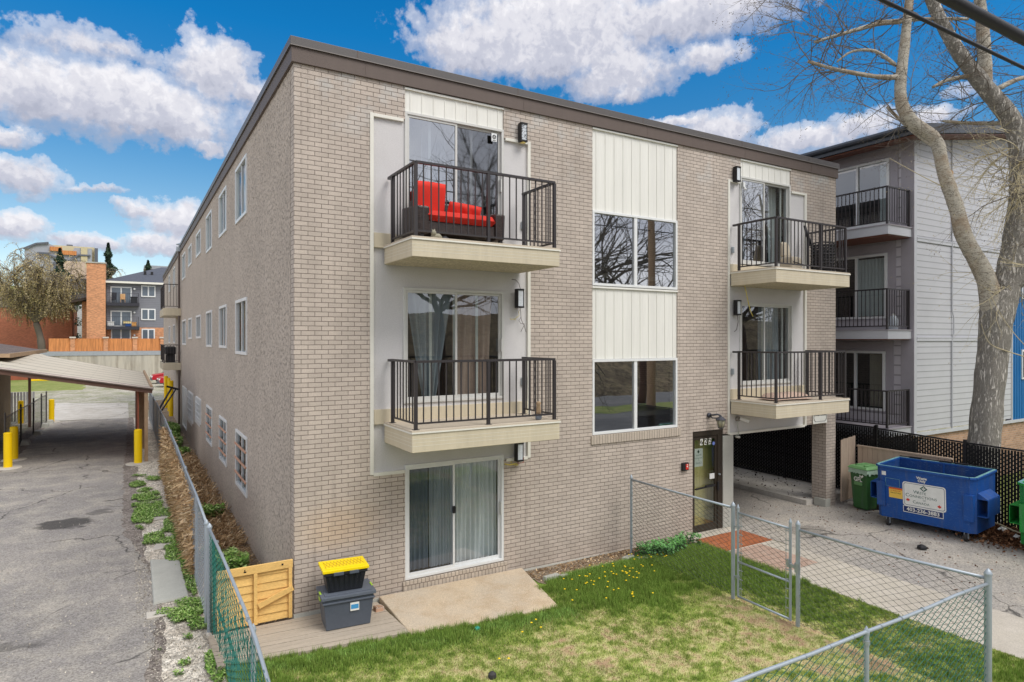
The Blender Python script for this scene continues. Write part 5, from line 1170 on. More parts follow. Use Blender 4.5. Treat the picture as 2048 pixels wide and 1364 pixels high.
wires('string_lights', 'thin dark cord slung from the wall to the top right balcony rail', [([(10.98,-.02,8.75),(10.90,-.15,8.2),(10.80,-.35,7.8),(10.72,-.5,7.62)], .006, wb), ([(10.95,-.02,8.4),(10.84,-.2,7.95),(10.70,-.45,7.6)], .006, wb)], 'cord')
sn = thing('motion_sensor', 'tiny white motion sensor at the top left of the upper right balcony door', 'sensor', (11.0,-.03,8.6)); mb = MB(); mb.box(10.97,11.05,-.06,-.001,8.55,8.68); mb.obj('sensor_case', M['white'], sn, bevel=.01); mb = MB(); mb.tube([(11.01,-.05,8.53),(11.03,-.09,8.49)], .03, 10); mb.obj('sensor_head', M['white'], sn)
# small litter
mb = MB(); mb.lathe([(.035,0),(.05,.02),(.045,.05),(.01,.07)], (2.45,-1.86,.03), 8); tag(mb.obj('plastic_cap', mat('teal plastic', srgb(50,176,160), .4)), 'teal plastic cap in the grass at the patio slab edge', 'litter')
mb = MB(); mb.lathe([(.04,0),(.06,.03),(.055,.07),(.02,.10)], (1.95,-3.25,.02), 9); tag(mb.obj('lawn_ball', mat('dark ball', srgb(60,58,58), .7, var=.3, vs=30)), 'small dark round object lying in the lawn', 'toy')
mb = MB(); mb.lathe([(.05,0),(.11,.02),(.10,.06),(.03,.10)], (12.9,-3.35,.012), 7); tag(mb.obj('crushed_rag', M['black']), 'crumpled dark rag on the driveway before the dumpster', 'litter')
mb = MB(); mb.box(8.95, 10.52, -1.25, -.34, .031, .042); tag(mb.obj('door_mat', ground_mat('rust red mat', srgb(184,112,74), srgb(168,100,68), srgb(190,126,92), 1, 4, 60, .3)), 'rust red outdoor mat on the walkway outside the entrance door', 'mat')
mb = MB(); mb.box(8.92, 10.05, -2.72, -1.30, .031, .036); tag(mb.obj('door_mat', ground_mat('faded pink mat', srgb(196,164,146), srgb(186,160,144), srgb(200,176,160), 1, 4, 60, .3)), 'larger faded pinkish mat on the walkway beyond the gate', 'mat')
# ------------------------------------------------------------------ neighbouring building on the right
N = thing('neighbouring_apartment', 'grey lap sided three storey apartment with dark sloped roof and black railed balconies', 'building', (17.8, -.65, 0))
def lap_mat(name, col, pitch, dark=.55):
    m, t = newmat(name); z = t.n('ShaderNodeSeparateXYZ', inp={0: t.pos}).outputs[2]
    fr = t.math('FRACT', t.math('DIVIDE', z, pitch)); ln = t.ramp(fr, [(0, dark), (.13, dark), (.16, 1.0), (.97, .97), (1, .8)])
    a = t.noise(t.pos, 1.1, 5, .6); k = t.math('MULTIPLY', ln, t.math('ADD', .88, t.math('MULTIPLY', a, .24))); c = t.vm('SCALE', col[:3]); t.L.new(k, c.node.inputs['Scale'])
    setb(t, Base_Color=c, Roughness=.6); bump(t, fr, .012); return m
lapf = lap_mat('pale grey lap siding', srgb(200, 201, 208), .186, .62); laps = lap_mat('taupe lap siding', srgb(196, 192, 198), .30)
ltrim = mat('pale grey trim', srgb(192,194,200), .5, var=.05); dtrim = mat('taupe trim', srgb(166,161,168), .6, var=.08)
X0, Y0, X1, Y1 = 17.8, -.65, 27.5, 22.0
roofz = lambda x: 10.78+(x-16.8)*.165
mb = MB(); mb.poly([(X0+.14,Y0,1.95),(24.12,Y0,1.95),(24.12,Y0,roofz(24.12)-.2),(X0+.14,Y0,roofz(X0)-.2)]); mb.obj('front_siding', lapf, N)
mb = MB(); mb.box(X0, X0+.14, Y0-.02, Y0+.14, 1.88, roofz(X0)-.2); mb.box(24.12, 24.2, Y0-.02, Y0+.1, 1.88, roofz(24)-.2); mb.obj('corner_board', ltrim, N)
for z in (4.66, 7.66): mb = MB(); mb.box(X0+.141, 24.119, Y0-.03, Y0-.002, z, z+.10); mb.box(X0+.141, 24.119, Y0-.04, Y0-.031, z+.09, z+.115); mb.obj('belt_trim', ltrim, N)
mb = MB(); mb.box(X0+.0, 25.9, Y0-.05, Y0-.021, 1.80, 1.90); mb.obj('base_trim', ltrim, N)
mb = MB(); mb.box(X0+.05, 25.3, Y0+.03, Y0+.3, -.1, 1.80); mb.obj('brick_plinth', M['brick_tan'], N)
bb = mat('blue corrugated cladding', srgb(24, 118, 182), .45, var=.08, vs=2)
mb = MB(); x = 24.21
while x < 26.4: mb.box(x, x+.07, Y0-.03, Y0+.06, 1.9, 11.6); mb.box(x+.071, x+.129, Y0+.0, Y0+.05, 1.9, 11.6); x += .13
mb.obj('blue_cladding', bb, N)
mb = MB(); mb.box(24.2, 27.5, Y0+.07, Y0+.2, -.1, 11.6); mb.obj('front_wall', dtrim, N)
for z0, z1 in ((3.3, 4.35), (6.15, 7.4)):
    mb = MB(); mb.box(24.80, 26.1, Y0-.07, Y0-.031, z0, z1); f = mb.obj('window', M['white'], N); mb = MB(); mb.box(24.86, 26.04, Y0-.075, Y0-.0705, z0+.07, z1-.07); mb.obj('pane', mat('dark window', srgb(70,84,92), .08, spec=.8), f)
# side wall with doors
doors = [(.06, 2.65, 8.28, 10.30), (.12, 2.65, 5.36, 7.38), (.18, 2.65, 2.48, 4.34)]
mb = MB(); wall_holes(mb, 'x', X0, .2, Y0+.14, Y1, -.1, 10.7, doors); mb.obj('side_siding', laps, N)
mb = MB(); mb.box(X0-.02, X0-.001, Y0-.02, -.29, 1.9, 10.7); mb.obj('corner_board', dtrim, N)
for (y0, y1, z0, z1) in doors:
    mb = MB(); mb.box(X0-.035, X0-.002, y0-.26, y0-.02, z0-.05, z1+.55); mb.box(X0-.035, X0-.002, y0-.018, y1+.2, z1+.04, z1+.30); mb.box(X0-.05, X0-.002, y0-.018, y1+.2, z1+.32, z1+.55); mb.obj('door_surround', dtrim, N)
    mb = MB(); f_ = .07; mb.box(X0-.06,X0+.05,y0-.015,y0+f_,z0,z1); mb.box(X0-.06,X0+.05,y1-f_,y1,z0,z1); mb.box(X0-.06,X0+.05,y0+f_,y1-f_,z0,z0+f_); mb.box(X0-.06,X0+.05,y0+f_,y1-f_,z1-f_,z1); mb.box(X0-.05,X0+.04,(y0+y1)/2-.32,(y0+y1)/2-.25,z0+f_,z1-f_)
    d_ = mb.obj('sliding_door', M['white'], N, bevel=.004); mb = MB(); mb.quad((X0,y1-f_,z0+f_),(X0,y0+f_,z0+f_),(X0,y0+f_,z1-f_),(X0,y1-f_,z1-f_)); mb.obj('pane', M['glass'], d_)
    mb = MB(); n = 50
    a, b = (y0+.1, y0+.42) if z0 > 8 else ((y0+.1, y0+1.05) if z0 > 5 else (y0+.12, y0+.62))
    for j in range(2):
        for i in range(n+1): k = i/n; mb.v.append((X0+.25+.03*math.sin(k*55), a+(b-a)*k + (0 if j else -.0), z0+.1 if j == 0 else z1-.1))
    for i in range(n): mb.f.append((i, i+1, i+n+2, i+n+1)); mb.m.append(0)
    mb.obj('curtain', M['curtain_white'] if z0 > 5 else mat('beige drape', srgb(170,160,146), .9), d_, smooth=True)
mb = MB(); mb.box(X0+.9, X0+.95, Y0+.3, 6, 2, 10.4); mb.obj('inner_wall', M['dark'], N)  # dark backing added so the rooms behind these doors look unlit
for z in (4.85, 7.85): mb = MB(); mb.box(X0+.21, X0+6, Y0+.3, 8, z-.1, z); mb.obj('floor_slab', M['dark'], N)
redsof = mat('red brown wood soffit', srgb(112, 66, 50), .5, var=.2, vs=5, stretch=(1,.2,1))
for zt, rz, th in ((8.06, 9.18, .29), (5.0, 6.20, .28), (2.12, 3.22, .25)):
    mb = MB(); mb.box(16.52, X0-.021, -.60, 4.6, zt-th, zt-.03); s_ = mb.obj('balcony', ltrim, N, bevel=.004)
    mb = MB(); mb.box(16.50, X0-.021, -.625, 4.62, zt-.029, zt); mb.obj('deck_surface', dtrim, s_)
    mb = MB(); mb.box(16.56, X0-.05, -.55, 4.5, zt-th-.03, zt-th-.001); mb.obj('soffit', redsof, s_)
    mb = MB(); rail_run(mb, [(X0-.06,-.54),(16.58,-.54),(16.58,4.5)], zt, rz, [(16.58,-.54),(X0-.08,-.54),(16.58,2)], pick=.125); mb.obj('railing', M['rail'], s_)
fz = mat('dark roof edge metal', srgb(62, 66, 74), .4, .2, var=.08)
def roofslab(x0, x1, y0, y1, t0, t1, mt, name):
    mb = MB(); mb.hexa([(x0,y0,roofz(x0)+t0),(x1,y0,roofz(x1)+t0),(x1,y1,roofz(x1)+t0),(x0,y1,roofz(x0)+t0),(x0,y0,roofz(x0)+t1),(x1,y0,roofz(x1)+t1),(x1,y1,roofz(x1)+t1),(x0,y1,roofz(x0)+t1)]); return mb.obj(name, mt, N, bevel=.01)
roofslab(16.72, 28.2, -1.25, 22.6, -.24, .06, fz, 'roof'); roofslab(16.80, 28.1, -1.20, 22.5, -.29, -.245, redsof, 'roof_soffit')
mb = MB(); mb.tube([(16.66,-1.25,roofz(16.66)-.04),(16.66,22.5,roofz(16.66)-.04)], .075, 8); mb.obj('gutter', fz, N)
mb = MB(); mb.tube([(20.0,Y0-.03,1.9),(20.0,Y0-.03,4.7),(20.06,Y0-.05,4.9),(20.06,Y0-.05,5.4),(20.0,Y0-.03,5.6),(20.0,Y0-.03,11)], .022, 6); mb.obj('conduit', ltrim, N)
j_ = thing('water_jug', 'pale plastic jug standing on the neighbour middle balcony', 'jug', (17.25,-.3,5.0)); mb = MB(); mb.lathe([(.11,0),(.125,.03),(.125,.30),(.09,.38),(.045,.42)], (17.2,-.38,5.0), 14); mb.obj('jug_body', mat('milky plastic', srgb(190,198,206), .4), j_, smooth=True); mb = MB(); mb.lathe([(.05,0),(.05,.05),(.01,.055)], (17.2,-.38,5.42), 10); mb.obj('jug_cap', M['white'], j_)

# ------------------------------------------------------------------ the big tree
bk, t = newmat('grey furrowed bark')
s = t.vm('MULTIPLY', t.pos, (1, 1, .16)); n1 = t.noise(s, 15, 6, .7, .8); n2 = t.noise(t.pos, 30, 4, .7); n3 = t.noise(t.pos, 1.2, 4, .6); rg_ = t.math('ABSOLUTE', t.math('SUBTRACT', n1, .5))
fur = t.ramp(rg_, [(0, 0), (.09, 1)]); c = t.mix(fur, srgb(168, 160, 150), srgb(228, 222, 212)); c = t.mix(t.ramp(n3, [(.4, 0), (.65, .35)]), c, srgb(206, 200, 186))
cc = t.vm('SCALE', c); t.L.new(t.math('ADD', .76, t.math('MULTIPLY', n2, .48)), cc.node.inputs['Scale']); setb(t, Base_Color=cc, Roughness=.95); bump(t, t.math('ADD', fur, t.math('MULTIPLY', n2, .5)), .05); M['bark'] = bk
bk2, t = newmat('smooth tan limb bark'); n1 = t.noise(t.vm('MULTIPLY', t.pos, (1,1,2.6)), 5, 5, .65, .6); n2 = t.noise(t.pos, 28, 4, .7); r_ = t.ramp(t.math('ABSOLUTE', t.math('SUBTRACT', n1, .5)), [(0, 0), (.03, 1)])
c = t.mix(r_, srgb(96, 88, 78), srgb(192, 185, 170)); c = t.mix(t.ramp(t.noise(t.pos, 1.6, 4, .6), [(.45, 0), (.62, .7)]), c, srgb(150, 128, 102)); cc = t.vm('SCALE', c); t.L.new(t.math('ADD', .65, t.math('MULTIPLY', n2, .7)), cc.node.inputs['Scale']); setb(t, Base_Color=cc, Roughness=.9); bump(t, t.math('ADD', n1, n2), .02); M['limb'] = bk2
M['twig'] = mat('thin twig bark', srgb(112, 104, 94), .85, var=.25, vs=1.5); M['twig_pale'] = mat('pale shoots', srgb(196, 184, 150), .8, var=.2, vs=2); M['cut'] = mat('cut wood', srgb(190, 158, 122), .8, var=.2, vs=12)
T_ = thing('bare_tree', 'huge bare tree with furrowed grey trunk forking before the grey sided building', 'tree', (16.85, -2.7, 0))
def smoothpath(P, sub=6):
    P = [Vector(p[:3]) for p in P]; out = []
    for i in range(len(P)-1):
        p0 = P[max(i-1, 0)]; p1 = P[i]; p2 = P[i+1]; p3 = P[min(i+2, len(P)-1)]
        for k in range(sub):
            u = k/sub; out.append(.5*((2*p1)+(-p0+p2)*u+(2*p0-5*p1+4*p2-p3)*u*u+(-p0+3*p1-3*p2+p3)*u**3))
    out.append(P[-1]); return out
def limb(name, P, rad, mt, par, sides=14, knob=.06, seed=0, sub=7):
    path = smoothpath(P, sub); n = len(path); rs = np.interp(np.linspace(0, len(P)-1, n), range(len(P)), rad)*.80; r = random.Random(seed)
    rs = [q*(1+knob*(r.random()-.5)*2) for q in rs]; mb = MB(); mb.tube(path, rs, sides); 
    return mb.obj(name, mt, par, smooth=True), path
tr, p_trunk = limb('trunk', [(16.55,-2.92,-.1),(16.62,-2.92,.7),(16.72,-2.93,1.8),(16.90,-3.0,3.6),(17.02,-3.05,4.6),(17.05,-3.08,5.3),(17.15,-3.12,5.95)], [.60,.50,.45,.43,.45,.47,.42], M['bark'], T_, 24, .035, 1)
_, pl = limb('limb', [(17.0,-3.05,5.0),(16.80,-2.98,6.2),(16.25,-2.70,7.35),(16.05,-2.60,8.1),(15.72,-2.45,9.05),(15.52,-2.35,9.85),(14.95,-2.03,10.35),(14.72,-1.9,11.0),(14.82,-1.95,12.3),(15.0,-2.05,14.2)], [.36,.28,.235,.22,.195,.185,.20,.175,.15,.10], M['limb'], T_, 16, .05, 2)
_, pr_ = limb('limb', [(17.10,-3.09,5.2),(17.45,-3.27,6.7),(17.62,-3.4,8.3),(17.72,-3.35,9.2),(17.48,-3.3,10.3),(16.6,-2.9,11.4),(15.9,-2.6,12.3),(15.3,-2.3,13.6),(14.9,-2.2,15)], [.44,.38,.33,.30,.28,.24,.20,.17,.12], M['bark'], T_, 16, .05, 3)
_, p3_ = limb('limb', [(17.2,-3.15,6.0),(17.65,-3.6,6.55),(18.0,-3.9,7.6),(18.3,-4.1,9.2),(18.6,-4.3,11)], [.34,.27,.23,.2,.15], M['bark'], T_, 12, .06, 4)
_, p4_ = limb('limb', [(16.75,-2.95,11.25),(16.7,-2.95,12.2),(16.55,-2.9,13.6),(16.4,-2.8,15)], [.2,.19,.16,.1], M['limb'], T_, 12, .05, 5)
sec = [[(14.68,-1.9,11.45),(14.1,-1.6,11.45),(13.2,-1.1,11.62),(12.5,-.8,11.78)],[(14.75,-1.9,12.9),(14.2,-1.6,12.82),(13.4,-1.2,12.55),(12.7,-.85,12.3)],[(14.2,-1.6,12.86),(15.2,-2.2,12.95),(16.2,-2.8,12.95)],[(14.65,-1.8,11.8),(14.1,-1.6,12.1),(13.5,-1.35,12.05),(13.1,-1.2,11.75)],
       [(17.4,-3.25,10.35),(16.9,-2.6,10.45),(16.2,-2.2,10.5)],[(17.7,-3.4,9.35),(18.3,-3.9,9.5),(19.2,-4.6,9.8)],[(16.4,-2.8,11.55),(15.8,-2.5,11.4),(15.3,-2.4,11.15)],[(17.0,-3.1,11.2),(17.9,-3.4,11.6),(18.8,-3.9,11.6),(19.6,-4.4,11.4)],[(17.6,-3.4,8.6),(17.3,-3.6,8.3),(17.0,-3.9,8.9),(17.1,-4.2,9.9)],[(15.6,-2.4,9.6),(15.2,-1.9,10.2),(15.0,-1.4,10.9)]]
for i, P_ in enumerate(sec): limb('branch', P_, ([.085,.07,.06,.045] if i != 3 else [.06,.05,.04,.03])[:len(P_)] if len(P_) > 3 else [.075,.06,.045], M['limb'], T_, 9, .1, 20+i, 4)
for (x, y, z, r0, dx, dz) in ((15.80,-2.56,8.98,.10,-.3,.0),(16.12,-2.74,7.75,.09,-.3,0),(16.95,-3.20,4.72,.12,-.35,0),(17.30,-3.40,10.4,.10,.1,.1)):
    mb = MB(); mb.tube([(x+.05,y+.10,z),(x+dx*.1,y-.03,z+dz*.2)], [r0*1.1, r0*.8], 14); mb.obj('branch_scar', M['cut'], T_)
rt = random.Random(99)
def twigs(mb, start, dirv, length, rad, depth, spread=.55, droop=-.02, step=.22):
    p = Vector(start); d = Vector(dirv).normalized(); n = max(3, int(length/step)); path = [p.copy()]; rs = [rad]
    for i in range(n):
        d = (d + Vector((rt.gauss(0,.17), rt.gauss(0,.17), rt.gauss(0,.15)+droop))).normalized(); p = p+d*length/n; path.append(p.copy()); rs.append(rad*(1-.75*(i+1)/n))
        if depth > 0 and rt.random() < .78:
            sd = (d + Vector((rt.gauss(0,spread), rt.gauss(0,spread), rt.gauss(.08,spread)))).normalized(); twigs(mb, p, sd, length*rt.uniform(.35,.62), rs[-1]*.72, depth-1, spread, droop, step)
    mb.tube(path, rs, 3, cap=False)
    if depth == 0:
        for q in path[1:]:
            if rt.random() < .35: o_ = Vector((rt.gauss(0,.018), rt.gauss(0,.018), rt.gauss(0,.018))); mb.bar(q, q+o_+Vector((0,0,.002)), .010, .010)
tw = MB()
def spray(path, n, L, rad, up=.3, depth=3, k0=.2, side=None, sp=.6):
    for i in range(n):
        q = path[int((k0+(1-k0)*rt.random())*(len(path)-1))]; d = Vector((rt.gauss(0,.8), rt.gauss(0,.8), rt.gauss(up,.5)))
        if side: d += Vector(side)*.8
        twigs(tw, q, d, L*rt.uniform(.6,1.2), rad, depth, sp)
spray(pl, 11, 1.9, .017, .2, 2, .72, (-.5,.3,.2)); spray(pr_, 14, 2.1, .02, .1, 3, .5); spray(p3_, 9, 2.2, .02, .1, 3, .5); spray(p4_, 10, 2.0, .02, .2, 3, .1)
for P_ in sec: spray(smoothpath(P_), 6, 1.8, .017, .0, 3, .3)
spray(smoothpath(sec[0]), 10, 1.6, .016, .25, 3, .5, (-.9,.4,.1)); spray(smoothpath(sec[1]), 9, 1.7, .016, .2, 3, .1, (-.9,.5,.3)); spray(smoothpath(sec[2]), 9, 1.8, .016, .1, 3, .1)
for q, d_ in (((12.5,-.8,13.0),(-.9,.4,.1)),((12.9,-1.0,13.4),(-.9,.4,.3)),((13.4,-1.3,13.8),(-.8,.5,.2)),((12.2,-.6,12.8),(-1,.5,-.2)),((13.0,-1.2,14),(-.9,.6,.0)),((12,-.4,13.6),(-1,.4,-.1))): 
    for _ in range(3): twigs(tw, q, d_, 1.35, .015, 3, .5)
twigs(tw, (14.8,-1.95,10.3), (-1,.5,.5), 2.2, .016, 2, .4); tw.obj('twigs', M['twig'], T_)
tw = MB()
for _ in range(26): q = pr_[int(rt.uniform(.25,.5)*len(pr_))]; twigs(tw, q, (rt.uniform(-1.2,.1), rt.uniform(-.3,.6), rt.uniform(-.7,.4)), 2.0, .016, 2, .55, -.05)
for _ in range(15): q = p3_[int(rt.uniform(.1,.6)*len(p3_))]; twigs(tw, q, (rt.uniform(-.6,.6), rt.uniform(-.6,.4), rt.uniform(-.8,.2)), 1.8, .016, 2, .5, -.04)
for P_ in ([(16.0,-2.6,8.5),(15.2,-2.2,8.9),(14.4,-1.8,9.35)],[(17.5,-3.9,4.15),(16.9,-3.4,4.4),(16.4,-3.2,4.62),(16.2,-3.1,5.1)],[(17.9,-4.1,3.9),(17.2,-3.7,4.5),(16.7,-3.4,5.2),(16.4,-3.2,5.9)],[(18.0,-4.4,5.6),(17.4,-4.0,6.2),(17.2,-4.0,7.2),(17.5,-4.1,7.9)]):
    pp = smoothpath(P_); tw.tube(pp, [.016*(1-.6*i/len(pp)) for i in range(len(pp))], 4)
tw.obj('pale_shoots', M['twig_pale'], T_)
tag(MB().box(0,0,0,0,0,0).obj('x', bl), 'x', 'x') if False else None

# power lines along the street
mb = MB(); mb.tube([(-22+i*2.6, -8.72, 6.83+.0016*(i-9)**2) for i in range(17)], .013, 6); tag(mb.obj('power_cable', M['black'], smooth=True), 'thinner of the two black overhead cables crossing the upper right sky', 'cable')
mb = MB(); mb.tube([(-22+i*2.6, -8.95, 6.82+.0016*(i-9)**2) for i in range(17)], .038, 8); tag(mb.obj('power_cable', M['black'], smooth=True), 'thicker black overhead cable crossing the top right corner', 'cable')

# ------------------------------------------------------------------ alley: bollards, carport, garage, small fence
bo = thing('bollard', 'yellow bollard nearest the left edge, standing on a concrete footing', 'bollard', (-6.14, 18.56, 0), 'yellow bollards along the alley', local=True)
mb = MB(); mb.tube([(0,0,0),(0,0,1.29)], .135, 20); mb.lathe([(.135,0),(.12,.02),(.06,.035),(.003,.04)], (0,0,1.29), 20); mb.obj('bollard_post', M['yellow'], bo, smooth=False)
mb = MB(); mb.lathe([(.42,0),(.40,.03),(.2,.045)], (0,0,.012), 18); mb.obj('footing', M['concrete'], bo)
for p, l in (((-6.2,20.5,0),'yellow bollard just behind the nearest left one'),((-2.05,17.1,0),'yellow bollard at the right hand carport post'),((-6.12,33.75,0),'yellow bollard alone on the far left side beyond the small fence'),((-7.5,33.6,0),'yellow bollard behind the small chain link fence by the garage')): dup(bo, p, label=l)
brn = mat('brown painted wood', srgb(104, 78, 66), .7, var=.2, vs=3); rbr = mat('red brown boards', srgb(150, 84, 62), .75, var=.25, vs=2, stretch=(3,3,.3)); raw = mat('raw timber', srgb(170, 144, 116), .8, var=.2, vs=4)
m, t = newmat('weathered pale roof boards'); z = t.n('ShaderNodeSeparateXYZ', inp={0: t.pos}); fr = t.math('FRACT', t.math('DIVIDE', z.outputs[1], 1.55)); ln = t.ramp(fr, [(0, .35), (.07, .5), (.11, 1)]); fx = t.math('FRACT', t.math('DIVIDE', z.outputs[0], .9)); l2 = t.ramp(fx, [(0, .82), (.03, 1)])
n_ = t.noise(t.vm('MULTIPLY', t.pos, (.5,3,1)), 2.0, 6, .7); k = t.math('MULTIPLY', t.math('MULTIPLY', ln, l2), t.math('ADD', .72, t.math('MULTIPLY', n_, .56))); c = t.vm('SCALE', srgb(196,188,172)[:3]); t.L.new(k, c.node.inputs['Scale']); setb(t, Base_Color=c, Roughness=.9); M['oldroof'] = m
CP = thing('carport', 'open carport spanning the alley with pale weathered sloping roof and brown gutter', 'carport', (-4, 22, 0))
prof = [(-8.2,4.10,4.06),(-6.0,3.70,4.0),(-5.8,3.66,3.9),(-1.62,2.86,2.97)]; mb = MB()
for (a, b) in zip(prof[:-1], prof[1:]):
    mb.hexa([(a[0],17.3,a[1]-.06),(b[0],17.3,b[1]-.06),(b[0],28,b[2]-.06),(a[0],28,a[2]-.06),(a[0],17.3,a[1]),(b[0],17.3,b[1]),(b[0],28,b[2]),(a[0],28,a[2])])
mb.obj('roof', M['oldroof'], CP)
mb = MB(); mb.bar((-8.2,17.27,3.98),(-1.57,17.27,2.74), .06, .20); mb.obj('fascia_board', brn, CP)
mb = MB(); mb.tube([(-8.2,17.2,4.08),(-1.53,17.2,2.83)], .05, 8); mb.obj('gutter', mat('worn gutter metal', srgb(150,140,134), .4, .4, var=.2, vs=6), CP)
mb = MB(); mb.bar((-1.60,17.2,2.88),(-1.66,28,3.03), .08, .14); mb.obj('barge_board', raw, CP)
for y in (19, 21, 23, 25, 27): mb = MB(); mb.bar((-8.0,y,3.92),(-1.75,y,2.72), .05, .16); mb.obj('rafter', brn, CP)
for x, y in ((-1.78,17.33),(-1.8,21.0),(-1.82,24.6),(-1.85,27.8)): mb = MB(); mb.box(x-.06,x+.06,y-.06,y+.06,0,2.74); mb.obj('post', raw, CP)
mb = MB(); mb.box(-7.0,-6.88,32.0,32.12,0,4.0); mb.obj('post', brn, CP)
mb = MB()
for i in range(34): y = 17.5+i*.31; mb.box(-2.06,-2.02,y,y+.295,.15,2.7+.002*(i%3))
mb.obj('side_boards', rbr, CP)
GA = thing('garage', 'tan stucco garage with brown shingle roof at the left edge', 'garage', (-8,28,0))
tan = mat('tan garage stucco', srgb(150,134,110), .95, var=.18, vs=1.5, bmp=.01)
mb = MB(); mb.box(-14,-7.78,22,32.3,0,3.85); mb.obj('wall', tan, GA)
m, t = newmat('brown shingles'); z = t.n('ShaderNodeSeparateXYZ', inp={0: t.pos}); bt = t.n('ShaderNodeTexBrick', inp={'Scale': 1.0, 'Brick Width': .5, 'Row Height': .3, 'Mortar Size': .02, 'Color1': srgb(120,106,98), 'Color2': srgb(96,84,80), 'Mortar': srgb(50,44,42)}); t.L.new(t.n('ShaderNodeCombineXYZ', inp={0: z.outputs[0], 1: z.outputs[1]}).outputs[0], bt.inputs['Vector']); setb(t, Base_Color=bt.outputs['Color'], Roughness=.9); M['shingle_b'] = m
mb = MB(); mb.hexa([(-14,20,4.12),(-6.35,20,4.12),(-6.35,33,4.12),(-14,33,4.12),(-14,21,5.6),(-9.4,24.5,4.75),(-9.4,29,4.75),(-14,32,5.6)]); mb.obj('roof', M['shingle_b'], GA)
mb = MB(); mb.box(-14,-6.25,19.9,20.0,4.02,4.17); mb.box(-6.34,-6.25,20.01,33.1,4.0,4.17); mb.obj('roof_edge', raw, GA)
dfp = [(-6.54,20.98),(-6.49,24.87),(-6.39,28.33),(-6.37,31.47),(-6.30,33.1)]
r = thing('chain_link_fence', 'short dark chain link fence by the left garage wall under the carport', 'fence', (-6.4, 21, 0), 'chain link fence bays')
for x, y in dfp: mb = MB(); post(mb, x, y, 1.75, .035); mb.obj('post', M['fascia_cap'], r)
mb = MB(); mb.tube([(x, y, 1.62) for x, y in dfp], .022, 6); mb.obj('top_rail', M['fascia_cap'], r)
mb = MB(); chain(mb, dfp[0], dfp[-1], .05, 1.6, .14, .005); mb.obj('wire_mesh', wd, r)
mb = MB()
for i, (x, y) in enumerate(dfp[1:]): mb = MB(); mb.hexa([(x+.0,y-.3,.01),(x+.35,y-.3,.01),(x+.35,y+.25,.01),(x+.0,y+.25,.01),(x+.05,y-.25,.2),(x+.28,y-.22,.17),(x+.3,y+.2,.2),(x+.04,y+.2,.22)]); mb.obj('footing', M['conc_grey'], r)
r = thing('picket_fence', 'grey picket fence piece behind the small chain link fence', 'fence', (-8,34,0)); mb = MB()
for i in range(10): mb.box(-8.3+i*.14,-8.2+i*.14,34.2,34.23,.1,1.75)
mb.obj('pickets', ltrim, r)
mb = MB(); mb.hexa([(-1.99,1.97,.01),(-1.40,2.0,.01),(-1.42,4.3,.01),(-1.97,4.6,.01),(-1.97,2.0,.06),(-1.43,2.02,.06),(-1.44,4.27,.06),(-1.95,4.55,.06)]); tag(mb.obj('concrete_slab', M['conc_grey'], bevel=.01), 'pale square concrete slab in the weeds beside the alley', 'concrete slab')
mb = MB(); mb.box(-2.1,-1.72,1.35,1.62,.008,.04); tag(mb.obj('valve_cover', M['concrete'], bevel=.01), 'small pale valve cover box set in the alley edge below the square slab', 'valve cover')
for x0,x1,y0,y1,l in ((-1.9,-1.45,5.3,6.0,'broken stepping slab among weeds, nearer of two by the alley'),(-1.85,-1.42,8.0,9.3,'broken stepping slab among weeds, farther of two by the alley')):
    mb = MB(); mb.hexa([(x0,y0,.01),(x1,y0+.1,.01),(x1-.05,y1,.01),(x0+.08,y1-.1,.01),(x0+.02,y0+.02,.04),(x1-.02,y0+.12,.04),(x1-.07,y1-.02,.04),(x0+.1,y1-.12,.04)]); tag(mb.obj('stepping_slab', M['concrete'], bevel=.01), l, 'paving slab')
s_ = thing('push_broom', 'pair of black poles with flat heads propped against the far fence', 'pole', (-.8,24,0)); mb = MB(); mb.tube([(-1.15,22.5,1.55),(-.55,24.5,2.35)], .05, 6); mb.tube([(-1.05,22.3,1.5),(-.4,24.3,2.25)], .04, 6); mb.obj('pole', bl, s_); mb = MB(); mb.bar((-.75,24.6,2.42),(-.25,24.2,2.28), .08, .08); mb.obj('head', bl, s_)

# ------------------------------------------------------------------ background beyond the lot
stain = None
m, t = newmat('stained retaining concrete'); a = t.noise(t.vm('MULTIPLY', t.pos, (1.6,1,.12)), 1.1, 6, .7); b = t.noise(t.pos, .5, 4, .6); c = t.mix(t.ramp(a, [(.42, 0), (.68, 1)]), srgb(186,180,166), srgb(128,120,108)); c = t.mix(t.ramp(b, [(.4, 0), (.7, .5)]), c, srgb(170,168,160)); setb(t, Base_Color=c, Roughness=.95); M['stained'] = m
r = thing('retaining_wall', 'long stained concrete retaining wall with blue grey cap at the back of the lot', 'wall', (-8,84,0)); mb = MB(); mb.box(-40,8,84.0,84.5,0,2.75); mb.obj('wall_face', M['stained'], r); mb = MB(); mb.box(-11.5,8,83.93,84.6,2.751,3.28); mb.obj('cap', mat('blue grey cap', srgb(154,160,166), .8, var=.15), r)
ofm = mat('orange stained boards', srgb(196, 130, 78), .8, var=.5, vs=1.6, fine=5, fv=.45, stretch=(4,1,.22))
of = thing('board_fence', 'orange stained board fence between brick piers on top of the retaining wall', 'fence', (-5,85,3.3))
px_ = [-9.4,-8.15+1.75,-1.9,2.1]; piers = [-8.3+0,-4.55,-1.0,2.4]
piers = [-8.25,-4.82,-1.66,1.42,4.5]
for a, b in zip([-10.9]+piers[:-1], piers): mb = MB(); mb.box(a+.25, b-.25, 84.35, 84.43, 3.29, 4.86); mb.obj('board_panel', ofm, of)
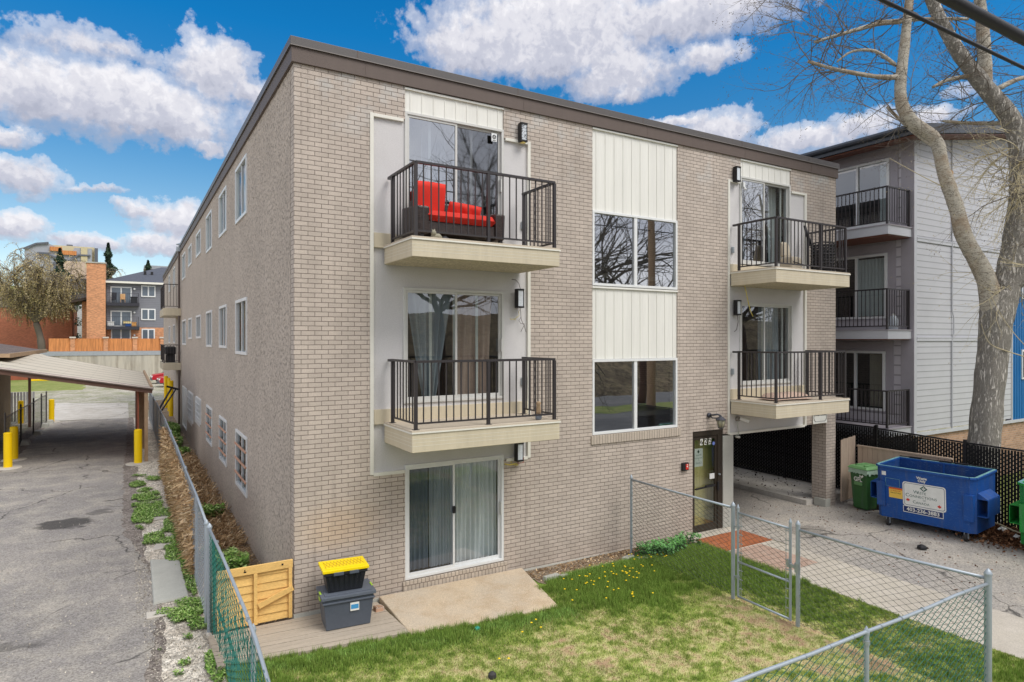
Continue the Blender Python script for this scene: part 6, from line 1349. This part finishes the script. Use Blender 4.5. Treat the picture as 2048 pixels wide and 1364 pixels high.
for x in piers: mb = MB(); mb.box(x-.24, x+.24, 84.2, 84.58, 3.29, 4.9); k_ = mb.obj('brick_pier', M['brick_orange'], of); mb = MB(); mb.box(x-.32, x+.32, 84.1, 84.66, 4.901, 5.08); mb.obj('pier_cap', M['concrete'], k_)
# grey apartment block
GB = thing('apartment_block', 'distant grey sided apartment block with orange brick tower and hip roof', 'building', (-1,88,3.3))
gs = lap_mat('slate grey siding', srgb(128,130,138), .24, .75); dk = mat('dark balcony timber', srgb(50,50,58), .6)
zb_ = 6.32; mb = MB(); mb.box(-4.8, 14, 86, 98, zb_, 11.95); mb.obj('wall', gs, GB); mb = MB(); mb.box(-4.8, 14, 85.96, 98, 3.2, zb_-.01); mb.obj('brick_base', M['brick_orange'], GB)
mb = MB(); mb.box(-6.85, -4.85, 84.9, 88.0, 3.2, 14.3); tw_ = mb.obj('brick_tower', M['brick_orange'], GB); mb = MB(); mb.box(-6.95,-4.75,84.8,88.1,14.31,14.45); mb.obj('tower_cap', M['conc_grey'], tw_); mb = MB(); mb.box(-7.5,-6.9,88,96,3.2,9.6); mb.obj('rear_brick_wall', M['brick_orange'], GB)
mb = MB(); mb.poly([(-8.6,87.5,9.7),(-6.9,87.5,10.2),(-6.9,87.5,9.9),(-8.6,87.5,9.45)]); mb.hexa([(-8.8,87.3,9.35),(-6.87,87.3,9.85),(-6.87,96,9.85),(-8.8,96,9.35),(-8.8,87.3,9.55),(-6.87,87.3,10.1),(-6.87,96,10.1),(-8.8,96,9.55)]); mb.obj('lean_to_roof', M['fascia_low'], GB)
hr = mat('charcoal shingles', srgb(84,88,98), .9, var=.15, vs=3, fine=14, fv=.2)
mb = MB(); P0 = [(-5.3,85.3,12.15),(14.6,85.3,12.15),(14.6,98.6,12.15),(-5.3,98.6,12.15)]; P1 = [(1.6,92,14.9),(8,92,15.1)]
mb.v = P0+P1; mb.f = [(0,1,5,4),(1,2,5),(2,3,4,5),(3,0,4),(3,2,1,0)]; mb.m = [0]*5; mb.obj('roof', hr, GB)
mb = MB(); mb.box(-5.0,14.65,85.2,85.29,11.95,12.2); mb.obj('gutter', M['cream_trim'], GB)
mb = MB(); mb.box(-.6,-.3,88.2,88.5,13.2,13.9); mb.box(.2,.5,88.2,88.5,13.2,13.85); mb.obj('roof_vent', bl, GB)
dw = mat('distant window glass', srgb(92,104,116), .12, var=.3, vs=1.5, spec=.7)
def bwin(x0, x1, z0, z1, y=85.95, split=True, nm='window', par=None):
    mb = MB(); mb.box(x0, x1, y-.06, y-.001, z0, z1); f = mb.obj(nm, M['white'], par or GB)
    w_ = (x1-x0); 
    for a, b in (((x0+.14, (x0+x1)/2-.08), ((x0+x1)/2+.08, x1-.14)) if split else ((x0+.14, x1-.14),)): mb = MB(); mb.box(a, b, y-.075, y-.0605, z0+.15, z1-.15); mb.obj('pane', dw, f)
for z in (10.32, 7.28): bwin(-.95, .70, z, z+1.5)
bwin(-.90,.62,4.6,6.15); bwin(-4.35,-2.0,9.1,11.55,nm='sliding_door'); bwin(-4.35,-2.0,6.4,8.45,nm='sliding_door'); bwin(-4.3,-2.1,4.4,6.15,nm='sliding_door')
for z in (11.3, 8.25, 5.3): mb = MB(); mb.tube([(-1.7,85.9,z),(-1.7,85.7,z)], .12, 10); mb.obj('lamp', M['white'], GB)
for zt in (9.45, 6.42):
    mb = MB(); mb.box(-4.75,-1.15,84.9,85.9,zt-.42,zt); s_ = mb.obj('balcony', dk, GB); mb = MB(); rail_run(mb, [(-4.7,84.95),(-1.25,84.95),(-1.25,85.9)], zt, zt+1.25, [(-4.7,84.95),(-1.25,84.95)], pick=.2); mb.obj('railing', dk, s_)
for i, (x, z, w_, h_, c_, nm, l) in enumerate(((-3.95,9.46,.55,1.0,(44,46,54),'patio_chair','dark patio chair on the distant upper balcony'),(-3.0,9.46,.55,.85,(206,164,116),'patio_chair','tan patio chair on the distant upper balcony'),(-1.75,9.46,.75,.8,(40,42,46),'barbecue','dark covered barbecue at the right end of the distant upper balcony'),(-4.3,6.43,.7,.6,(206,206,206),'storage_box','white box at the left end of the distant lower balcony'),(-1.75,6.43,.5,.55,(206,150,84),'storage_box','orange box at the right end of the distant lower balcony'),(-2.4,6.43,.6,.35,(34,80,150),'storage_box','blue box on the distant lower balcony'),(-2.5,6.79,.9,.3,(226,206,150),'cushion_pile','cream cushion pile above the blue box on the distant lower balcony'))):
    mm_ = mat('belonging %d' % i, srgb(*c_), .7); mb = MB()
    if 'chair' in nm: mb.box(x-w_/2,x+w_/2,85.1,85.6,z+.4,z+.5); mb.box(x-w_/2,x+w_/2,85.55,85.62,z+.5,z+h_+.3); [mb.box(x+a-.03,x+a+.03,85.1,85.16,z,z+.4) for a in (-w_/2+.03,w_/2-.03)]; [mb.box(x+a-.03,x+a+.03,85.5,85.56,z,z+.4) for a in (-w_/2+.03,w_/2-.03)]
    else: mb.box(x-w_/2,x+w_/2,85.15,85.6,z+.002,z+h_*.85); mb.box(x-w_/2-.04,x+w_/2+.04,85.1,85.65,z+h_*.85,z+h_)
    tag(mb.obj(nm, mm_, bevel=.03), l, nm.replace('_', ' '))
RB = thing('brick_building', 'low red brick building with flat grey parapet behind the willow on the far left', 'building', (-15,96,3.3)); mb = MB(); mb.box(-40,-8.9,94,104,3.0,8.9); mb.obj('wall', M['brick_red'], RB); mb = MB(); mb.box(-40,-8.8,93.9,104.1,8.91,9.7); mb.obj('parapet', mat('grey parapet', srgb(150,142,130), .9, var=.2), RB)
SH = thing('white_house', 'small white sided house partly hidden behind the brick tower', 'house', (-9,110,3.3)); mb = MB(); mb.box(-14.0,-7.5,112,120,3,11.2); mb.obj('wall', lap_mat('white lap siding', srgb(206,208,208), .3, .8), SH); mb = MB(); mb.hexa([(-14.6,111.5,11.2),(-7,111.5,11.2),(-7,120.5,11.2),(-14.6,120.5,11.2),(-14.6,111.5,11.5),(-7,111.5,12.4),(-7,120.5,12.4),(-14.6,120.5,11.5)]); mb.obj('roof', M['fascia_cap'], SH); bwin(-10.4,-9.3,8.6,9.8,y=112,split=False,par=SH)
# hilltop blocks
hg = mat('hill block grey', srgb(160,164,172), .8, var=.1); hd_ = mat('hill block slate', srgb(98,102,112), .8); ht = mat('hill block tan', srgb(196,184,150), .8)
HB = thing('hilltop_condominium', 'angular grey and tan condominium stepping up the hill against the sky', 'building', (-15,160,16))
mb = MB(); mb.v = [(-21.4,160,15),(-9.4,160,15),(-9.4,160,25.0),(-12.6,160,25.0),(-13.2,160,23.6),(-17.2,160,25.6),(-19.4,160,25.2),(-21.4,160,24.0),(-21.4,170,15),(-9.4,170,15),(-9.4,170,25.0),(-12.6,170,25.0),(-13.2,170,23.6),(-17.2,170,25.6),(-19.4,170,25.2),(-21.4,170,24.0)]
mb.f = [(0,1,2,3,4,5,6,7)] + [(i, i+8, (i+1) % 8+8, (i+1) % 8) for i in range(8)]; mb.m = [0]*9; mb.obj('wall', hg, HB)
mb = MB(); mb.box(-17.4,-9.0,162,169,20,25.55); mb.box(-11.4,-10.2,159.7,159.95,17,25.2); mb.obj('tan_wall', ht, HB); mb = MB(); mb.box(-16.4,-11.6,159.6,159.95,17.5,21.6); mb.obj('slate_wall', hd_, HB)
mb = MB(); mb.box(-17.0,-14.8,159.5,159.95,24.0,24.9); mb.box(-14.8,-12.2,159.5,159.95,23.3,24.2); mb.obj('timber_screen', ofm, HB); mb = MB()
for a, b in (((-21.6,24.1),(-19.4,25.35)),((-19.4,25.35),(-17.2,25.7)),((-19.2,23.4),(-17.0,23.4)),((-17.2,23.0),(-13.6,22.0)),((-13.6,22.0),(-11.8,23.4)),((-11.8,23.4),(-9.6,23.4))): mb.bar((a[0],159.7,a[1]),(b[0],159.7,b[1]), .3, .35)
mb.obj('roof_edge', hd_, HB); mb = MB(); mb.box(-8.9,-8.3,161,162,18,25.3); mb.obj('chimney', hd_, HB); mb = MB(); mb.box(-14.3,-13.2,164,165,25.5,26.1); mb.obj('roof_unit', hd_, HB)
H2 = thing('hillside_block', 'beige concrete apartment block with balconies below the hilltop condominium', 'building', (-9,135,10)); tb = mat('beige concrete', srgb(196,176,158), .85, var=.15)
mb = MB(); mb.box(-13.2,-7.4,135,145,4,18.4); mb.box(-13.2,-9.4,134.6,134.99,4,19.4); mb.obj('wall', tb, H2)
for z in (8.2,11.2,14.2): mb = MB(); mb.box(-12.2,-7.8,134.0,134.55,z,z+.4); mb.box(-12.0,-8.0,134.3,134.59,z+.5,z+2.0); mb.obj('balcony', hd_ if z > 9 else tb, H2)
H3 = thing('rooftop_block', 'tan flat roofed block peeking over the dark hip roof at the right', 'building', (4,130,14)); mb = MB(); mb.box(.6,9,130,138,8,18.2); mb.obj('wall', tb, H3); mb = MB(); mb.box(.2,9.3,129.6,138.4,18.21,18.9); mb.obj('parapet', hg, H3)
H4 = thing('parkade', 'low grey concrete parkade behind the far left trees', 'building', (-30,120,4)); mb = MB(); mb.box(-60,-20,118,130,3,13.5); mb.obj('wall', tb, H4)
# conifers and other trees
ndl = attr_mat('needle foliage', .8, nv=.3); lfm = attr_mat('leaf foliage', .75, nv=.3)
def leafcloud(C, S, cols, mt, name, par, rots=None, asp=.5, rng=rg):
    C = np.asarray(C); n = len(C); S = np.asarray(S); a = rng.normal(size=(n,3)); a /= np.linalg.norm(a, axis=1)[:, None]; b = rng.normal(size=(n,3)); b -= a*(a*b).sum(1)[:, None]; b /= np.linalg.norm(b, axis=1)[:, None]
    a = a*S[:, None]; b = b*S[:, None]*asp; V = np.stack([C-a, C+b*.9, C+a, C-b*.9], 1); col = np.repeat(np.asarray(cols)[:, None, :], 4, 1)
    o = np_mesh(name, V.reshape(-1,3), np.arange(4*n).reshape(-1,4), mt, col.reshape(-1,3)); adopt(o, par); return o
def spruce(x, y, z, h, w_, label):
    r = thing('spruce_tree', label, 'tree', (x,y,z), 'spruces on the hill'); mb = MB(); mb.tube([(x,y,z),(x,y,z+h)], [.22,.03], 7); mb.obj('trunk', brn, r)
    n = 9000; k = rg.random(n)**.75; tier = (k*16)%1; rr_ = w_*(1-k)**.9*(.55+.45*(1-tier))*(.2+.8*rg.random(n)**.5)*(.8+.4*np.sin(k*40+3)); a = rg.random(n)*2*np.pi; rr_ *= (1+.22*np.sin(a*5+k*25))
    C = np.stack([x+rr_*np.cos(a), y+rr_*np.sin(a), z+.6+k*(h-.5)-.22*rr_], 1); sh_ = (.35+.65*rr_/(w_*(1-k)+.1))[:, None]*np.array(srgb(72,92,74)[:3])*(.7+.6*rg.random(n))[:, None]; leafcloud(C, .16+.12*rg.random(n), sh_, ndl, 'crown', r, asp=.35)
spruce(-10.7,100,3.3,14.2,4.3,'blue green spruce left of the brick tower'); spruce(-5.0,104,4,15.2,3.8,'dark spruce rising just behind the brick tower'); spruce(.8,128,9,10.5,3.4,'small spruce poking above the charcoal hip roof')
def bushy(x, y, z, label, h, w_, cols, name='willow_tree', n=26000, group=None, limbs=7, droop=.35, size=.09, lean=0, twcol=None):
    r = thing(name, label, 'tree', (x,y,z), group); rr = random.Random(int(abs(x)*10)); mb = MB(); tips = []
    base = Vector((x,y,z)); f1 = base+Vector((-.6,0,h*.26)); mb.tube(smoothpath([base-Vector((0,0,.2)), base+Vector((-.15,0,h*.12)), f1], 5), [.42]*5+[.36]*5+[.3], 10)
    for i in range(limbs):
        a = i/limbs*2*math.pi+.4; e_ = f1+Vector((math.cos(a)*w_*rr.uniform(.25,.42), math.sin(a)*w_*rr.uniform(.25,.42), h*rr.uniform(.22,.55))); m1 = (f1+e_)/2+Vector((rr.uniform(-.4,.4),rr.uniform(-.4,.4),rr.uniform(-.2,.7))); pp = smoothpath([f1,m1,e_], 6); mb.tube(pp, np.interp(np.linspace(0,1,len(pp)),[0,1],[.22,.06]), 7); tips += pp[5:]
        for _ in range(5):
            q = rr.choice(pp[4:]); e2 = q+Vector((rr.gauss(0,w_*.13),rr.gauss(0,w_*.13),rr.uniform(.3,h*.22))); mb.tube([q,(q+e2)/2+Vector((rr.gauss(0,.2),0,.2)),e2], [.07,.05,.02], 5); tips += [e2,(q+e2)/2]
    mb.obj('trunk', M['twig'] if True else brn, r, smooth=True)
    T = np.array([tuple(p) for p in tips]); k = rg.integers(0, len(T), n//26); tw_ = MB(); C = []; cc = []
    cols = [np.array(srgb(*q)[:3]) for q in cols]
    for idx in k:
        p = Vector(T[idx]); d = Vector((rr.gauss(0,1),rr.gauss(0,1),rr.gauss(.2,.6))).normalized(); L_ = rr.uniform(.12,.22)*h; path = [p]; base_c = rr.choice(cols)*rr.uniform(.7,1.25)
        for s in range(6): d = (d+Vector((rr.gauss(0,.12),rr.gauss(0,.12),-droop))).normalized(); p = p+d*L_/6; path.append(p)
        tw_.tube(path, [.025]*3+[.014]*4, 3, cap=False)
        for s in range(26):
            u = rr.random()**.7*5.99; i0 = int(u); q = path[i0].lerp(path[i0+1], u-i0); C.append((q.x+rr.gauss(0,.09),q.y+rr.gauss(0,.09),q.z+rr.gauss(0,.09))); cc.append(base_c*rr.uniform(.75,1.25))
    tw_.obj('twigs', M['twig'], r); leafcloud(C, size*(.6+.8*rg.random(len(C))), cc, lfm, 'crown', r, asp=.45)
bushy(-11.6,87.5,3.3,'olive budding willow with a dark forked trunk before the red brick building', 13.6, 13.0, [(196,182,128),(184,166,120),(206,190,148),(160,144,106)], n=46000, limbs=10, droop=.42, size=.08)
bushy(-22,100,3.3,'hazy brown budding tree at the far left edge', 13, 12, [(150,136,96),(132,120,88)], 'budding_tree', 16000, limbs=7, droop=.2, size=.12)
def bare(x, y, z, label, h, seed, group=None, r0=.32, name='bare_tree', depth=4):
    global rt
    r = thing(name, label, 'tree', (x,y,z), group); rt = random.Random(seed); mb = MB(); top = Vector((x+rt.uniform(-.4,.4),y,z+h*.33)); mb.tube(smoothpath([(x,y,z-.1),(x+.1,y,z+h*.17),tuple(top)], 4), r0, 9); mb.obj('trunk', brn, r, smooth=True); tw2 = MB()
    for i in range(6): a = i*math.pi/3+rt.random(); twigs(tw2, top, (math.cos(a),math.sin(a),rt.uniform(.7,1.6)), h*.56, r0*.5, depth, .6, .0, .75)
    tw2.obj('crown', M['twig'], r)
bare(-3.4,118,4,'bare pale tree between the spruces on the hill', 13, 5, r0=.2, depth=3)
# the far street side, seen as reflections in the windows
for i, (x, y, h, l) in enumerate(((13.5,-24,19,'bare street tree reflected in the patio door glass'),(22,-23,19,'bare street tree reflected in the left pane of the stair window'),(30.5,-25,18,'bare street tree reflected in the right pane of the stair window'),(44,-27,18,'bare street tree reflected in the right hand balcony doors'),(5,-26,12,'bare street tree across the street from the lawn'))):
    bare(x, y, 0, l, h, 40+i, 'street trees across the road', depth=3)
UP = thing('utility_pole', 'weathered wooden utility pole carrying the overhead cables', 'utility pole', (16.6,-9.0,0)); mb = MB(); mb.tube([(16.6,-9.2,0),(16.6,-9.2,11.5)], [.19,.14], 12); mb.obj('pole', raw, UP); mb = MB(); mb.box(15.5,17.7,-9.25,-9.15,10.6,10.75); mb.obj('cross_arm', raw, UP)
pc = MB(); 
for yy, zz in ((-9.1,10.8),(-9.15,9.9),(-9.15,9.3)): pc.tube([(-25,yy-.2,zz+.5),(0,yy,zz-.15),(16.6,yy,zz),(40,yy-.5,zz+.2),(70,yy-1,zz+.3)], .02, 4)
tag(pc.obj('overhead_wires', bl), 'high overhead wires strung along the street poles', 'cable')
# red vehicles at the far end
def car(label, x, y, rz, suv=True):
    c = thing('parked_car', label, 'car', (x,y,0), 'red vehicles at the rear of the lot', rz=rz, local=True); cr = mat('red car paint', srgb(176,30,44), .25, var=.05, spec=.7)
    P_ = [(-2.15,.42),(-2.2,.72),(-2.05,.98),(-1.2,1.1),(-.75,1.62 if suv else 1.45),(1.3,1.66 if suv else 1.45),(2.0,1.12),(2.2,.95),(2.2,.42)]
    mb = MB(); n = len(P_)
    for s_, yy in ((0,-.9),(1,.9)): mb.v += [(px,yy*(.86 if pz > 1.2 else 1),pz) for px, pz in P_]
    mb.f = [tuple(range(n)), tuple(range(2*n-1, n-1, -1))] + [(i, i+n, (i+1) % n+n, (i+1) % n) for i in range(n)]; mb.m = [0]*(n+2); mb.obj('body', cr, c, bevel=.06)
    gm_ = mat('car glass', srgb(30,34,40), .1, spec=.8)
    for yy in (-.84,.84): mb = MB(); s_ = 1 if yy > 0 else -1; mb.poly([(-.95,yy*1.03,1.16),(1.5,yy*1.03,1.16),(1.2,yy*.965,1.56),(-.62,yy*.965,1.56)][::s_]); mb.obj('side_window', gm_, c)
    mb = MB(); mb.poly([(-1.17,-.7,1.13),(-1.17,.7,1.13),(-.79,.66,1.55),(-.79,-.66,1.55)]); mb.obj('windscreen', gm_, c)
    mb = MB(); mb.box(-2.26,-2.1,-.88,.88,.38,.62); mb.obj('bumper', mat('grey bumper', srgb(92,96,104), .5), c, bevel=.03)
    for yy in (-.72,.72): mb = MB(); mb.box(-2.225,-2.1,yy-.17,yy+.17,.70,.86); mb.obj('headlight', mat('headlight', srgb(220,224,228), .15), c, bevel=.03)
    for xx in (-1.35,1.35):
        for yy in (-.86,.86): mb = MB(); mb.tube([(xx,yy-.1,.36),(xx,yy+.1,.36)], .36, 20); w_ = mb.obj('wheel', rub, c); mb = MB(); mb.tube([(xx,yy-.12,.36),(xx,yy+.12,.36)], .21, 14); mb.obj('rim', M['galv'], w_)
car('red off road vehicle with grey bumper, nearest behind the stucco block', 2.35, 62.0, R(4)); car('lower red car parked behind the red off road vehicle', 1.9, 68.0, R(2), False)
bq = thing('barbecue', 'black covered barbecue on the lower rear side balcony', 'barbecue', (-.45,28,3.5)); mb = MB(); mb.box(-.70,-.2,27.3,28.3,3.9,4.35); mb.obj('lid', bl, bq, bevel=.08); mb = MB(); mb.box(-.66,-.24,27.4,28.2,3.51,3.89); mb.obj('cabinet', bl, bq)
mb = MB(); mb.box(-12.0,-8.6,79.5,79.8,.02,.2); tag(mb.obj('parking_curb', M['yellow'], bevel=.03), 'yellow painted kerb on the far lawn under the carport roof', 'kerb')
mb = MB(); mb.box(-17,-9.5,82.6,82.7,.02,1.0); tag(mb.obj('low_fence', rbr), 'low red brown fence in shade at the far edge of the lawn', 'fence')

# ------------------------------------------------------------------ plants, litter
def weed_patch(label, spots, cols, z=.012, name='weeds', dens=900, hgt=.05, sz=.022):
    C = []; cc = []; rr = random.Random(len(spots))
    for (x, y, rx, ry) in spots:
        for _ in range(int(dens*rx*ry*12)):
            a = rr.random()*2*math.pi; q = rr.random()**.5; px, py = x+rx*q*math.cos(a), y+ry*q*math.sin(a)
            if vnoise(np.array([px]), np.array([py]), 3.2, 5)[0] + (1-q)*.35 < .48: continue
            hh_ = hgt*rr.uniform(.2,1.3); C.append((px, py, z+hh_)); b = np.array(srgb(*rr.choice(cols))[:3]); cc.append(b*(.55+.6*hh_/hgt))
    n = len(C); C = np.array(C); cc = np.array(cc); S = sz*(.6+.8*rg.random(n)); a = rg.random(n)*2*np.pi; tl = rg.uniform(.1,.7,n); A_ = np.stack([np.cos(a),np.sin(a),tl],1)*S[:,None]; B_ = np.stack([-np.sin(a),np.cos(a),rg.uniform(-.2,.2,n)],1)*S[:,None]*.5
    V = np.stack([C-A_*.6, C+B_, C+A_, C-B_], 1); o = np_mesh(name, V.reshape(-1,3), np.arange(4*n).reshape(-1,4), lfm, np.repeat(cc[:,None,:],4,1).reshape(-1,3)); return tag(o, label, name, kind='stuff')
GR = [(138,166,88),(106,142,62),(160,182,116),(84,118,50)]
weed_patch('low bright green weeds on the gravel between alley and chain link fence', [(-1.9,10.4,.40,1.9),(-1.5,7.6,.33,1.6),(-2.0,8.4,.3,1.2),(-1.75,6.2,.35,1.3),(-1.5,4.9,.22,1.0),(-1.35,3.4,.10,1.8),(-1.45,1.5,.30,.6),(-1.7,1.3,.3,.4),(-1.35,.8,.18,.5),(-1.55,.25,.2,.25),(-1.95,.0,.09,.1),(-1.45,-.2,.1,.1),(-1.7,-.6,.12,.12),(-1.8,-.9,.12,.08),(-1.3,-.9,.12,.6),(-2.1,13.0,.25,.5),(-1.6,13.8,.3,.4),(-2.0,14.5,.3,.2)], GR, sz=.026, hgt=.05)
weed_patch('leafy green shoots and weeds at the foot of the stucco wall', [(-.55,3.1,.3,.55),(-.35,2.2,.28,.5),(-.9,3.9,.18,.4),(-.6,7.6,.45,.35),(-.4,1.4,.3,.4),(-.65,22,.4,2.2),(-.5,26,.4,2),(-.6,18,.4,.6)], GR, z=.02, name='leafy weeds', dens=620, hgt=.24, sz=.05)
weed_patch('bluish leafy plants crowding the wall at the lawn corner', [(8.35,-.65,.42,.28),(7.7,-.75,.4,.3),(7.25,-.6,.3,.2)], [(96,146,84),(110,158,96),(78,128,60)], z=.03, name='leafy clump', dens=900, hgt=.22, sz=.04)
x = np.concatenate([rg.uniform(-1.16,1.5,9000), rg.uniform(1.5,4.2,7000), rg.uniform(5.0,8.8,16000), rg.uniform(-1.2,-1.0,2500)]); n = len(x)
y = np.concatenate([-1.22-(x[:9000]+1.2)*.145-rg.exponential(.10,9000), -1.66-(x[9000:16000]-1.5)*.11-rg.exponential(.12,7000), -.62-rg.exponential(.24,16000), rg.uniform(-5,-1.2,2500)])
col = (np.array(srgb(134,166,84)[:3])[None]*(.6+.9*rg.random(n))[:, None])*np.where(rg.random(n)<.2,1.5,1)[:,None]; tag(blades('tall_grass', x, y, np.full(n,.02), rg.uniform(.04,.12,n)*np.where(x > 5, 1.0, .75), rg.uniform(.008,.013,n), col, GM, lean=.8), 'longer dark green grass along the slab edges and the wall corner', 'grass', kind='stuff')
# dry brush: against the long fence and on the bed
BM = attr_mat('dry brush', .9, nv=.3); rr = random.Random(31)
def brush(name, label, pts, n, L, colset, rad=.006, zr=(.02,.2), up=.2):
    mb = MB(); V = []; Fq = []; CC = []
    for _ in range(n):
        x, y, z = pts(rr); d = Vector((rr.gauss(0,1),rr.gauss(0,1),rr.gauss(up,.5))).normalized(); l = L*rr.uniform(.4,1.3); w_ = rad*rr.uniform(.6,1.6); s = d.cross(Vector((rr.random(),rr.random(),rr.random()))).normalized()*w_; p = Vector((x,y,z)); k = len(V)
        m_ = p+d*l*.5+Vector((0,0,rr.uniform(-.05,.05)))*l; V += [tuple(p-s),tuple(p+s),tuple(m_+s),tuple(m_-s),tuple(p+d*l+s*.4),tuple(p+d*l-s*.4)]; Fq += [(k,k+1,k+2,k+3),(k+3,k+2,k+4,k+5)]; c = np.array(srgb(*rr.choice(colset))[:3])*rr.uniform(.8,1.5); CC += [c]*6
    V = np.array(V); V[:,2] = np.maximum(V[:,2], .012); o = np_mesh(name, V, Fq, BM, np.array(CC)); return tag(o, label, 'dry brush', kind='stuff')
BR = [(206,180,142),(178,150,116),(222,200,166),(146,120,92),(190,162,126)]
brush('dry_brush', 'tangle of dry brown vines and leaves climbing the long chain link fence', lambda r: (-1.25+r.gauss(0,.04), 3.0+r.random()**.8*12.5, max(.02, 1.55*r.random()*(.35 if r.random() < .35 else 1))), 16000, .17, BR, .013, up=-.1)
brush('dry_brush', 'dry fallen stems and leaves on the bed between fence and stucco wall', lambda r: (r.uniform(-1.15,-.05), 4.6+r.random()**1.3*14, .03+.16*r.random()**2), 6500, .2, BR, .009, up=.05)
brush('dry_brush', 'loose dry straw on the bare soil in the near corner of the bed', lambda r: (r.uniform(-1.15,-.05), r.uniform(.2,4.5), .02+.03*r.random()), 2500, .13, BR, .007, up=0)
brush('leaf_litter', 'pile of brown leaves and wood bark between the two dumpsters', lambda r: (15.55+r.gauss(0,.42), -4.05+r.gauss(0,.45), .02+.1*r.random()), 5000, .07, [(120,84,60),(96,66,48),(150,112,84),(80,56,42)], .018, up=0)
brush('leaf_litter', 'brown fallen leaves scattered over the driveway', lambda r: ((lambda a: (10.7+a*5, r.uniform(-7.5,1.2)+0, .014))(r.random()**.8)), 700, .045, [(110,78,58),(88,62,48),(140,104,80)], .014, up=0)
brush('leaf_litter', 'dark fallen leaves on the raised concrete under the building', lambda r: (r.uniform(14.3,16.1), r.uniform(.5,12), .155), 500, .06, [(80,62,50),(60,50,42)], .016, up=0)
brush('leaf_litter', 'brown leaves and straw in the soil strip along the brick wall', lambda r: (r.uniform(4.45,8.8), r.uniform(-.6,-.06), .04), 1500, .05, BR, .010, up=0)
for (x, y, l, s_) in ((15.35,-4.2,'scrap of white paper on the leaf pile between the dumpsters',.1),(15.75,-3.75,'crumpled white bag on the leaf pile near the slatted fence',.13),(15.0,-4.45,'pale scrap at the front of the leaf pile',.08)):
    mb = MB(); mb.hexa([(-s_,-s_*.7,0),(s_,-s_*.5,.02),(s_*.8,s_*.7,.01),(-s_*.8,s_*.6,.03),(-s_*.7,-s_*.5,.07),(s_*.6,-s_*.4,.05),(s_*.6,s_*.5,.08),(-s_*.5,s_*.4,.05)]); o = mb.obj('paper_scrap', stk, bevel=.01); o.location = (x,y,.10); tag(o, l, 'litter')
mb = MB(); mb.tube([(15.0,-4.55,.3),(15.4,-4.1,.24),(15.9,-3.6,.2),(16.1,-3.2,.16)], .018, 6); tag(mb.obj('fallen_branch', M['twig_pale']), 'thin pale fallen branch across the leaf pile', 'branch')
n = 15000; k = rg.random(n); y = np.where(k < .6, rg.uniform(-3.2, 5, n), rg.uniform(5, 17.2, n)); x = -1.3 - rg.random(n)**1.4*np.where(y < 1.5, .85, .95)
j = rg.random(n) < .12; x = np.where(j, rg.uniform(-5.5, -1.9, n), x)
g0 = rg.uniform(.55, 1.15, n)[:, None]*np.array(srgb(214, 206, 192)[:3]); g0 = np.where(rg.random(n)[:, None] < .25, g0*.5, g0)
dummy = thing('x', 'x', 'x'); so2 = leafcloud(np.stack([x, y, np.full(n, .022)], 1), rg.uniform(.006, .017, n), g0, attr_mat('loose stones', .95), 'loose_gravel', dummy, asp=.8)
so2.parent = None; bpy.data.objects.remove(dummy); tag(so2, 'loose pale gravel stones along the alley edge', 'gravel', kind='stuff')
n = 5000; x = rg.uniform(10.5, 16, n); y = rg.uniform(-9, 3, n); kk = fbm(x, y, .9, 71) > .52; x, y = x[kk], y[kk]; n = len(x)
dummy = thing('x', 'x', 'x'); so2 = leafcloud(np.stack([x, y, np.full(n, .014)], 1), rg.uniform(.004, .011, n), rg.uniform(.5, 1.1, n)[:, None]*np.array(srgb(196, 186, 172)[:3]), attr_mat('driveway grit', .95), 'driveway_grit', dummy, asp=.8)
so2.parent = None; bpy.data.objects.remove(dummy); tag(so2, 'fine grit scattered over the driveway', 'grit', kind='stuff')
# dandelions: one plant with parts, then copies
dm = mat('dandelion yellow', srgb(250, 214, 20), .6, var=.1, vs=40); sm_ = mat('dandelion stem', srgb(110,150,70), .6)
dd = thing('dandelion', 'yellow dandelion flowering in the lawn', 'flower', (6.0,-1.2,.02), 'dandelions in the lawn', local=True)
mb = MB(); mb.tube([(0,0,0),(.005,0,.07),(0,.004,.12)], .003, 4); mb.obj('stem', sm_, dd); mb = MB(); mb.lathe([(.005,0),(.017,.006),(.019,.011),(.010,.017),(.002,.019)], (0,.004,.118), 9); mb.obj('flower_head', dm, dd)
rr = random.Random(8); spots = []
for _ in range(34): spots.append((rr.gauss(5.7,.45), rr.gauss(-1.35,.22)))
for _ in range(22): spots.append((rr.gauss(7.35,.45), min(-.55, rr.gauss(-.85,.2))))
for _ in range(16): spots.append((rr.uniform(4.4,6.6), rr.uniform(-2.4,-.9)))
spots += [(3.2,-2.3),(3.25,-2.5),(3.35,-2.2),(2.3,-3.1),(2.2,-3.0),(4.5,-1.4),(4.3,-1.9),(2.9,-2.5)]
for x, y in spots: k_ = dup(dd, (x, y, .02+rr.uniform(-.03,.01)), rz=rr.uniform(0,6))
dd.location = (5.2,-1.1,.02)
